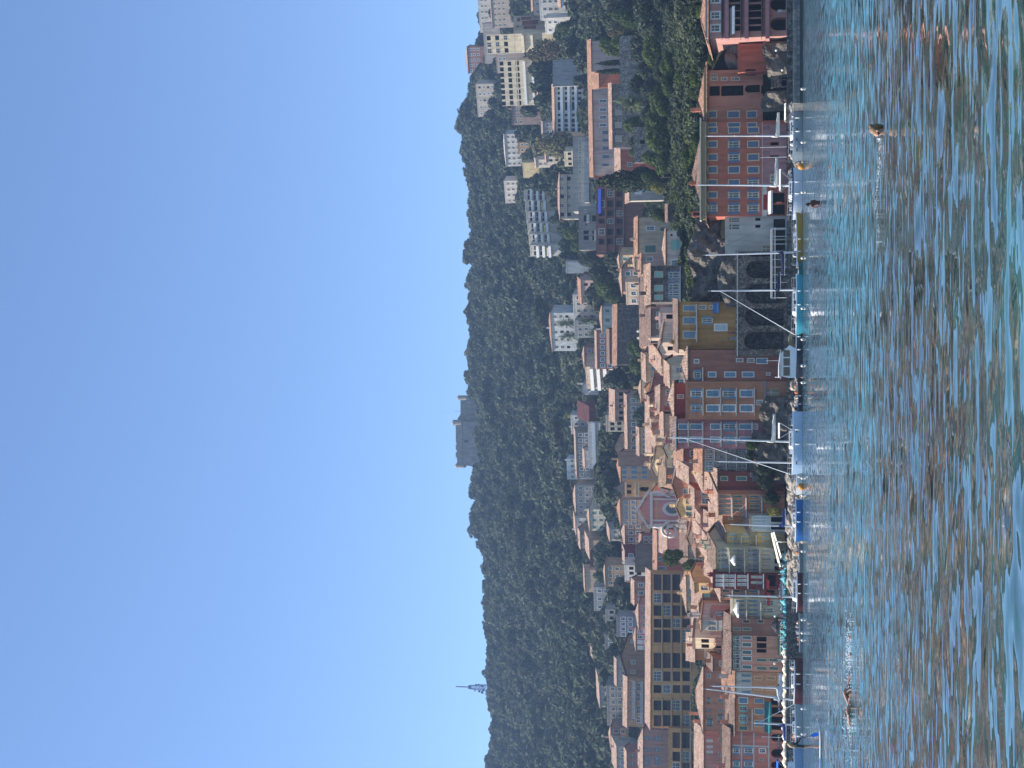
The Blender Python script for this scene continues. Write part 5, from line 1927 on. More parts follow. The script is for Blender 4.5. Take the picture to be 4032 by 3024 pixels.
jj = [
 ('villa', 'white stepped terrace building at the right edge below the cream block', 80, -40, 2128, 462, 9, 6, S(230, 228, 224), 'flat', 0, None, 2, 4, 'p'),
 ('villa', 'white house with bright gable wall at the right edge above the trees', 30, -40, 2208, 440, 9, 10, S(236, 232, 226), 'shed', 16, R_PINK, 1, 2, 'p'),
 ('villa', 'low white annex with slanted wall near the bright green pine', 135, 70, 2150, 455, 8, 16, S(234, 230, 222), 'flat', 0, None, 1, 2, 'p'),
 ('villa', 'pale tile roofed house beside the red patched building', 60, -30, 2100, 478, 8, 2, S(216, 196, 176), 'gable', 20, R_PINK, 1, 3, 'p'),
 ('villa', 'long grey skyline house with a row of dark windows at right edge', 128, -60, 1886, 860, 10, 12, S(206, 204, 198), 'flat', 0, None, 1, 8, 'p'),
 ('villa', 'beige house with pink roof and terraces below the grey skyline house', 110, -20, 1936, 740, 11, 10, S(200, 184, 170), 'hip', 14, R_PINK, 2, 6, 'p'),
 ('villa', 'long flat grey concrete terrace building on the upper right slope', 250, 92, 1908, 800, 10, 6, S(190, 182, 174), 'flat', 0, None, 0, 0, 'p'),
 ('villa', 'brownish curved terrace house among pines on the upper right slope', 288, 175, 1956, 720, 10, 8, S(186, 168, 152), 'flat', 0, None, 1, 5, 'p'),
 ('villa', 'tile roofed house standing on the skyline among pines', 288, 184, 1842, 900, 14, 6, S(176, 130, 112), 'hip', 20, R_PINK, 2, 5, 'p'),
 ('villa', 'pale stepped stone villa high on the slope below the ridge pines', 460, 330, 1880, 820, 12, 12, S(206, 194, 178), 'flat', 0, None, 3, 5, 'pv'),
 ('villa', 'small flat roofed house with ribbon window in the pines', 492, 402, 2016, 560, 9, 6, S(176, 150, 140), 'shed', 10, S(150, 110, 98), 1, 4, 'p'),
 ('villa', 'white villa with long grey roof and glazed front on the slope', 655, 528, 1990, 620, 11, 10, S(222, 220, 214), 'hip', 16, S(176, 160, 148), 2, 6, 'p'),
 ('villa', 'ochre hut wall just below the white villa with glazed front', 600, 560, 2042, 590, 6, 8, S(190, 150, 90), 'flat', 0, None, 1, 2, 'p'),
 ('villa', 'small white and pink villa half hidden by forest', 800, 712, 1990, 640, 9, 14, S(226, 216, 206), 'flat', 0, None, 2, 4, 'p'),
 ('villa', 'white columned house behind the bare tree', 640, 560, 2150, 440, 8, 14, S(228, 220, 206), 'gable', 16, R_PINK, 2, 4, 'v'),
 ('villa', 'grey roofed house beside the bare tree', 560, 480, 2140, 450, 9, 4, S(180, 172, 164), 'gable', 18, S(150, 130, 118), 1, 3, 'p'),
 ('villa', 'little pale house with pink roof in front of the pines', 660, 628, 2112, 470, 6, 14, S(230, 216, 200), 'gable', 20, R_PINK, 1, 1, 'p'),
 ('villa', 'white and cream terraced house below the bare tree', 655, 596, 2226, 415, 7, 14, S(236, 220, 190), 'flat', 0, None, 1, 3, 'v'),
 ('villa', 'yellowish garden pavilion on the slope left of the bare tree', 700, 640, 2062, 545, 5, 14, S(222, 200, 150), 'flat', 0, None, 0, 0, 'p'),
 ('villa', 'white villa with tall palms in front and dark doorway', 1382, 1232, 2172, 440, 11, 10, S(216, 220, 222), 'hip', 16, R_OR, 2, 5, 'pv'),
 ('villa', 'modern white villa with curved roof terrace and glass rail', 1310, 1160, 2262, 395, 10, 6, S(214, 212, 206), 'flat', 0, None, 2, 6, 'pv'),
 ('villa', 'pink roofed house with pergola right of the modern white villa', 1196, 1104, 2290, 388, 9, 8, S(226, 190, 176), 'gable', 22, R_OR, 1, 3, 'v'),
 ('villa', 'flat white tank-like pavilion at the top of the villas', 1076, 1030, 2232, 420, 6, 0, S(196, 200, 204), 'flat', 0, None, 0, 0, 'p'),
 ('villa', 'small modern glass fronted house with orange parasol', 1330, 1262, 2266, 392, 7, 4, S(180, 180, 180), 'flat', 0, None, 1, 3, 'p'),
 ('house', 'white house with blue grey windows beside the long stone wall', 1312, 1206, 2372, 352, 9, 0, S(216, 214, 208), 'hip', 18, R_PINK, 1, 3, 's'),
 ('house', 'salmon apartment house with small white windows above stone wall', 1452, 1308, 2352, 356, 10, -3, S(196, 132, 108), 'gable', 15, R_PINK, 2, 6, 'p'),
 ('house', 'mauve upper house with dark shutters behind salmon apartment house', 1450, 1366, 2302, 372, 9, 0, S(178, 128, 112), 'hip', 18, R_PINK, 2, 3, 's'),
 ('house', 'brown gabled house with white windows in front of salmon house', 1432, 1300, 2402, 340, 8, -6, S(170, 118, 98), 'gable', 20, R_BR, 1, 4, 'p'),
 ('apartment_building', 'building with stacks of slanting white sunlit balconies', 1532, 1444, 2312, 362, 10, 32, S(214, 190, 168), 'flat', 0, None, 4, 4, 'v'),
 ('house', 'old house with slate window behind the dark pines', 1160, 1060, 2450, 316, 8, 4, S(186, 150, 130), 'hip', 18, R_PINK, 1, 3, 's'),
 ('house', 'cream lit house with shutters beside the dark pines', 1064, 1004, 2440, 318, 7, 14, S(238, 206, 160), 'hip', 18, R_PINK, 1, 2, 's'),
 ('house', 'tan lane wall house below the dark pines', 1200, 1110, 2470, 306, 6, 10, S(220, 190, 160), 'flat', 0, None, 1, 3, 'p'),
 ('villa', 'tiny white gabled house with two chimneys', 1556, 1512, 2300, 380, 7, 4, S(222, 222, 220), 'front', 24, S(150, 140, 136), 1, 1, 'p'),
 ('villa', 'house with dark red roof among gardens', 1664, 1602, 2322, 376, 10, 0, S(120, 70, 66), 'shed', 30, (.1, .035, .03), 0, 0, 'p'),
 ('villa', 'small white house with red tile edge high in the gardens', 1708, 1634, 2252, 404, 7, 6, S(206, 206, 204), 'flat', 0, None, 1, 3, 'p'),
 ('villa', 'long low brownish house with small windows above the white apartments', 1880, 1702, 2270, 398, 9, 2, S(176, 156, 140), 'shed', 12, R_PINK, 1, 8, 'p'),
 ('villa', 'white glass pavilion right under the forest edge', 1888, 1806, 2236, 416, 7, 0, S(216, 226, 232), 'flat', 0, None, 1, 4, 'p'),
 ('apartment_building', 'white apartment building with long glazed balconies in the upper gardens', 1846, 1662, 2320, 376, 10, -4, S(214, 212, 210), 'flat', 0, None, 3, 9, 'p'),
 ('house', 'pink roofed attic behind the white glazed apartment building', 1842, 1776, 2304, 384, 8, 2, S(214, 200, 190), 'gable', 18, R_PINK, 1, 3, 'p'),
 ('house', 'house with wide brown gable edges above the old town', 1816, 1708, 2444, 330, 9, -12, S(196, 164, 138), 'front', 26, S(70, 50, 46), 1, 3, 'p'),
 ('house', 'flat pale house with turquoise canopy above the old town', 1700, 1636, 2390, 345, 6, 6, S(196, 186, 170), 'flat', 0, None, 1, 3, 'v'),
 ('house', 'long brick pink house with tile roof below garden trees', 1660, 1540, 2424, 336, 8, -8, S(202, 160, 136), 'shed', 20, R_PINK, 1, 5, 'v'),
 ('house', 'long pale tile roofed row above the old town', 1780, 1560, 2472, 322, 8, -3, S(206, 172, 146), 'gable', 18, R_PINK, 1, 7, 'p'),
 ('villa', 'grey white house with regular small windows under forest edge', 2032, 1912, 2268, 398, 10, 0, S(190, 182, 176), 'hip', 18, R_PINK, 3, 5, 'p'),
 ('villa', 'cream house with blue shutters below forest edge', 2090, 2006, 2322, 376, 9, 8, S(222, 212, 190), 'hip', 18, R_PINK, 2, 3, 's'),
 ('villa', 'small white house with terrace left of cream blue shuttered house', 2106, 2040, 2268, 398, 7, 8, S(216, 212, 204), 'shed', 14, R_PINK, 1, 2, 'p'),
 ('villa', 'house with tall pale gable and brown roof on the slope', 2160, 2096, 2286, 392, 9, 4, S(176, 150, 130), 'gable', 18, R_PINK, 1, 2, 'p'),
 ('villa', 'tan blank walled house with little blue window', 2200, 2128, 2322, 378, 8, 8, S(196, 170, 136), 'shed', 18, R_PINK, 1, 1, 'p'),
 ('villa', 'dark brown small house with orange roof edge', 2232, 2178, 2328, 374, 6, 0, S(110, 76, 70), 'flat', 0, None, 1, 2, 'p'),
 ('villa', 'long low roofed cabin under the forest edge at left', 2332, 2244, 2304, 382, 6, 4, S(200, 176, 150), 'shed', 12, R_PINK, 0, 0, 'p'),
 ('villa', 'white box house with three dark square windows', 2406, 2312, 2342, 372, 8, 0, S(200, 194, 184), 'flat', 0, None, 1, 3, 'p'),
 ('villa', 'tan house with blue window and white awning among shrubs', 2310, 2226, 2384, 352, 8, 4, S(186, 156, 126), 'hip', 14, R_PINK, 1, 3, 'p'),
 ('villa', 'pale terrace house below the tan house in shrubs', 2446, 2400, 2388, 350, 6, 0, S(176, 174, 168), 'flat', 0, None, 1, 2, 'v'),
 ('house', 'grey modern house with glazed corner at forest foot', 2508, 2428, 2432, 338, 8, -4, S(178, 170, 172), 'flat', 0, None, 1, 4, 'p'),
 ('house', 'brownish house with pink roofs left of the church quarter', 2160, 2060, 2462, 332, 9, 0, S(196, 164, 140), 'hip', 20, R_PINK, 1, 4, 'p'),
 ('house', 'wide tile roofed house behind the church pediment', 2068, 1968, 2444, 330, 10, 2, S(206, 170, 146), 'hip', 20, R_OR, 1, 5, 's'),
 ('house', 'wine coloured house with white shutter above the pink house', 2228, 2172, 2462, 328, 8, 0, WINE, 'shed', 12, R_PINK, 1, 2, 's'),
 ('house', 'white terrace house with bright parasol above blank grey wall', 2290, 2226, 2464, 326, 7, 8, S(228, 224, 216), 'flat', 0, None, 1, 3, 'v'),
 ('house', 'pale small house with palms above the church quarter', 2130, 2084, 2402, 350, 7, 6, S(214, 206, 194), 'shed', 14, R_PINK, 1, 2, 'p'),
 ('house', 'peach house with tile roofs right above the ochre block end', 2380, 2290, 2500, 318, 8, -6, S(206, 150, 126), 'gable', 20, R_PINK, 1, 3, 'p'),
 ('house', 'brick pink house with terrace behind the ochre block', 2480, 2382, 2516, 316, 8, 0, S(206, 148, 132), 'hip', 18, R_PINK, 1, 3, 'p'),
 ('villa', 'grey gabled house at the forest foot with pink edged roof', 2786, 2680, 2362, 368, 9, 6, S(186, 180, 176), 'shed', 14, R_PINK, 1, 4, 'p'),
 ('apartment_building', 'modern flat house with white awning and glass terraces', 2858, 2700, 2394, 352, 9, 0, S(176, 168, 158), 'flat', 0, None, 2, 6, 'p'),
 ('villa', 'pinkish brown house with white dormer at left edge of slope', 2948, 2866, 2406, 350, 8, 0, S(190, 150, 132), 'hip', 16, R_PINK, 1, 3, 'p'),
 ('villa', 'tile roofed house with glazed front at far left slope', 3040, 2940, 2430, 344, 8, 0, S(196, 184, 170), 'shed', 18, R_PINK, 1, 4, 'p'),
 ('villa', 'rose house with white arches at the left edge below forest', 3085, 2962, 2470, 334, 8, -4, S(196, 136, 120), 'gable', 18, R_PINK, 1, 4, 'a'),
 ('villa', 'small pink cabin alone in the forest edge', 2588, 2556, 2334, 384, 5, 8, S(214, 160, 130), 'gable', 20, R_PINK, 0, 0, 'p'),
 ('villa', 'grey flat house hidden in garden trees at left', 2600, 2500, 2386, 360, 7, 0, S(170, 168, 164), 'flat', 0, None, 1, 4, 'p'),
 ('villa', 'pair of pale roofs above garden trees by the tan arched building', 2700, 2600, 2430, 342, 8, -8, S(190, 176, 164), 'gable', 18, R_PINK, 1, 3, 'p'),
]
for (nm, lab, yL, yR, vT, D, dep, yaw, colr, rk, rp, rc, r, c, sty) in jj:
    q = bl(nm, lab, yL, yR, vT, D, dep, yaw + (12 if yaw < 20 else 0), colr)
    if r:
        if q.H > r * 3 + 4:
            r += 1
        q.auto(r, c, sty, None, None, 1.2, 1.5, random.choice(('blue', 'slate', 'green', 'grey')), WHITE if random.random() < .5 else None)
    q.walls(1 if yaw < 20 else 0)
    q.roof(rk, rp, rc, .45, random.choice((0, 1, 1)))
    if 'balconies' in lab:
        for v in (vT + 18, vT + 44, vT + 70, vT + 96):
            q.balcony(v + 6, yR + 2, yL - 2, 1.5, 'solid', WHITE, .3)
# curved white terraces stepping down to the left
b = None
for i in range(6):
    yR = 745 + i * 44
    vt = 2066 + i * 5
    b = bl('apartment_building', 'white terraced apartment wing, %s of six stepping down the slope' % ('first and rightmost', 'second', 'third', 'fourth', 'fifth', 'sixth and leftmost')[i],
           yR + 44, yR, vt, 478 - i * 3, 9, 4 + i * 4, S(214, 208, 196), group='white terraced apartment wings')
    b.grid('v', [(vt + 12, vt + 28), (vt + 36, vt + 52), (vt + 60, vt + 76)], [(yR + 3, yR + 20), (yR + 24, yR + 41)])
    b.walls(); b.roof('flat', 0, None, chim=0)
    for v in (vt + 30, vt + 54, vt + 78):
        b.balcony(v, yR, yR + 44, 1.8, 'solid', WHITE, .35)
    if i in (1, 3, 5):
        b.awning(vt + 58, vt + 66, yR + 6, yR + 38, 1.6, plain('yellow_canvas', (.75, .62, .22)))
# long stone wall with tile coping
b = bl('stone_wall', 'long rubble stone wall with tiled coping between gardens', 1436, 1200, 2432, 334, 3, -2, S(130, 120, 112), stone=True, cat='wall')
b.walls(); b.roof('shed', 30, R_OR, .4, 0)

# ---- fort on the ridge
D_ = 1050.0
e0 = P(1702, 1860, D_)
fort = empty('fort', (e0.x, e0.y, e0.z - 12), 0, 'square grey stone fort with corner turrets on the ridge', 'fort')


def FP(y, v, dy=0.0):
    p = P(y, v, D_)
    return (p.x - e0.x, dy, p.z - e0.z + 12)


fst = wallmat(S(150, 142, 130), .45)
mb = MB()
out = [(1838, 1862), (1832, 1836), (1826, 1800), (1700, 1796), (1660, 1792), (1660, 1872)]
pf = [FP(y, v) for y, v in out]
pf = [FP(1846, 1900)] + pf[:-1] + [FP(1660, 1900)]
pb = [(p[0], 40, p[2]) for p in pf]
mb.q(pf)
mb.q(pb[::-1])
for i in range(len(pf)):
    j = (i + 1) % len(pf)
    mb.q([pf[j], pf[i], pb[i], pb[j]])
mb.build('wall', fst, fort)
mb = MB()
pr = [FP(1660, 1900, 6), FP(1660, 1792, 6), FP(1646, 1796, 6), FP(1632, 1806, 6), FP(1560, 1806, 6), FP(1560, 1900, 6)]
pb = [(p[0], 38, p[2]) for p in pr]
mb.q(pr); mb.q(pb[::-1])
for i in range(len(pr)):
    j = (i + 1) % len(pr)
    mb.q([pr[j], pr[i], pb[i], pb[j]])
mb.build('wall', fst, fort)
for (y, v, r_) in ((1834, 1798, 1.7), (1664, 1786, 2.0), (1566, 1806, 1.7)):
    c = FP(y, v, 1.0)
    mb = MB()
    mb.tube([(c[0], 1, c[2] - 7), (c[0], 1, c[2] - 5.5), (c[0], 1, c[2]), (c[0], 1, c[2] + .01), (c[0], 1, c[2] + 1.8)], [.3, r_, r_, r_ * 1.15, .15], 10)
    mb.build('turret', fst, fort)
mb = MB()
for y in (1790, 1760, 1732, 1712, 1690):
    c = FP(y, 1798)
    mb.box(c[0] - 2, c[0] + 1.6, 0.2, 2.2, c[2] - .6, c[2] + .7)
mb.build('parapet', fst, fort)
mb = MB()
c0, c1 = FP(1740, 1843), FP(1734, 1828)
mb.box(c0[0], c1[0], -.25, -.01, c0[2], c1[2])
mb.build('gate', DARK, fort)
mb = MB()
x0, x1 = FP(1830, 1819)[0], FP(1672, 1819)[0]
z0 = FP(1700, 1819)[2]
mb.box(x0, x1, -.5, -.004, z0 - .3, z0 + .4)
mb.build('string_course', fst, fort)
mb = MB()
c = FP(1620, 1806, 10)
mb.tube([c, (c[0], c[1], c[2] + 5)], .12, 5)
mb.build('flag_pole', METAL, fort)

# ---- radio mast on the ridge
c = P(2708, 1918, 1040)
ant = empty('radio_mast', (c.x, c.y, c.z - 6), 0, 'lattice radio mast with dishes and slim top pole on the ridge', 'mast')
sc = 1040 / F
mp = plain('mast_steel', (.12, .13, .2), .6)
mb = MB()
hz = lambda v: (1918 - v) * sc + 6
w0, w1 = 2.6, 1.0
zA, zB = 0.0, hz(1842)
for i in range(4):
    a, q = (i % 2) * 2 - 1, (i // 2) * 2 - 1
    mb.tube([(a * w0, q * w0, zA), (a * w1, q * w1, zB)], .16, 5)
for k in range(9):
    t0, t1 = k / 9, (k + 1) / 9
    u0, u1 = w0 + (w1 - w0) * t0, w0 + (w1 - w0) * t1
    z0, z1 = zA + (zB - zA) * t0, zA + (zB - zA) * t1
    for q in (-1, 1):
        mb.tube([(-u0, q * u0, z0), (u1, q * u1, z1)], .1, 4)
        mb.tube([(u0, q * u0, z0), (-u1, q * u1, z1)], .1, 4)
        mb.tube([(q * u0, -u0, z0), (q * u1, u1, z1)], .1, 4)
        mb.tube([(-u1, q * u1, z1), (u1, q * u1, z1)], .1, 4)
mb.build('lattice', mp, ant)
mb = MB()
mb.tube([(0, 0, zB), (0, 0, zB + .1), (0, 0, hz(1836)), (0, 0, hz(1790))], [.8, .4, .4, .42], 8)
mb.build('pole', mp, ant)
mb = MB()
mb.tube([(0, 0, hz(1850)), (0, 0, hz(1842))], 1.3, 10)
mb.build('platform', mp, ant)
for (y, v, r_) in ((2696, 1875, .8), (2694, 1886, .7), (2698, 1898, .9), (2725, 1900, 1.0), (2722, 1888, .8), (2720, 1870, .5), (2716, 1905, .8), (2700, 1905, .7)):
    x = (2708 - y) * sc
    z = hz(v)
    mb = MB()
    mb.tube([(x, -1.4, z), (x, -1.9, z), (x, -2.0, z)], [r_ * .3, r_, r_], 10)
    mb.tube([(x, -1.4, z), (0, 0, z)], .12, 4)
    mb.build('dish_antenna', mp, ant)
# ================================================================ trees, gardens, forest, rocks
T = tree
near = [
 ('leafy', 'bright green broadleaf tree behind the roof of the salmon wing', 255, 2592, 284, 120), ('leafy2', 'sunlit broadleaf tree right of the palm, above the orange building', 330, 2600, 282, 110),
 ('leafy', 'tall bright green tree above the middle of the orange building roof', 405, 2552, 288, 140), ('leafy2', 'large sunlit green tree left of the palm', 480, 2532, 290, 140),
 ('leafy', 'broad green tree filling the garden above the orange building', 560, 2536, 287, 140), ('leafy2', 'green garden tree above the chimneys of the orange building', 640, 2572, 284, 120),
 ('dark', 'dark tree in shade at the left end of the orange building roof', 720, 2630, 276, 120), ('dark', 'dark narrow tree between ruin and orange building roof', 790, 2660, 270, 70),
 ('dark', 'dark tree just behind the ridge of the orange building', 600, 2640, 274, 120), ('dark', 'shaded tree behind the chimney of the orange building', 520, 2650, 274, 120), ('dark', 'shaded tree behind hip of orange building', 440, 2655, 274, 110),
 ('dark', 'big dark tree at right edge above the pink hotel', 20, 2470, 300, 160), ('dark', 'big dark tree above the olive trees', 130, 2480, 298, 160), ('leafy2', 'dull green tree above the terrace wall', 205, 2520, 290, 130),
 ('olive', 'grey green olive tree right above the pink hotel roof', 45, 2648, 268, 110), ('olive', 'grey green olive tree at the left corner of the pink hotel roof', 110, 2668, 266, 100),
 ('dark', 'dark tree behind the olive trees', 80, 2600, 276, 140), ('dark', 'dark tree over the terracotta terrace wall', 190, 2640, 272, 130), ('dark', 'shadowy tree between olive tree and salmon wing', 230, 2690, 266, 100),
 ('dark', 'dark tree at right edge under the long pink building', 10, 2330, 330, 120), ('leafy', 'green tree below the end of the long pink building', 70, 2400, 318, 110), ('leafy2', 'bright green shrub tree beside the slim cypresses', 185, 2352, 320, 90),
 ('dry', 'reddish brown bush beside the bright green shrub tree', 125, 2385, 314, 60), ('leafy2', 'green tree below the bright green shrub tree', 170, 2420, 310, 100), ('leafy', 'green tree right of the stone terrace wall', 90, 2440, 306, 100),
 ('leafy', 'bright green rounded pine below the red patched building', 115, 2182, 440, 80), ('pine', 'dark pine left of the bright green rounded pine', 190, 2200, 438, 100),
 ('oak', 'dark round tree right of the white balconied hotel', 250, 2235, 405, 90), ('oak2', 'dark tree above the terracotta roof, second from right', 320, 2262, 395, 90), ('oak', 'dark tree in front of the white balconied hotel', 370, 2280, 390, 90),
 ('oak2', 'dark tree above the long terracotta roof near its middle', 430, 2296, 380, 90), ('oak', 'dark tree above the left half of the terracotta roof', 520, 2305, 372, 90),
 ('dry', 'brownish spreading pine in front of the pale yellow front', 205, 2060, 470, 120), ('oak', 'dense dark tree in front of the long yellow building', 275, 2052, 478, 110), ('pine', 'dark pine left of the dense tree by the yellow building', 335, 2074, 474, 90), ('pine2', 'pine at the left end of the long yellow building', 395, 2090, 470, 90),
 ('cypress', 'great dark cypress rising in front of the brown modern block', 715, 2306, 291, 78), ('cypress', 'slim dark cypress right of the orange annex', 250, 2334, 316, 20), ('cypress', 'slim dark cypress left of its twin by the orange annex', 284, 2329, 316, 20),
 ('oak', 'dark tree mass above the grey villa', 690, 2120, 440, 100), ('cypress', 'pointed dark cypress right of the white terraces', 742, 2066, 470, 36), ('oak2', 'round dark tree below the white terraces', 800, 2165, 440, 70),
 ('dry', 'bare brown spreading tree in front of the columned house', 575, 2082, 432, 140), ('pine', 'green pine beside the bare brown tree', 640, 2180, 425, 80),
 ('palm', 'feathery palm in front of the stone garden wall', 408, 2412, 303, 96), ('palm', 'palm right of two in front of the white villa', 1272, 2182, 430, 52), ('palm', 'palm left of two in front of the white villa', 1322, 2192, 430, 50),
 ('palm', 'palm beside the modern white villa', 1262, 2268, 382, 44), ('palm', 'palm left of the modern white villa terrace', 1312, 2306, 366, 48), ('palm', 'small palm above the church quarter', 2116, 2412, 340, 40),
 ('umbrella', 'wide umbrella pine above the white villa with palms', 1228, 2092, 470, 160), ('umbrella', 'umbrella pine above the long low house', 1690, 2166, 432, 120), ('umbrella', 'umbrella pine left of the glass pavilion', 1905, 2200, 420, 120),
 ('umbrella', 'small umbrella pine at the forest edge left of church', 2180, 2242, 412, 80), ('umbrella', 'umbrella pine on the left forest edge', 2425, 2256, 414, 140),
 ('dark', 'dark pine at right of the pine group above old town', 1020, 2256, 366, 80), ('dark', 'dark tall pine in the pine group above old town', 1075, 2282, 350, 110), ('leafy2', 'green pine in the pine group above old town', 1130, 2330, 346, 100),
 ('dark', 'lower dark pine beside old cream houses', 1040, 2345, 334, 100), ('leafy', 'sunlit pine at left of the pine group', 1165, 2372, 336, 80),
 ('leafy', 'ivy green tree along the long stone wall, right', 1372, 2462, 320, 100), ('leafy', 'ivy green tree along the long stone wall, left', 1430, 2470, 318, 110), ('dark', 'dark garden tree left of the stone wall', 1500, 2466, 318, 90),
 ('dark', 'dark rounded garden tree above old town roofs', 1566, 2474, 316, 90), ('dark', 'large dark round tree above the pale house row', 1650, 2462, 314, 110), ('dark', 'dark round tree left of the large one above pale row', 1716, 2472, 313, 80),
 ('leafy', 'small green tree among roofs left of the tallest mast', 1812, 2560, 284, 60), ('leafy2', 'green tree left of the church', 2192, 2600, 272, 74), ('leafy', 'green tree spilling below the church tree', 2232, 2680, 266, 66),
 ('dark', 'dark shrub at the foot of the red brown house', 1900, 2962, 249.5, 60), ('dark', 'dark shrub under the salmon balconied house', 1955, 2990, 249.5, 66), ('yellow', 'yellow flowering bush behind blue sail cover', 2012, 3012, 249.2, 54),
 ('dark', 'dark shrub beneath the cluttered balconies', 1850, 2955, 250, 70), ('dark', 'hanging greenery left of the mauve house', 1790, 2915, 251, 60), ('leafy2', 'green bush low beside mauve house rocks', 1748, 2930, 249.5, 50),
 ('dark', 'dark bush on the cliff right of the white house arches', 935, 2768, 257, 70), ('dark', 'dark bush high on the cliff behind white house', 985, 2752, 259, 80), ('dark', 'dark bush on the cliff under the cream house', 1040, 2790, 257, 70), ('dark', 'dark trees at the cliff top beside the ruin', 880, 2730, 260, 70),
 ('dark', 'ivy mass hanging over the terracotta wall, right part', 190, 2862, 253.5, 56), ('dark', 'ivy mass hanging over the terracotta wall, left part', 232, 2866, 253.5, 56),
 ('dark', 'dark tree under the right end of the terracotta roof', 60, 2340, 322, 110), ('dark', 'dark tree left of the reddish bush', 160, 2450, 306, 110), ('dark', 'dark tree in front of the stone terrace wall, right', 215, 2455, 302, 110),
 ('dark', 'dark tree in front of the stone terrace wall, middle', 285, 2480, 300, 110), ('dark', 'dark tree in front of the stone terrace wall, left', 350, 2500, 298, 100), ('dark', 'dark tree between the dull green tree and salmon wing', 270, 2560, 288, 110), ('dark', 'dark tree at right edge over the olive tree', 0, 2560, 286, 130),
 ('dark', 'dark tree beside the palm, lower', 450, 2500, 296, 90), ('leafy', 'green tree beside the low stone terrace wall', 620, 2520, 290, 90), ('dark', 'dark tree at the foot of the great cypress', 690, 2470, 292, 70), ('oak', 'dark round tree among the upper right villas', 140, 2160, 450, 70),
 ('pine', 'pine among upper right villas below the grey terrace', 310, 1985, 600, 60), ('pine2', 'pine among upper right villas near yellow building', 440, 2040, 540, 70), ('pine', 'pine right of the ribbon window house', 380, 1990, 600, 60),
 ('leafy2', 'small green tree beside the beige house', 850, 2560, 284, 60), ('yellow', 'pale flowering shrub below the terrace wall near orange roof', 740, 2550, 283, 50), ('leafy2', 'bright creeper tree by the grey house end', 700, 2520, 287, 60),
 ('leafy', 'bright green hedge tree left of the grey villa', 925, 2212, 385, 70), ('leafy2', 'bright green hedge tree further left of the grey villa', 965, 2240, 380, 60),
 ('pine', 'pine alone on the skyline above the right houses', 438, 1796, 985, 46), ('oak', 'rounded tree clump on the skyline left of the fort', 1930, 1832, 1000, 80), ('pine', 'pine standing proud on the skyline right of the fort', 1222, 1818, 1000, 56),
 ('oak', 'leaning tree on the skyline at the far right', 160, 1862, 900, 44), ('yellow', 'yellow leaved tree in the upper gardens', 1632, 2228, 408, 44), ('oak2', 'grey green round tree in upper gardens', 1600, 2180, 430, 44),
 ('leafy', 'bright green tree in the left gardens', 2270, 2330, 368, 56), ('cypress', 'thin cypress among the upper gardens', 1548, 2220, 402, 14),
]
for k, lab, y, v, D, w in near:
    nm = {'palm': 'palm_tree', 'cypress': 'cypress_tree', 'umbrella': 'umbrella_pine', 'olive': 'olive_tree', 'pine': 'pine_tree', 'pine2': 'pine_tree', 'dry': 'bare_tree', 'yellow': 'flowering_shrub'}.get(k, 'broadleaf_tree')
    T(k, nm, lab, y, v, D, w)

for i in range(8):
    T(('pine', 'oak', 'pine2', 'oak2')[i % 4], 'pine_tree', 'tree at the foot of the white terraced apartments, %s from the right' % ('first', 'second', 'third', 'fourth', 'fifth', 'sixth', 'seventh', 'eighth')[i], 752 + i * 37, 2146 + i * 7 + (i % 3) * 8, 468 - i * 3, 74)
for i, (y, v, d) in enumerate(((500, 2446, 302), (560, 2452, 300), (600, 2470, 297), (330, 2452, 303), (160, 2400, 308))):
    T(('leafy', 'dark')[i % 2], 'broadleaf_tree', 'tree before the stone garden walls, %s of five' % ('first', 'second', 'third', 'fourth', 'fifth')[i], y, v, d, 84)

# garden trees below and between the hillside houses
rg = random.Random(21)
ng = 0
GCOUNT = {}
for lab, yL, yR, vT, D in SPEC:
    if D < 322 or 'wall' in lab and 'stone' in lab or ng > 290:
        continue
    wpx = yL - yR
    for i in range(max(1, int(wpx / 40))):
        y = rg.uniform(yR - 14, yL + 14)
        if y < -20 or y > 3040:
            continue
        v = vT + rg.uniform(26, 50) * (400 / max(D, 400)) ** .6 + (22 if wpx > 150 else 0)
        k = rg.choice(('pine', 'oak', 'oak2', 'pine2', 'leafy2'))
        wds = lab.replace(',', '').split()[:8]
        while wds[-1] in ('with', 'and', 'the', 'of', 'a', 'in', 'at', 'on', 'by', 'under', 'above', 'below', 'beside', 'behind', 'left', 'right', 'its', 'to', 'before', 'between', 'from', 'long', 'dark', 'blue', 'white', 'pink', 'small'):
            wds.pop()
        kn = {'pine': 'green', 'oak': 'dark', 'oak2': 'low dark', 'pine2': 'low green', 'leafy2': 'bright'}[k]
        key = (kn, ' '.join(wds))
        GCOUNT[key] = GCOUNT.get(key, 0) + 1
        T(k, 'garden_tree', '%s%s tree before the %s' % (('', 'second ', 'third ', 'fourth ', 'fifth ', 'sixth ', 'seventh ')[min(6, GCOUNT[key] - 1)], kn, key[1]),
          y, v - (9 if y < 1000 else 0), D - rg.uniform(5, 9), rg.uniform(44, 80) * (400 / max(D, 380)) ** .8 * (1.3 if y < 1000 else 1.0), group='garden trees among the hillside houses')
        ng += 1


def inside_any(x, y, pad):
    for (cx, cy, ax, ay, l, r, dep, zt) in FOOT:
        dx, dy = x - cx, y - cy
        a = dx * ax + dy * ay
        d = dx * (-ay) + dy * ax        # inward
        if l - pad < a < r + pad and -pad < d < dep + pad:
            return True
    return False


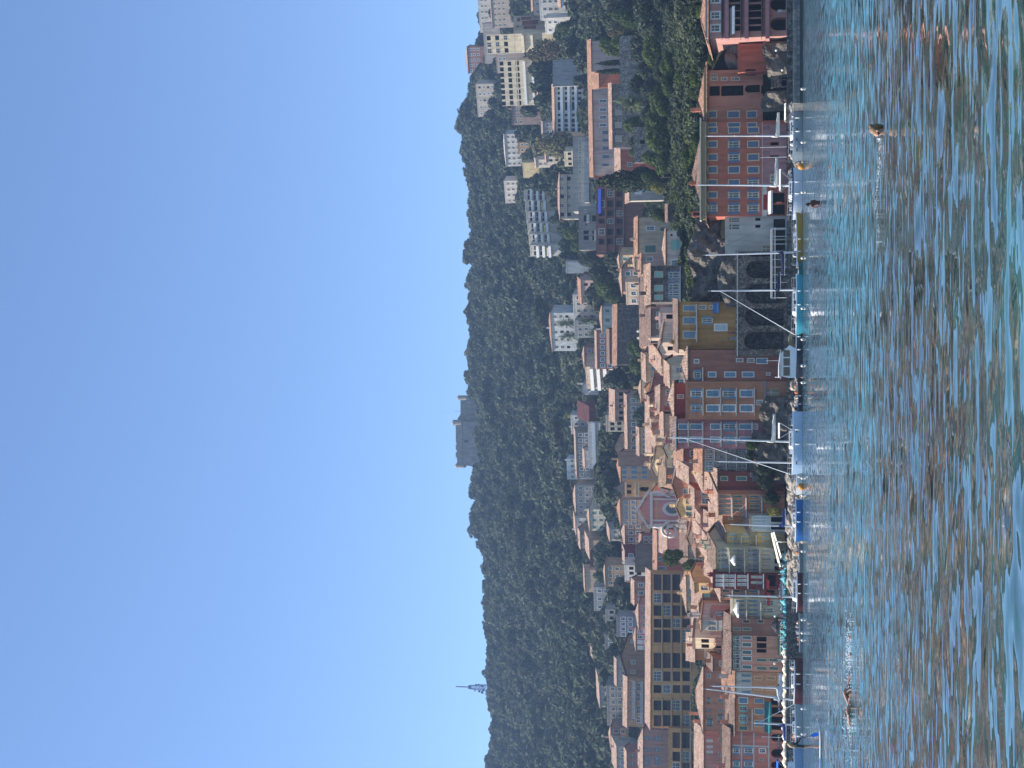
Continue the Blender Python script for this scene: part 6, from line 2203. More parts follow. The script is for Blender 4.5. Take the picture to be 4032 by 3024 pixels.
def instancer(name, pts, scl, kinds, zoff, seed):
    me = bpy.data.meshes.new(name)
    me.from_pydata(pts, [], [])
    at = me.attributes.new('scl', 'FLOAT', 'POINT')
    at.data.foreach_set('value', np.array(scl, np.float32))
    o = newobj(name, me)
    o['kind'] = 'stuff'
    g = bpy.data.node_groups.new(name + '_nodes', 'GeometryNodeTree')
    g.interface.new_socket('Geometry', in_out='INPUT', socket_type='NodeSocketGeometry')
    g.interface.new_socket('Geometry', in_out='OUTPUT', socket_type='NodeSocketGeometry')
    N, L = g.nodes.new, g.links.new
    gi, go = N('NodeGroupInput'), N('NodeGroupOutput')
    jn = N('GeometryNodeJoinGeometry')
    for k in kinds:
        oi = N('GeometryNodeObjectInfo')
        oi.transform_space = 'ORIGINAL'
        oi.inputs['Object'].default_value = CROWNS[k]
        oi.inputs['As Instance'].default_value = True
        L(oi.outputs['Geometry'], jn.inputs[0])
    ip = N('GeometryNodeInstanceOnPoints')
    ip.inputs['Pick Instance'].default_value = True
    L(gi.outputs[0], ip.inputs['Points'])
    L(jn.outputs[0], ip.inputs['Instance'])
    ri = N('FunctionNodeRandomValue')
    ri.data_type = 'INT'
    ri.inputs[4].default_value = 0
    ri.inputs[5].default_value = len(kinds) - 1
    ri.inputs['Seed'].default_value = seed
    L(ri.outputs[2], ip.inputs['Instance Index'])
    rr = N('FunctionNodeRandomValue')
    rr.data_type = 'FLOAT_VECTOR'
    rr.inputs[0].default_value = (-.12, -.12, 0)
    rr.inputs[1].default_value = (.12, .12, 6.283)
    rr.inputs['Seed'].default_value = seed + 5
    L(rr.outputs[0], ip.inputs['Rotation'])
    na = N('GeometryNodeInputNamedAttribute')
    na.data_type = 'FLOAT'
    na.inputs[0].default_value = 'scl'
    L(na.outputs[0], ip.inputs['Scale'])
    L(ip.outputs[0], go.inputs[0])
    m = o.modifiers.new('scatter', 'NODES')
    m.node_group = g
    return o


FB = np.array([(3400, 2410), (3024, 2390), (2700, 2335), (2400, 2290), (2100, 2245), (1900, 2222), (1700, 2212), (1550, 2170), (1300, 2150), (1010, 2090), (1000, 2060), (740, 2040), (700, 1975), (520, 1968), (400, 1900), (300, 1895), (100, 1868), (-400, 1868)], float)[::-1]
pts, scl = [], []
rn = np.random.default_rng(3)
D = 535.0
while D < 1080:
    step = 5.0
    half = 0.34 * D
    for X in np.arange(-half, half, step):
        x = X + rn.uniform(-2.2, 2.2)
        y = D + rn.uniform(-2.2, 2.2)
        yp = 1512 - x / y * F * .985
        z = tz(x, y)
        t = math.atan2(z - CAMH, y) - TH
        v = 2016 - math.tan(t) * F
        lim = np.interp(yp, FB[:, 0], FB[:, 1])
        if v > lim + 30 and (D < 560 or rn.random() < .2):
            continue
        # clearings: bare rock on the upper left
        if rn.random() < .06:
            continue
        if 2500 < yp < 3024 and 1985 < v < 2040 and rn.random() < .55:
            continue
        if 1550 < yp < 1850 and y > 1020:
            continue
        if D < 850 or yp < 900:
            if inside_any(x, y, 3.2):
                continue
            # keep the front of the villas open
            if (inside_any(x, y + 5, 1.0) and rn.random() < .95) or (inside_any(x, y + 11, .5) and rn.random() < .7):
                continue
        s = rn.uniform(.6, 1.05) if rn.random() < .68 else rn.uniform(1.15, 1.75)
        pts.append((x, y, z + 3.2 * s))
        scl.append(s)
    D += step
instancer('forest', pts, scl, ['pine', 'pine2', 'oak', 'oak2'], 0, 3)['label'] = 'dense pine and oak forest covering the hill'

# low shrubs filling the ground between the houses
pts, scl = [], []
D = 259.0
while D < 715:
    half = 0.3 * D
    for X in np.arange(-half, half, 2.8):
        x = X + rn.uniform(-1.4, 1.4)
        y = D + rn.uniform(-1.4, 1.4)
        if rn.random() < .15 or inside_any(x, y, .6):
            continue
        s = rn.uniform(.25, .62)
        pts.append((x, y, tz(x, y) + 1.6 * s))
        scl.append(s)
    D += 2.8
instancer('shrubbery', pts, scl, ['oak', 'oak2', 'leafy2', 'pine'], 0, 11)['label'] = 'low shrubs between the houses'

# ---- rock faces: lumpy sheets with real depth
ROCK = rockmat()


def lump(x, z, sd):
    return (math.sin(x * .9 + sd) * .5 + math.sin(z * 1.1 + x * .5 + sd * 2) * .5 + math.sin(x * 2.3 - z * 1.7 + sd) * .3 + math.sin(x * 4.1 + z * 3.3 + sd * 3) * .18 + math.sin(z * 5.7 - x * 2.9) * .12)


def rock_face(label, yL, yR, vT, vB, D, amp=.8, lean=.35, sd=0.0):
    p0, p1 = P(yL, vB, D), P(yR, vT, D)
    nx, nz = max(8, int((p1.x - p0.x) / .35)), max(8, int((p1.z - p0.z) / .35))
    mb = MB()
    for j in range(nz + 1):
        for i in range(nx + 1):
            fx, fz = i / nx, j / nz
            x = p0.x + (p1.x - p0.x) * fx
            top = p1.z - .9 * (1 + math.sin(x * .7 + sd * 2)) * .5 - 1.2 * abs(fx - .5) ** 2 * 4 * .5
            z = p0.z - .6 + (top - p0.z + .6) * fz
            edge = min(1, 6 * min(fx, 1 - fx) + .15)
            mb.v.append((x, D - lump(x, z, sd) * amp * edge + (z - p0.z) * lean + (1 - edge) * 1.5, z))
    for j in range(nz):
        for i in range(nx):
            a = j * (nx + 1) + i
            mb.f.append((a, a + 1, a + nx + 2, a + nx + 1))
            mb.m.append(0)
    n0 = len(mb.v)
    for i in range(nx + 1):       # back of the mass
        v = mb.v[nz * (nx + 1) + i]
        mb.v.append((v[0], v[1] + 3, v[2] - .3))
    for i in range(nx):
        a = nz * (nx + 1) + i
        mb.f.append((a, a + 1, n0 + i + 1, n0 + i)); mb.m.append(0)
    o = mb.build('rock_face', ROCK)
    o['kind'] = 'structure'
    o['label'] = label
    return o


rock_face('dark cliff behind the white house', 1204, 855, 2700, 2925, 254.5, 1.2, .42, 1)
rock_face('dark rock ledge on top of the stone arcade', 1206, 985, 2822, 2925, 251.6, .8, .1, 9)
rock_face('pale rock beneath the terracotta wall', 300, 155, 2992, 3100, 247.8, .8, .12, 2)
rock_face('rock outcrop at the foot of the orange building', 430, 352, 2985, 3105, 248.6, .9, .1, 3)
rock_face('rock under the mauve house', 1712, 1560, 2988, 3100, 249, 1.0, .12, 4)
rock_face('rock under the cluttered balconies', 1900, 1705, 2945, 3100, 249.5, 1.0, .12, 5)
rock_face('rock above the terrace wall', 262, 155, 2850, 2925, 252, .6, .2, 6)
for i, (yc, vc, w, h) in enumerate(((2790, 2010, 110, 60), (2680, 2000, 90, 46), (2560, 2230, 60, 70), (2830, 2030, 80, 50), (2600, 1990, 70, 40), (2180, 1968, 60, 36), (2720, 2060, 60, 40))):
    d_ = 750.0
    for q in range(90):          # where the line of sight meets the hill
        p = P(yc, vc, d_)
        if p.z < tz(p.x, p.y):
            break
        d_ += 5
    rock_face('grey crag showing through the hill forest', yc + w, yc - w, vc - h / 2, vc + h / 2 + 20, d_ - 4, 3.0, .3, 7 + i)
# ================================================================ harbour: pier, rocks, boats, canopies, people
def ico_rock(seed):
    rgk = random.Random(seed)
    bm = bmesh.new()
    bmesh.ops.create_icosphere(bm, subdivisions=2, radius=1)
    ph = [rgk.uniform(0, 6) for _ in range(6)]
    for v in bm.verts:
        c = v.co
        k = 1 + .22 * math.sin(c.x * 3 + ph[0]) + .2 * math.sin(c.y * 3.4 + ph[1]) + .16 * math.sin(c.z * 4 + ph[2]) + .1 * math.sin(c.x * 7 + c.z * 5 + ph[3])
        v.co = Vector((round(c.x * k * 4) / 4 * .5 + c.x * k * .5, c.y * k, (round(c.z * k * 3) / 3 * .5 + c.z * k * .5) * .75))
    me = bpy.data.meshes.new('boulder')
    bm.to_mesh(me)
    bm.free()
    return me


PALEROCK = plain('pale_boulder', (.3, .26, .21), .95, vary=.45, scale=1.2)
rk = [ico_rock(i) for i in range(5)]
for m_ in rk:
    m_.materials.append(PALEROCK)


def rockbank(label, yL, yR, D0, D1, ztop, n, s0, s1, seed):
    c = P((yL + yR) / 2, 3140, D0)
    e = empty('rock_bank', (c.x, c.y, 0), 0, label, 'rocks')
    r = random.Random(seed)
    xa, xb = P(yL, 3140, D0).x - c.x, P(yR, 3140, D0).x - c.x
    for i in range(n):
        f = r.random()
        d = D0 + (D1 - D0) * f
        o = newobj('boulder', rk[i % 5], e, (xa + (xb - xa) * ((i + r.random()) / n), d - c.y, -.25 + ztop * f + r.uniform(-.1, .1)))
        k = r.uniform(s0, s1)
        o.scale = (k * r.uniform(.8, 1.4), k, k * r.uniform(.7, 1.1))
        o.rotation_euler = (r.uniform(-.4, .4), r.uniform(-.4, .4), r.uniform(0, 6.28))


rockbank('sunlit boulders of the breakwater behind the blue hulled sailboat', 2340, 1885, 239, 243.6, 2.2, 130, .45, 1.0, 1)
rockbank('boulders along the quay behind the white yachts', 700, 400, 241, 243.6, 1.8, 50, .4, .8, 2)
rockbank('boulders along the quay behind the dark gear boat', 1640, 1380, 241, 243.6, 1.6, 46, .4, .8, 3)

# pier of squared stone blocks at the right
xa, xb = P(406, 3150, 226).x, P(-260, 3150, 226).x
e = empty('pier', (xa, 226, 0), 0, 'low pier of squared stone blocks at the right end of the harbour', 'pier')
mb = MB()
mb.box(.06, xb - xa, .06, 8, -3.5, 1.24)
mb.build('core', wallmat((.1, .1, .1), .3), e)
pb = [plain('pier_block_%d' % i, c_, .9, vary=.3, scale=2) for i, c_ in enumerate(((.17, .17, .16), (.22, .21, .19), (.13, .14, .14)))]
wet = plain('wet_pier_block', (.035, .045, .05), .5, vary=.3, scale=2)
bms = {}
rp = random.Random(5)
for r_ in range(3):
    x = 0.0
    z0, z1 = ((-.6, .42), (.45, .84), (.87, 1.3))[r_]
    while x < xb - xa - 1:
        w = rp.choice((.6, .8, 1.0)) if r_ else rp.choice((1.6, 2.0))
        key = (r_, w, rp.randrange(3))
        if key not in bms:
            q = MB()
            q.box(.02, w - .02, 0, .5, z0, z1)
            bms[key] = q.mesh('block', [wet if r_ == 0 else pb[key[2]]])
        newobj('block', bms[key], e, (x, rp.uniform(-.03, .03), 0))
        x += w
mb = MB()
for i in range(int((xb - xa) / 1.2)):
    mb.box(i * 1.2 + .015, i * 1.2 + 1.185, 0.02, 7.9, 1.304, 1.38 + rp.uniform(-.01, .01))
mb.build('paving', pb[1], e)

# ---------------------------------------------------------------- boats
WHITEB = plain('white_gelcoat', (.75, .76, .76), .35, spec=.5, vary=.05)
ALU = plain('mast_aluminium', (.55, .57, .6), .4, .0, .5, .05)
CANV = plain('cream_sail_cover', (.7, .66, .56), .85)
ROPE = plain('rope', (.4, .38, .33), .9)
BLACKL = plain('dark_rigging', (.02, .02, .025), .6)
BOOT = plain('boot_stripe', (.015, .018, .05), .5)
TIN = plain('tinted_window', (.01, .012, .02), .1, spec=.5)


def boat(name, label, yA, yB, D, fb, hull, beam=None, bow=1, stripe=None, deck=None, cabin=None, mast=None, boom=None, stays=(), port=0, rails=True, extra=None, cat='sailboat', waist=1.0):
    """yA > yB photograph rows of the two ends; bow=+1: bow at the right"""
    pa, pb_ = P(yA, 3140, D), P(yB, 3140, D)
    L = pb_.x - pa.x
    c = Vector(((pa.x + pb_.x) / 2, D, 0))
    e = empty(name, c, 0 if bow > 0 else math.pi, label, cat)
    bm = beam or L * .3
    n = 18
    mb = MB()
    secs = []
    for i in range(n + 1):
        t = i / n                      # 0 stern .. 1 bow
        x = -L / 2 + L * t
        w = bm / 2 * (1 - max(0, (t - .42) / .58) ** 2.2) * (0.78 + .22 * min(1, t / .3))
        w = max(w, .03)
        sh = fb * (1 + .22 * max(0, t - .3) ** 1.5 + .06 * (1 - min(1, t / .2)))
        rake = .09 * L * max(0, (t - .85) / .15)
        ring = [(x - rake * 1.0, 0, -.5), (x - rake * .7, w * .55, -.32), (x - rake * .45, w * .86, .02), (x - rake * .2, w * .96, sh * .5), (x - rake * .1, w, sh * .86), (x, w * .985, sh)]
        secs.append(ring)
    m = 2 * len(secs[0]) - 1
    for ring in secs:
        full = [(x, -y, z) for (x, y, z) in ring[::-1]] + ring[1:]
        mb.v += full
    for i in range(n):
        for k in range(m - 1):
            a = i * m + k
            kk = min(k, m - 2 - k)      # 0 = top strake
            mt = 1 if kk == 0 else (2 if kk == 3 else 0)
            if kk == 4:
                mt = 2
            mb.f.append((a, a + m, a + m + 1, a + 1)); mb.m.append(mt)
    mb.f.append(tuple(range(m))[::-1]); mb.m.append(0)
    o = mb.build('hull', [hull, stripe or WHITEB, BOOT], e, smooth=False)
    dk = MB()
    for i in range(n):
        a, b_ = secs[i][-1], secs[i + 1][-1]
        z0, z1 = a[2] - .04, b_[2] - .04
        dk.q([(a[0], -a[1] * .97, z0), (b_[0], -b_[1] * .97, z1), (b_[0], b_[1] * .97, z1), (a[0], a[1] * .97, z0)])
    dk.build('deck', deck or plain('pale_deck', (.6, .58, .52)), e)
    if port:
        pm = MB()
        for i in range(port):
            x = -L * .22 + L * .5 * i / max(1, port - 1)
            tt = (x + L / 2) / L
            w = bm / 2 * (1 - max(0, (tt - .42) / .58) ** 2.2) * (0.78 + .22 * min(1, tt / .3))
            for sg in (-1, 1):
                pm.box(x, x + .42, sg * w * .985 - .03, sg * w * .985 + .03, fb * .55, fb * .55 + .16)
        pm.build('porthole', TIN, e)
    if cabin:
        x0, x1, h, wd = cabin
        cb = MB()
        x0, x1 = -L / 2 + L * x0, -L / 2 + L * x1
        w = bm * wd / 2
        zz = fb * 1.02
        pts = [(x0, w), (x1 - .5, w * .9), (x1, w * .5)]
        full = [(x, -y) for x, y in pts] + [(x, y) for x, y in pts[::-1]]
        bot = [(x, y, zz - .1) for x, y in full]
        top = [(x * .97 + (x0 + x1) / 2 * .03 - (.3 if x > x1 - .6 else 0), y * .86, zz + h) for x, y in full]
        for i in range(6):
            j = (i + 1) % 6
            cb.q([bot[i], bot[j], top[j], top[i]])
        cb.q(top)
        cabo = cb.build('cabin', WHITEB, e)
        cw = MB()
        for sg in (-1, 1):
            k = sg * (w * .95 + .012)
            for a in range(3):
                xx = x0 + .35 + (x1 - x0 - 1.1) * a / 3
                cw.box(xx, xx + (x1 - x0 - 1.1) / 3 - .12, min(k, k - sg * .12), max(k, k - sg * .12), zz + h * .35, zz + h * .72)
        cw.build('cabin_window', TIN, cabo)
    if mast:
        ym, vt, tilt = mast               # photograph row, column of the masthead, lean along the boat
        px_ = P(ym, 3100, D).x - c.x
        if bow < 0:
            px_ = -px_
        H = P(ym, vt, D).z
        tl = tilt * (1 if bow > 0 else -1)
        mm = MB()
        mm.tube([(px_, 0, fb), (px_ + tl * .5, 0, H * .5), (px_ + tl, 0, H)], [.14, .13, .09], 8)
        mo = mm.build('mast', ALU, e)
        sp = MB()
        for f in (.52,) if H < 11 else (.42, .68):
            z = fb + (H - fb) * f
            sp.tube([(px_ + tl * f, -bm * .3, z), (px_ + tl * f, bm * .3, z)], .035, 5)
        sp.tube([(px_ + tl, 0, H), (px_ + tl, 0, H + .5)], .015, 4)
        sp.build('spreader', ALU, mo)
        rg_ = MB()
        z = H - .15
        for sg in (-1, 1):
            rg_.tube([(px_ + tl, 0, z), (px_ + tl * .5, sg * bm * .3, fb + (H - fb) * .52), (px_ - .1, sg * bm * .46, fb)], .012, 4)
        rg_.tube([(px_ + tl, 0, z), (-L / 2 + .1, 0, fb)], .012, 4)
        rg_.build('rigging', BLACKL, e)
        # forestay, with a furled sail when asked for
        fs = MB()
        thick = .05 if 'furl' in stays else .013
        fs.tube([(px_ + tl * .9, 0, fb + (H - fb) * (.9 if 'furl' in stays else .99)), (L / 2 - .15, 0, fb * 1.2)], [.03, thick * 1.4] if thick > .02 else [thick, thick], 6)
        fs.build('forestay', (WHITEB if thick > .02 else BLACKL) if 'dark' not in stays else BLACKL, e)
        if boom:
            bl_, bz, cov = boom
            bo = MB()
            bo.tube([(px_, 0, bz), (px_ - bl_, 0, bz + .05)], .07, 7)
            boo = bo.build('boom', ALU, e)
            sc_ = MB()
            k = 12
            pts = [(px_ + .05 - bl_ * i / k, .02 * math.sin(i * 2), bz + .2 + .16 * (1 - i / k) + .03 * math.sin(i * 1.7)) for i in range(k + 1)]
            sc_.tube(pts, [.12 + .17 * (1 - i / k) * (1 if i else .4) + .02 * math.sin(i * 2.3) for i in range(k + 1)], 8)
            sc_.tube([(px_ - .05, 0, bz + .2), (px_ - .02, 0, bz + 1.2)], [.24, .1], 7)
            sc_.build('sail_cover', cov, boo, smooth=True)
    if rails:
        rl = MB()
        st = []
        for i in range(1, n, 3):
            a = secs[i][-1]
            for sg in (-1, 1):
                rl.tube([(a[0], sg * a[1] * .94, a[2]), (a[0], sg * a[1] * .94, a[2] + .6)], .014, 4)
        for sg in (-1, 1):
            for h in (.33, .6):
                rl.tube([(secs[i][-1][0], sg * secs[i][-1][1] * .94, secs[i][-1][2] + h) for i in range(1, n + 1)], .009, 4)
        rl.build('guard_rail', ALU, e)
    if L > 5 and cat != 'dinghy':
        fd = MB()
        for t in (.3, .55):
            i = int(n * t)
            a = secs[i][-1]
            for sg in (-1, 1):
                fd.tube([(a[0], sg * (a[1] + .1), fb * .25), (a[0], sg * (a[1] + .11), fb * .3), (a[0], sg * (a[1] + .11), fb * .7), (a[0], sg * (a[1] + .1), fb * .76)], [.03, .1, .1, .03], 7)
                fd.tube([(a[0], sg * (a[1] + .1), fb * .75), (a[0], sg * a[1], a[2] + .3)], .012, 4)
        fd.build('fender', WHITEB, e, smooth=True)
    if extra:
        extra(e, L, bm, fb)
    return e


def bimini(col, x0=.06, x1=.34, h=2.0):
    def f(e, L, bm, fb):
        mb = MB()
        xa, xb = -L / 2 + L * x0, -L / 2 + L * x1
        k = 8
        for i in range(k):
            a0, a1 = math.pi * i / k, math.pi * (i + 1) / k
            y0, y1 = -bm * .42 * math.cos(a0), -bm * .42 * math.cos(a1)
            z0, z1 = fb + h + .25 * math.sin(a0), fb + h + .25 * math.sin(a1)
            mb.q([(xa, y0, z0), (xb, y0, z0), (xb, y1, z1), (xa, y1, z1)])
            mb.q([(xa, y0, z0 - .03), (xa, y1, z1 - .03), (xb, y1, z1 - .03), (xb, y0, z0 - .03)])
        b_ = mb.build('bimini_top', col, e)
        fr = MB()
        for x in (xa, xb):
            for sg in (-1, 1):
                fr.tube([((xa + xb) / 2, sg * bm * .42, fb), (x, sg * bm * .42, fb + h)], .02, 5)
        fr.build('frame', ALU, b_)
        clutter(e, L, bm, fb)
    return f


def clutter(e, L, bm, fb, n=16, seed=None):
    """gear lying on deck: coiled ropes, boxes, bags"""
    r = random.Random(int(L * 1000) if seed is None else seed)
    mats = (WHITEB, CANV, ROPE, BLACKL, plain('navy_bag', (.02, .03, .09)), plain('orange_bag', (.5, .16, .03)), plain('grey_gear', (.25, .25, .26)))
    for i in range(n):
        mb = MB()
        x = r.uniform(-L * .42, L * .3)
        y = r.uniform(-bm * .3, bm * .3)
        s = r.uniform(.12, .3)
        t = r.randrange(3)
        if t == 0:
            pts = [(x + s * math.cos(a * .6), y + s * math.sin(a * .6), fb + .03 + a * .012) for a in range(18)]
            mb.tube(pts, .035, 5)
        elif t == 1:
            mb.box(x - s, x + s, y - s * .7, y + s * .7, fb, fb + s * 1.6)
        else:
            mb.ball((x, y, fb + s * .7), s, 0, 8, 5, 1.2)
        mb.build('deck_gear', mats[r.randrange(len(mats))], e)


GREYB = plain('grey_blue_hull', (.3, .36, .4), .4, spec=.5, vary=.05)
boat('sailboat', 'grey blue sailboat with dark portholes and cream cover beside the pier', 640, 405, 234, 1.35, GREYB, 2.9, -1, GREYB, mast=(536, 2786, .35), boom=(3.6, 3.4, CANV), port=4, cabin=(.3, .66, .45, .6), extra=bimini(CANV, .02, .3, 1.1))
NAVY = plain('navy_stripe', (.01, .015, .08), .4)
boat('sailboat', 'white sailboat with navy stripe in front of the big orange building', 868, 664, 232, 1.5, plain('white_blue_hull', (.62, .66, .72), .35, spec=.5, vary=.05), 2.9, -1, NAVY, mast=(732, 2748, .45), boom=(4.4, 3.6, CANV), cabin=(.25, .62, .5, .62), extra=bimini(WHITEB, .02, .42, 1.7))
boat('sailboat', 'sailboat with a mustard yellow hull left of the navy striped one', 1054, 834, 231, .9, plain('mustard_hull', (.42, .25, .03), .4, spec=.5, vary=.06), 2.8, 1, WHITEB, mast=(994, 2778, -.2), boom=(3.4, 2.6, plain('navy_cover', (.012, .018, .07))), cabin=(.3, .66, .35, .6), stays=('dark',), extra=lambda e, L, bm, fb: clutter(e, L, bm, fb, 20))
boat('sailboat', 'turquoise sailboat with white deck and two furled foresails', 1322, 1080, 230, .95, plain('turquoise_hull', (.06, .36, .46), .35, spec=.5, vary=.06), 3.0, -1, WHITEB, mast=(1142, 2800, .0), boom=(2.6, 3.2, plain('navy_cover', (.012, .018, .07))), cabin=(.28, .7, .5, .6), stays=('furl',), extra=lambda e, L, bm, fb: clutter(e, L, bm, fb, 26))
boat('dinghy', 'dark teal dinghy at the stern of the turquoise sailboat', 1082, 1030, 229, .7, plain('dark_teal_hull', (.01, .12, .13), .4), 1.4, 1, rails=False, cat='dinghy')


def wheelhouse(e, L, bm, fb):
    mb = MB()
    z0, z1 = fb, fb + 2.15
    x0, x1 = L * -.02, L * .48
    w = bm * .36
    prof = [(x0, z0), (x1, z0), (x1, z0 + 1.1), (x1 - .25, z1), (x0 + .7, z1), (x0 - .5, z0 + .9)]
    L1 = [(x, -w, z) for x, z in prof]
    R1 = [(x, w, z) for x, z in prof]
    mb.q(L1); mb.q(R1[::-1])
    for i in range(len(prof)):
        j = (i + 1) % len(prof)
        mb.q([L1[j], L1[i], R1[i], R1[j]])
    h = mb.build('wheelhouse', WHITEB, e)
    wd = MB()
    for sg in (-1, 1):
        for a, b_ in ((x0 + .25, x0 + 1.25), (x0 + 1.45, x0 + 2.55), (x0 + 2.75, x1 - .3)):
            wd.box(a, b_, min(sg * w, sg * (w + .03)), max(sg * w, sg * (w + .03)), z0 + .85, z1 - .35)
    wd.build('window', TIN, h)
    rf = MB()
    rf.box(x0 + .2, x1 + .2, -w - .25, w + .25, z1 + .002, z1 + .1)
    rf.tube([(x0 + .6, 0, z1 + .1), (x0 + 2.4, 0, z1 + .35), (x1, 0, z1 + .35)], .09, 6)
    rf.tube([(x1 - .1, -w, z1 + .1), (x1 - .1, -w, z1 + .9)], .05, 5)
    rf.build('wheelhouse_roof', WHITEB, h)
    cv = MB()
    cv.tube([(-L * .36, 0, fb + .25), (-L * .22, 0, fb + .55), (-L * .05, 0, fb + .6)], [.25, .5, .55], 8)
    cv.build('olive_cover', plain('olive_canvas', (.2, .17, .08), .9), e)
    clutter(e, L, bm, fb, 8)


boat('motorboat', 'white cabin motorboat with navy hull and olive tarpaulin', 1492, 1262, 232, 1.0, plain('navy_hull', (.01, .014, .04), .3, spec=.5), 2.8, -1, WHITEB, rails=False, extra=wheelhouse, cat='motorboat')
boat('dinghy', 'dark inflatable workboat loaded with gear and ropes', 1632, 1484, 234, .7, plain('dark_hull', (.03, .035, .045), .5), 2.2, 1, plain('grey_tube', (.2, .21, .22), .6), rails=False, cat='boat', extra=lambda e, L, bm, fb: clutter(e, L, bm, fb, 30))
boat('sailboat', 'long pale blue white yacht with the tallest mast and furled foresail', 1872, 1620, 233, 1.45, plain('pale_blue_hull', (.42, .56, .72), .35, spec=.5, vary=.05), 3.2, -1, WHITEB, mast=(1740, 2642, .55), boom=(4.2, 4.0, CANV), cabin=(.3, .62, .5, .6), stays=('furl',), port=2, extra=bimini(WHITEB, .18, .42, 1.9))
boat('sailboat', 'small sailboat with a thin mast hidden behind the long pale yacht', 1950, 1800, 237, .9, WHITEB, 2.0, -1, mast=(1822, 2830, .1), stays=('dark',))
boat('sailboat', 'bright blue sailboat with royal blue sail cover', 2136, 1966, 232, 1.05, plain('blue_hull', (.015, .13, .38), .35, spec=.5, vary=.06), 2.6, -1, WHITEB, mast=(2072, 2876, .15), boom=(2.6, 2.5, plain('royal_blue_cover', (.012, .03, .22))), cabin=(.3, .66, .4, .6), extra=lambda e, L, bm, fb: clutter(e, L, bm, fb, 14))
boat('dinghy', 'low grey dinghy left of the bright blue sailboat', 2252, 2138, 231, .55, plain('grey_dinghy', (.2, .22, .22), .5), 1.7, 1, rails=False, cat='dinghy', extra=lambda e, L, bm, fb: clutter(e, L, bm, fb, 6))
MAR = plain('maroon_hull', (.07, .012, .02), .4, spec=.5, vary=.06)
boat('sailboat', 'maroon sailboat with white covered deck by the turquoise parasols', 2412, 2250, 233, .85, MAR, 2.5, -1, WHITEB, mast=(2350, 2864, .0), boom=(2.4, 2.9, plain('grey_cover', (.22, .23, .25))), cabin=(.2, .75, .6, .7), stays=('dark',))
boat('dinghy', 'pair-ended grey rubber dinghy between the two maroon boats', 2566, 2412, 231, .5, plain('grey_rubber', (.24, .25, .25), .6), 1.7, 1, rails=False, cat='dinghy', extra=lambda e, L, bm, fb: clutter(e, L, bm, fb, 18))
boat('sailboat', 'large maroon hulled sailboat with cluttered white deck', 2776, 2596, 231, 1.25, MAR, 2.9, -1, WHITEB, mast=(2756, 2782, 1.2), boom=(3.8, 3.0, plain('pale_grey_cover', (.5, .52, .54))), cabin=(.3, .66, .4, .6), stays=('dark',), extra=lambda e, L, bm, fb: clutter(e, L, bm, fb, 26))
boat('sailboat', 'small sailboat moored inside the large maroon one', 2742, 2640, 237, .9, WHITEB, 1.9, 1, mast=(2709, 2806, -.1), boom=(2.2, 3.3, plain('pale_grey_cover', (.5, .52, .54))))
boat('sailboat', 'grey hulled sailboat with blue sail cover near the left edge', 2936, 2770, 230, 1.1, plain('light_grey_hull', (.34, .38, .4), .4, vary=.06), 2.6, 1, WHITEB, mast=(2854, 2968, .1), boom=(2.4, 2.4, plain('royal_blue_cover', (.012, .03, .22))), cabin=(.3, .66, .4, .6), stays=('furl',), extra=lambda e, L, bm, fb: clutter(e, L, bm, fb, 14))
boat('motorboat', 'blue grey motorboat under a bright blue cover at the left edge', 3130, 2938, 229, 1.25, plain('blue_grey_hull', (.24, .36, .55), .4, vary=.06), 2.7, 1, WHITEB, rails=True, cabin=(.1, .7, .9, .7), cat='motorboat', extra=bimini(plain('bright_blue_cover', (.01, .14, .6)), .1, .7, 2.3))


# buoys
def buoy(label, y, vb, dia_px, mat, tall=1.0, group=None):
    p = onwater(y, vb)
    r = dia_px * p.y / F / 2
    e = empty('mooring_buoy', (p.x, p.y, 0), 0, label, 'buoy', group)
    mb = MB()
    mb.ball((0, 0, r * .62 * tall), r, 0, 16, 10, tall)
    mb.build('float', mat, e, smooth=True)
    mb = MB()
    mb.tube([(0, 0, r * 1.55 * tall), (0, 0, r * 1.95 * tall)], r * .16, 6)
    pts = [(r * .3 * math.cos(a * .63), 0, r * (2.15 * tall) + r * .3 * math.sin(a * .63)) for a in range(11)]
    mb.tube(pts, r * .07, 5)
    mb.build('ring', METAL, e)


OB = plain('orange_buoy', (.55, .22, .02), .5)
WBU = plain('white_buoy', (.75, .73, .66), .5)
buoy('orange mooring buoy between grey blue and navy striped sailboats', 655, 3163, 27, OB)
buoy('orange mooring buoy at the left end of the long pale yacht', 1916, 3163, 27, OB)
for nm, y in (('beside the pier end', 350), ('under the grey blue sailboat bow', 560), ('under the navy striped hull', 757), ('under the mustard hull', 1016), ('under the middle of the turquoise hull', 1214),
              ('at the bow of the turquoise sailboat', 1336), ('under the navy motorboat', 1440), ('left of the navy motorboat', 1506), ('at the left end of the long pale yacht hull', 1882), ('right of the bright blue sailboat', 1950),
              ('beside the low grey dinghy', 2170), ('in front of the maroon parasol side boat', 2440), ('under the rubber dinghy', 2492), ('left of the rubber dinghy', 2520), ('at the bow of the large maroon boat', 2790), ('under the grey hulled sailboat', 2890)):
    buoy('round white mooring buoy ' + nm, y, 3162, 11, WBU, 1.0, 'white mooring buoys')

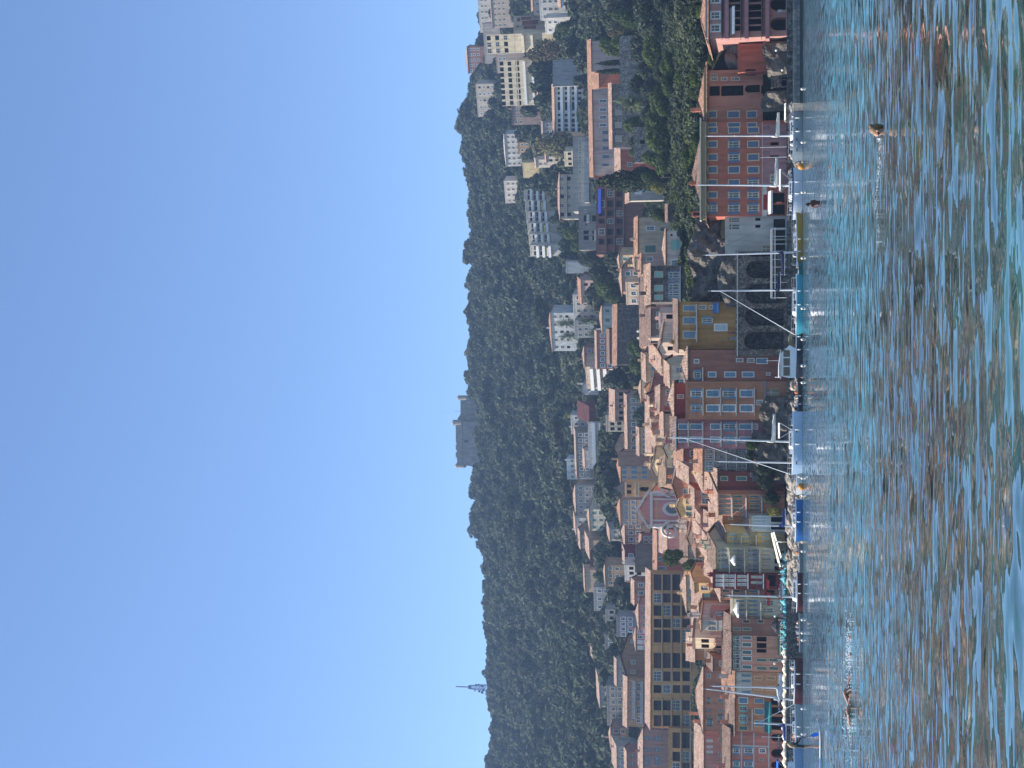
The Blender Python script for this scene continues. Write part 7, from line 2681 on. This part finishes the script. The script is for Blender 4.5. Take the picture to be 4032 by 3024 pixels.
# pergola in front of the white house and arcade
e0_ = P(1036, 3096, 248.3)
e = empty('pergola', (e0_.x, e0_.y, 2.36), 0, 'white tube pergola along the quay before the stone arcade', 'pergola')
xl, xr = P(1172, 3096, 248.3).x - e0_.x, P(900, 3096, 248.3).x - e0_.x
zz = P(1036, 3040, 248.3).z - 2.36
for i in range(10):
    x = xl + (xr - xl) * i / 9
    mb = MB(); mb.tube([(x, 0, 0), (x, 0, zz)], .05, 6); mb.build('post', WHITE, e)
for z in (zz, zz - .46):
    mb = MB(); mb.box(xl - .2, xr + .2, -.06, .06, z - .07, z + .07); mb.build('beam', WHITE, e)
mb = MB()
mb.q([(xl, -.1, zz + .08), (xr, -.1, zz + .08), (xr, 1.3, zz + .3), (xl, 1.3, zz + .3)]); mb.q([(xl, -.1, zz + .06), (xl, 1.3, zz + .28), (xr, 1.3, zz + .28), (xr, -.1, zz + .06)])
mb.build('canopy', plain('grey_canvas', (.16, .17, .18)), e)


# parasols along the restaurant terrace
def parasol(name, label, y, v_top, v_rim, wpx, D, mat, group=None, base=2.36):
    p = P(y, v_top, D)
    r = wpx * D / F / 2
    zr = P(y, v_rim, D).z
    e = empty(name, (p.x, D, base), 0, label, 'parasol', group)
    mb = MB()
    n = 8
    ring = [(r * 1.05 * math.cos(math.pi * 2 * (i + .5) / n), r * 1.05 * math.sin(math.pi * 2 * (i + .5) / n), zr - base) for i in range(n)]
    top = (0, 0, p.z - base)
    for i in range(n):
        a, b_ = ring[i], ring[(i + 1) % n]
        mid = ((a[0] + b_[0]) * .47, (a[1] + b_[1]) * .47, a[2] + .06)
        mb.q([a, mid, top]); mb.q([mid, b_, top])
        mb.q([(a[0], a[1], a[2]), (a[0], a[1], a[2] - .22), (b_[0], b_[1], b_[2] - .22), (b_[0], b_[1], b_[2])])
    mb.build('canopy', mat, e)
    mb = MB()
    mb.tube([(0, 0, 0), (0, 0, p.z - base - .03)], .04, 6); mb.box(-.3, .3, -.3, .3, 0, .08)
    mb.build('pole', METAL, e)


TQ = plain('turquoise_canvas', (.12, .42, .46), .85)
for i in range(13):
    parasol('terrace_parasol', 'turquoise terrace parasol, number %s from the right in the restaurant row' % ('one', 'two', 'three', 'four', 'five', 'six', 'seven', 'eight', 'nine', 'ten', 'eleven', 'twelve', 'thirteen')[i],
            2192 + i * 29, 3070 + (i % 2) * 2, 3090, 42, 247 + (i % 3) * .8, TQ, 'turquoise parasols')
CP = plain('cream_canvas', (.72, .66, .52), .85)
for i in range(14):
    parasol('cream_parasol', 'cream terrace parasol at the left restaurants, number %s from the right' % ('one', 'two', 'three', 'four', 'five', 'six', 'seven', 'eight', 'nine', 'ten', 'eleven', 'twelve', 'thirteen', 'fourteen')[i],
            2570 + i * 33, 3075 + (i % 3) * 2, 3090, 46, 247 + (i % 2) * 1.2, CP, 'cream parasols')
parasol('big_parasol', 'big white parasol high on the cream balconied house', 2400, 2886, 2904, 62, 250.5, WHITE, base=P(2400, 2936, 250.5).z)
parasol('big_parasol', 'white parasol on the olive grey house balcony', 2206, 2874, 2890, 42, 250.4, WHITE, base=P(2206, 2926, 250.4).z)
parasol('black_parasol', 'black round canopy below the brown plastered house', 2462, 3034, 3058, 64, 248.6, plain('black_canvas', (.015, .015, .02)))


def shade(label, pts, mat, posts=True):
    a = [Vector(P(y, v, D)) for y, v, D in pts]
    c = sum(a, Vector()) / len(a)
    e = empty('awning', (c.x, c.y, 2.36), 0, label, 'awning')
    a = [p - Vector((c.x, c.y, 2.36)) for p in a]
    mb = MB()
    mb.q(a); mb.q([p - Vector((0, 0, .08)) for p in a][::-1])
    for i in range(len(a)):
        j = (i + 1) % len(a)
        mb.q([a[i], a[j], a[j] - Vector((0, 0, .08)), a[i] - Vector((0, 0, .08))])
    mb.build('cloth', mat, e)
    for i, p in enumerate(a):
        mb = MB(); mb.tube([(p.x, p.y, 0), (p.x, p.y, p.z - .05)], .05, 6); mb.build('post', METAL, e)


shade('cream sloping awning above the dark terrace, upper of two', [(2096, 3040, 246.5), (2232, 3074, 246.5), (2234, 3066, 250.5), (2102, 3034, 250.5)][::-1], CP)
shade('cream sloping awning above the dark terrace, lower of two', [(2094, 3048, 245.6), (2196, 3078, 245.6), (2198, 3073, 246.4), (2098, 3043, 246.4)][::-1], CP)

# street lamps
for lab, y, v in (('street lamp with white globe above the turquoise parasols', 2426, 3052), ('street lamp with white globe between the restaurants', 2612, 3050), ('slim lamp post by the pier rocks', 198, 3056), ('lamp post before the stone boathouse', 275, 3104)):
    p = P(y, v, 246.6)
    e = empty('street_lamp', (p.x, p.y, 2.36), 0, lab, 'street lamp')
    mb = MB(); mb.tube([(0, 0, 0), (0, 0, .3), (0, 0, max(.6, p.z - 2.5))], [.09, .05, .04], 7); mb.build('post', METAL, e)
    mb = MB(); mb.ball((0, 0, max(.7, p.z - 2.36)), .2, 0, 10, 7); mb.build('globe', WBU, e, smooth=True)

# tall ladder frame / spar racks seen between the masts
for lab, y, v in (('bare flagpole on the quay near the navy motorboat', 1420, 3020), ('bare flagpole near the left edge terrace', 2905, 3004), ('thin pole on the quay by the mauve ground floor', 578, 2996), ('thin pole on the quay by the mauve ground floor, left one', 618, 2998)):
    p = P(y, v, 243.9)
    e = empty('flag_pole', (p.x, 244.6, 2.36), 0, lab, 'pole')
    mb = MB(); mb.tube([(0, 0, 0), (0, 0, p.z - 2.36)], [.05, .03], 6); mb.build('shaft', ALU, e)
    mb = MB(); mb.ball((0, 0, p.z - 2.3), .07, 0, 8, 6); mb.build('finial', ALU, e)
# ---------------------------------------------------------------- people
SKIN = plain('skin', (.36, .2, .14), .6, vary=.06)
HAIRD = plain('dark_hair', (.03, .02, .015), .7)
HAIRB = plain('fair_hair', (.42, .3, .16), .7)
DRESS = plain('dark_clothes', (.03, .03, .035), .8)
SHIRTS = [plain('shirt_%d' % i, c, .85) for i, c in enumerate(((.5, .5, .5), (.05, .07, .16), (.3, .06, .05), (.03, .03, .03), (.2, .26, .3), (.45, .38, .28)))]


def skin_mesh(name, joints, bones, matf, mats, sub=1):
    """joints: name -> ((x,y,z), radius or (rx,ry)); one continuous skinned body"""
    ks = list(joints)
    me = bpy.data.meshes.new(name)
    me.from_pydata([joints[k][0] for k in ks], [(ks.index(a), ks.index(b_)) for a, b_ in bones], [])
    o = bpy.data.objects.new(name, me)
    COL.objects.link(o)
    o.modifiers.new('skin', 'SKIN').use_smooth_shade = True
    for i, k in enumerate(ks):
        r = joints[k][1]
        me.skin_vertices[0].data[i].radius = r if isinstance(r, tuple) else (r, r)
        me.skin_vertices[0].data[i].use_root = (i == 0)
    sb = o.modifiers.new('sub', 'SUBSURF')
    sb.levels = sub
    sb.render_levels = sub
    dg = bpy.context.evaluated_depsgraph_get()
    out = bpy.data.meshes.new_from_object(o.evaluated_get(dg))
    bpy.data.objects.remove(o)
    out.name = name
    out.materials.clear()
    for m in mats:
        out.materials.append(m)
    for p in out.polygons:
        p.material_index = matf(p.center)
        p.use_smooth = True
    return out


BONES = [('pel', 'wai'), ('wai', 'che'), ('che', 'nek'), ('nek', 'hd0'), ('hd0', 'hd1'), ('hd1', 'hd2'),
         ('che', 'shl'), ('shl', 'ell'), ('ell', 'wrl'), ('wrl', 'hal'), ('hal', 'fil'), ('che', 'shr'), ('shr', 'elr'), ('elr', 'wrr'), ('wrr', 'har'), ('har', 'fir'),
         ('pel', 'hil'), ('hil', 'knl'), ('knl', 'anl'), ('anl', 'tol'), ('pel', 'hir'), ('hir', 'knr'), ('knr', 'anr'), ('anr', 'tor')]


def body(pose):
    """default standing figure 1.7 m, facing +x; pose overrides joint positions"""
    j = {'pel': ((0, 0, .93), (.13, .1)), 'wai': ((0, 0, 1.1), (.12, .09)), 'che': ((0, 0, 1.32), (.15, .1)), 'nek': ((0, 0, 1.47), .05),
         'hd0': ((.01, 0, 1.54), .075), 'hd1': ((.015, 0, 1.6), .095), 'hd2': ((0, 0, 1.68), .07),
         'shl': ((0, .18, 1.39), .06), 'ell': ((0, .22, 1.12), .043), 'wrl': ((.05, .22, .88), .03), 'hal': ((.07, .22, .81), .035), 'fil': ((.09, .22, .73), .018),
         'shr': ((0, -.18, 1.39), .06), 'elr': ((0, -.22, 1.12), .043), 'wrr': ((.05, -.22, .88), .03), 'har': ((.07, -.22, .81), .035), 'fir': ((.09, -.22, .73), .018),
         'hil': ((0, .09, .88), .095), 'knl': ((.02, .1, .48), .062), 'anl': ((0, .1, .08), .042), 'tol': ((.16, .1, .03), .03),
         'hir': ((0, -.09, .88), .095), 'knr': ((.02, -.1, .48), .062), 'anr': ((0, -.1, .08), .042), 'tor': ((.16, -.1, .03), .03)}
    for k, v in pose.items():
        j[k] = (v, j[k][1])
    return j


# paddle boarder
p = onwater(2944, 3235)
p.z = .1
stand = body({'wai': (.03, 0, 1.09), 'che': (.07, 0, 1.3), 'nek': (.1, 0, 1.45), 'hd0': (.12, 0, 1.52), 'hd1': (.14, 0, 1.58), 'hd2': (.13, 0, 1.66),
              'shl': (.08, .18, 1.37), 'ell': (.2, .2, 1.14), 'wrl': (.4, .06, 1.05), 'hal': (.45, .03, 1.02), 'fil': (.46, -.02, .97),
              'shr': (.08, -.18, 1.37), 'elr': (.2, -.22, 1.16), 'wrr': (.4, -.08, 1.2), 'har': (.44, -.04, 1.22), 'fir': (.45, .02, 1.22),
              'knl': (.06, .11, .49), 'anl': (-.05, .13, .08), 'tol': (.12, .14, .03), 'knr': (.1, -.1, .49), 'anr': (.04, -.12, .08), 'tor': (.2, -.13, .03)})
me = skin_mesh('body', stand, BONES, lambda c: 1 if (c.z > .82 and c.z < 1.44 and abs(c.y) < .26) else 0, [SKIN, plain('dark_wetsuit_top', (.05, .055, .05), .8)])
per = empty('person', (p.x, p.y, p.z), 0, 'person in dark top standing on a paddle board, holding a blue paddle', 'person')
newobj('body', me, per)
mb = MB()
mb.ball((.125, 0, 1.62), .105, 0, 12, 9, 1.15)
mb.tube([(.07, 0, 1.62), (.02, 0, 1.5), (-.03, 0, 1.36), (-.04, 0, 1.24)], [.09, .085, .07, .03], 8)
mb.build('hair', HAIRB, per, smooth=True)
bo = empty('paddle_board', (p.x, p.y, 0), 0, 'long white and blue paddle board carrying the standing person', 'paddle board')
mb = MB()
n = 16
x0, x1 = -1.75, (2944 - 2834) * p.y / F
for i in range(n + 1):
    t = i / n
    x = x0 + (x1 - x0) * t
    w = .4 * max(.05, (1 - abs(2 * t - 1) ** 2.6))
    z = .02 + .16 * max(0, (t - .7) / .3) ** 2
    mb.v += [(x, -w, z + .05), (x, -w * .8, z), (x, w * .8, z), (x, w, z + .05), (x, w * .85, z + .09), (x, -w * .85, z + .09)]
for i in range(n):
    for k in range(6):
        a, b_ = i * 6 + k, i * 6 + (k + 1) % 6
        mb.f.append((a, a + 6, b_ + 6, b_)); mb.m.append(1 if i < 6 and k in (4, 5, 3) else 0)
mb.f.append(tuple(range(6))[::-1]); mb.m.append(0)
mb.f.append(tuple(n * 6 + k for k in range(6))); mb.m.append(0)
mb.build('deck', [WHITEB, plain('blue_board', (.03, .3, .55), .5)], bo, smooth=True)
pd = empty('paddle', (p.x, p.y, p.z), 0, 'black paddle with bright blue blade held by the standing person', 'paddle')
mb = MB()
mb.tube([(.3, .0, 1.3), (.44, 0, 1.12), (.62, -.05, .5)], .016, 6)
mb.build('shaft', BLACKL, pd)
mb = MB()
bl0 = Vector((.62, -.05, .5)); dr = Vector((.2, -.02, -.62)).normalized(); sd_ = Vector((.95, 0, .3)).normalized()
prof = [(0, .02), (.1, .07), (.25, .1), (.4, .09), (.46, .03)]
for i in range(4):
    (a, wa), (b_, wb_) = prof[i], prof[i + 1]
    A, B_ = bl0 + dr * a, bl0 + dr * b_
    for off in (-.012, .012):
        o_ = Vector((0, off, 0))
        q = [A - sd_ * wa + o_, A + sd_ * wa + o_, B_ + sd_ * wb_ + o_, B_ - sd_ * wb_ + o_]
        mb.q(q if off < 0 else q[::-1])
mb.build('blade', plain('blue_blade', (.02, .2, .75), .4), pd)

# wading person, bent over, arms out
p = onwater(800, 3226)
wade = body({'pel': (0, 0, -.05), 'wai': (-.02, 0, .14), 'che': (-.06, .02, .38), 'nek': (-.1, .03, .54), 'hd0': (-.13, .04, .6), 'hd1': (-.15, .05, .66), 'hd2': (-.17, .05, .73),
             'shl': (-.1, .2, .44), 'ell': (-.28, .3, .22), 'wrl': (-.38, .2, .0), 'hal': (-.42, .16, -.06), 'fil': (-.44, .14, -.12),
             'shr': (.06, -.16, .46), 'elr': (.26, -.18, .24), 'wrr': (.34, -.14, .04), 'har': (.37, -.12, -.03), 'fir': (.4, -.1, -.1),
             'hil': (0, .09, -.1), 'knl': (.05, .1, -.5), 'anl': (0, .1, -.9), 'tol': (.16, .1, -.95), 'hir': (0, -.09, -.1), 'knr': (.05, -.1, -.5), 'anr': (0, -.1, -.9), 'tor': (.16, -.1, -.95)})
tanned = plain('tanned_skin', (.13, .05, .035), .5, vary=.06)
me = skin_mesh('body', wade, BONES, lambda c: 1 if c.z < .02 and abs(c.x) < .2 else 0, [tanned, DRESS])
per = empty('person', (p.x, p.y, 0), -.3, 'tanned person wading waist deep and bending forward before the boats', 'person')
newobj('body', me, per).rotation_euler = (0, 0, math.pi / 2 + .3)
mb = MB(); mb.ball((-.05, -.15, .68), .105, 0, 12, 9, 1.1); mb.build('hair', HAIRD, per, smooth=True)

# near swimmer, head and neck out of the water
p = onwater(516, 3474)
head = {'che': ((0, 0, -.22), (.17, .12)), 'nek': ((0, 0, -.04), .062), 'hd0': ((.012, 0, .05), .068), 'hd1': ((.02, 0, .115), .086), 'hd2': ((.0, 0, .19), .075),
        'nos': ((.115, 0, .095), .012), 'chn': ((.075, 0, .035), .03), 'shl': ((0, .17, -.17), .065), 'ell': ((.12, .3, -.25), .045), 'shr': ((0, -.17, -.17), .065), 'elr': ((.12, -.3, -.25), .045)}
me = skin_mesh('body', head, [('che', 'nek'), ('nek', 'hd0'), ('hd0', 'hd1'), ('hd1', 'hd2'), ('hd1', 'nos'), ('hd0', 'chn'), ('che', 'shl'), ('shl', 'ell'), ('che', 'shr'), ('shr', 'elr')], lambda c: 0, [SKIN], 2)
per = empty('person', (p.x, p.y, 0), 0, 'swimmer with fair tied hair, head just above the water at right', 'person')
bodyo = newobj('body', me, per)
bodyo.rotation_euler = (0, 0, math.radians(170))
per.scale = (.88, .88, .88)
mb = MB()
mb.ball((.035, .0, .15), .104, 0, 14, 10, 1.08)
mb.ball((.1, .0, .22), .05, 0, 10, 8, 1.0)
mb.tube([(.09, 0, .14), (.1, 0, .06), (.08, 0, -.02)], [.07, .055, .03], 8)
mb.build('hair', plain('light_brown_hair', (.2, .13, .07), .6, vary=.4, scale=30), per, smooth=True)
mb = MB()
for sg in (-1, 1):
    mb.ball((.0, sg * .088, .1), .026, 0, 8, 6, 1.3)
mb.build('ear', SKIN, per, smooth=True)

# two front crawl swimmers
FOAM = plain('sea_foam', (.8, .82, .84), .8, vary=.1)
for lab, y, v, arm in (('crawl swimmer with raised tanned arm, right of the pair', 2706, 3349, 1), ('crawl swimmer making a splash, left of the pair', 2778, 3352, 0)):
    p = onwater(y, v)
    sw = {'pel': ((-.5, 0, -.12), (.13, .1)), 'che': ((-.1, 0, -.02), (.16, .11)), 'nek': ((.1, 0, .02), .055), 'hd0': ((.16, 0, .03), .08), 'hd1': ((.23, 0, .04), .09), 'hd2': ((.3, 0, .02), .06),
          'shl': ((-.05, .17, .02), .06), 'ell': ((.1, .24, .17 if arm else .1), .045), 'wrl': ((.38, .22, .06 if arm else .03), .034), 'hal': ((.46, .2, .05), .035), 'fil': ((.54, .2, -.02), .02),
          'shr': ((-.05, -.17, .0), .06), 'elr': ((.1, -.24, -.25), .045), 'wrr': ((-.1, -.22, -.4), .03), 'hil': ((-.55, .1, -.15), .09), 'knl': ((-.95, .1, -.15), .06), 'anl': ((-1.3, .1, -.06), .045), 'tol': ((-1.45, .1, .04), .03),
          'hir': ((-.55, -.1, -.15), .09), 'knr': ((-.95, -.1, -.22), .06), 'anr': ((-1.3, -.1, -.2), .045), 'tor': ((-1.45, -.1, -.15), .03)}
    bn = [('pel', 'che'), ('che', 'nek'), ('nek', 'hd0'), ('hd0', 'hd1'), ('hd1', 'hd2'), ('che', 'shl'), ('shl', 'ell'), ('ell', 'wrl'), ('wrl', 'hal'), ('hal', 'fil'), ('che', 'shr'), ('shr', 'elr'), ('elr', 'wrr'),
          ('pel', 'hil'), ('hil', 'knl'), ('knl', 'anl'), ('anl', 'tol'), ('pel', 'hir'), ('hir', 'knr'), ('knr', 'anr'), ('anr', 'tor')]
    me = skin_mesh('body', sw, bn, lambda c: 1 if c.x < -.35 and c.x > -.75 else 0, [SKIN, DRESS])
    per = empty('person', (p.x, p.y, .02), math.pi, lab, 'person')
    newobj('body', me, per)
    mb = MB(); mb.ball((.25, 0, .06), .1, 0, 12, 8, .95); mb.build('hair', DRESS, per, smooth=True)
    for (fx, n_, sp_, hh) in ((-1.25, 150, .4, .16), (.62, 120, .42, .26 if not arm else .1)):
        mb = MB()
        r = random.Random(int(y))
        for i in range(n_):
            s_ = r.uniform(.006, .022)
            q = (p.x - fx + r.gauss(0, sp_), p.y + r.gauss(0, .3), abs(r.gauss(0, hh * .5)))
            mb.ball(q, s_, 0, 5, 4, .7)
        o = mb.build('splash_foam', FOAM)
        o['kind'] = 'stuff'
        o['label'] = 'white splash foam round a crawl swimmer'
# foam trail behind the near swimmer
mb = MB()
r = random.Random(9)
q0 = onwater(516, 3466)
for i in range(260):
    t = r.random() ** 1.5
    q = onwater(545 + 430 * t, 3463 - 8 * t + 5 * math.sin(t * 9) + r.gauss(0, 3))
    s_ = r.uniform(.004, .012)
    mb.ball((q.x, q.y, .012), s_, 0, 5, 3, .5)
o = mb.build('wake_foam', FOAM)
o['kind'] = 'stuff'
o['label'] = 'thin line of foam trailing the near swimmer'

# people on the quay and terraces
sit = body({'pel': (0, 0, .48), 'wai': (-.02, 0, .66), 'che': (0, 0, .88), 'nek': (.03, 0, 1.03), 'hd0': (.05, 0, 1.1), 'hd1': (.06, 0, 1.16), 'hd2': (.05, 0, 1.24), 'shl': (0, .18, .95), 'ell': (.12, .22, .72), 'wrl': (.34, .16, .74), 'hal': (.4, .14, .75), 'fil': (.46, .12, .75),
            'shr': (0, -.18, .95), 'elr': (.12, -.22, .72), 'wrr': (.34, -.16, .74), 'har': (.4, -.14, .75), 'fir': (.46, -.12, .75), 'hil': (.06, .1, .48), 'knl': (.44, .11, .5), 'anl': (.42, .11, .08), 'tol': (.56, .11, .03), 'hir': (.06, -.1, .48), 'knr': (.44, -.11, .5), 'anr': (.42, -.11, .08), 'tor': (.56, -.11, .03)})
up_ = body({})
meshes = []
for base, lo in ((sit, .44), (up_, .82)):
    for k in range(3):
        meshes.append((skin_mesh('body', base, BONES, lambda c, lo=lo: (1 if abs(c.y) < .26 and c.z < lo + .6 else 0) if c.z > lo else 2, [SKIN, SHIRTS[(k * 2 + int(lo * 10)) % 6], SHIRTS[(k + 3) % 6]]), 1.66 if lo > .5 else 1.22))
chair = MB()
for sx in (-.2, .2):
    for sy in (-.2, .2):
        chair.tube([(sx, sy, 0), (sx, sy, .44 if sx > 0 else .85)], .018, 4)
chair.box(-.22, .22, -.22, .22, .43, .46)
chair.box(-.22, -.19, -.22, .22, .6, .85)
chm = chair.mesh('seat', [DRESS])
tb = MB()
tb.box(-.35, .35, -.35, .35, .71, .74, 0); tb.tube([(0, 0, 0), (0, 0, .71)], .04, 6); tb.box(-.22, .22, -.22, .22, 0, .03)
tbm = tb.mesh('table_top', [WHITE])
words = ('one', 'two', 'three', 'four', 'five', 'six', 'seven', 'eight', 'nine', 'ten', 'eleven', 'twelve', 'thirteen', 'fourteen', 'fifteen', 'sixteen', 'seventeen', 'eighteen')
r = random.Random(4)
for i in range(18):
    y = 2200 + i * 20
    q = P(y, 3100, 245.2 + r.uniform(0, 2.6))
    me, hz_ = meshes[i % 3]
    rz = r.choice((0, math.pi))
    per = empty('person', (q.x, q.y, 2.36), rz, 'diner seated under the turquoise parasols, number %s from the right' % words[i], 'person', 'diners under the turquoise parasols')
    newobj('body', me, per)
    mb = MB(); mb.ball((.05, 0, 1.19), .1, 0, 10, 7, 1.1); mb.build('hair', HAIRD if i % 3 else HAIRB, per, smooth=True)
    e = empty('chair', (q.x, q.y, 2.36), rz, 'dark terrace chair under a diner, number %s from the right' % words[i], 'chair', 'terrace chairs')
    newobj('seat', chm, e)
    if i % 2 == 0:
        e = empty('table', (q.x + .62 * math.cos(rz), q.y + .62 * math.sin(rz), 2.36), 0, 'small white terrace table, number %s from the right' % words[i // 2], 'table', 'terrace tables')
        newobj('table_top', tbm, e)
for i, (lab, y, D_, zb) in enumerate((('standing person on the ledge below the ochre house, right one', 1310, 253, None), ('standing person on the ledge below the ochre house, left one', 1332, 253, None),
                                      ('person standing on the quay by the pink hotel arches', 50, 246, 2.36), ('person walking on the quay by the left restaurants', 2700, 245.4, 2.36),
                                      ('person standing on the quay near the maroon boats', 2590, 245.2, 2.36), ('person on the quay beside the cream awning', 2130, 245.0, 2.36), ('person on the quay behind the navy striped sailboat', 800, 245.4, 2.36))):
    q = P(y, 2904, D_)
    z = zb if zb is not None else P(y, 2905, 250.5).z
    if zb is None:
        q = P(y, 2904, 251.6)
        z = P(1200, 2908, 250.3).z + .05
    me, hz_ = meshes[3 + i % 3]
    per = empty('person', (q.x, q.y, z), r.uniform(0, 6), lab, 'person')
    newobj('body', me, per)
    mb = MB(); mb.ball((0, 0, 1.63), .1, 0, 10, 7, 1.15); mb.build('hair', HAIRD, per, smooth=True)
# ---------------------------------------------------------------- haze in the air
mb = MB()
mb.box(-4200, 4200, -60, 3100, -5.2, 275)
m = bpy.data.materials.new('haze')
m.use_nodes = True
t = m.node_tree
t.nodes.clear()
o_ = t.nodes.new('ShaderNodeOutputMaterial')
pv = t.nodes.new('ShaderNodeVolumePrincipled')
pv.inputs['Color'].default_value = (.45, .66, 1.0, 1)
pv.inputs['Density'].default_value = 0.00016
pv.inputs['Anisotropy'].default_value = 0.25
t.links.new(pv.outputs[0], o_.inputs['Volume'])
hz_o = mb.build('haze', m)
hz_o['kind'] = 'stuff'
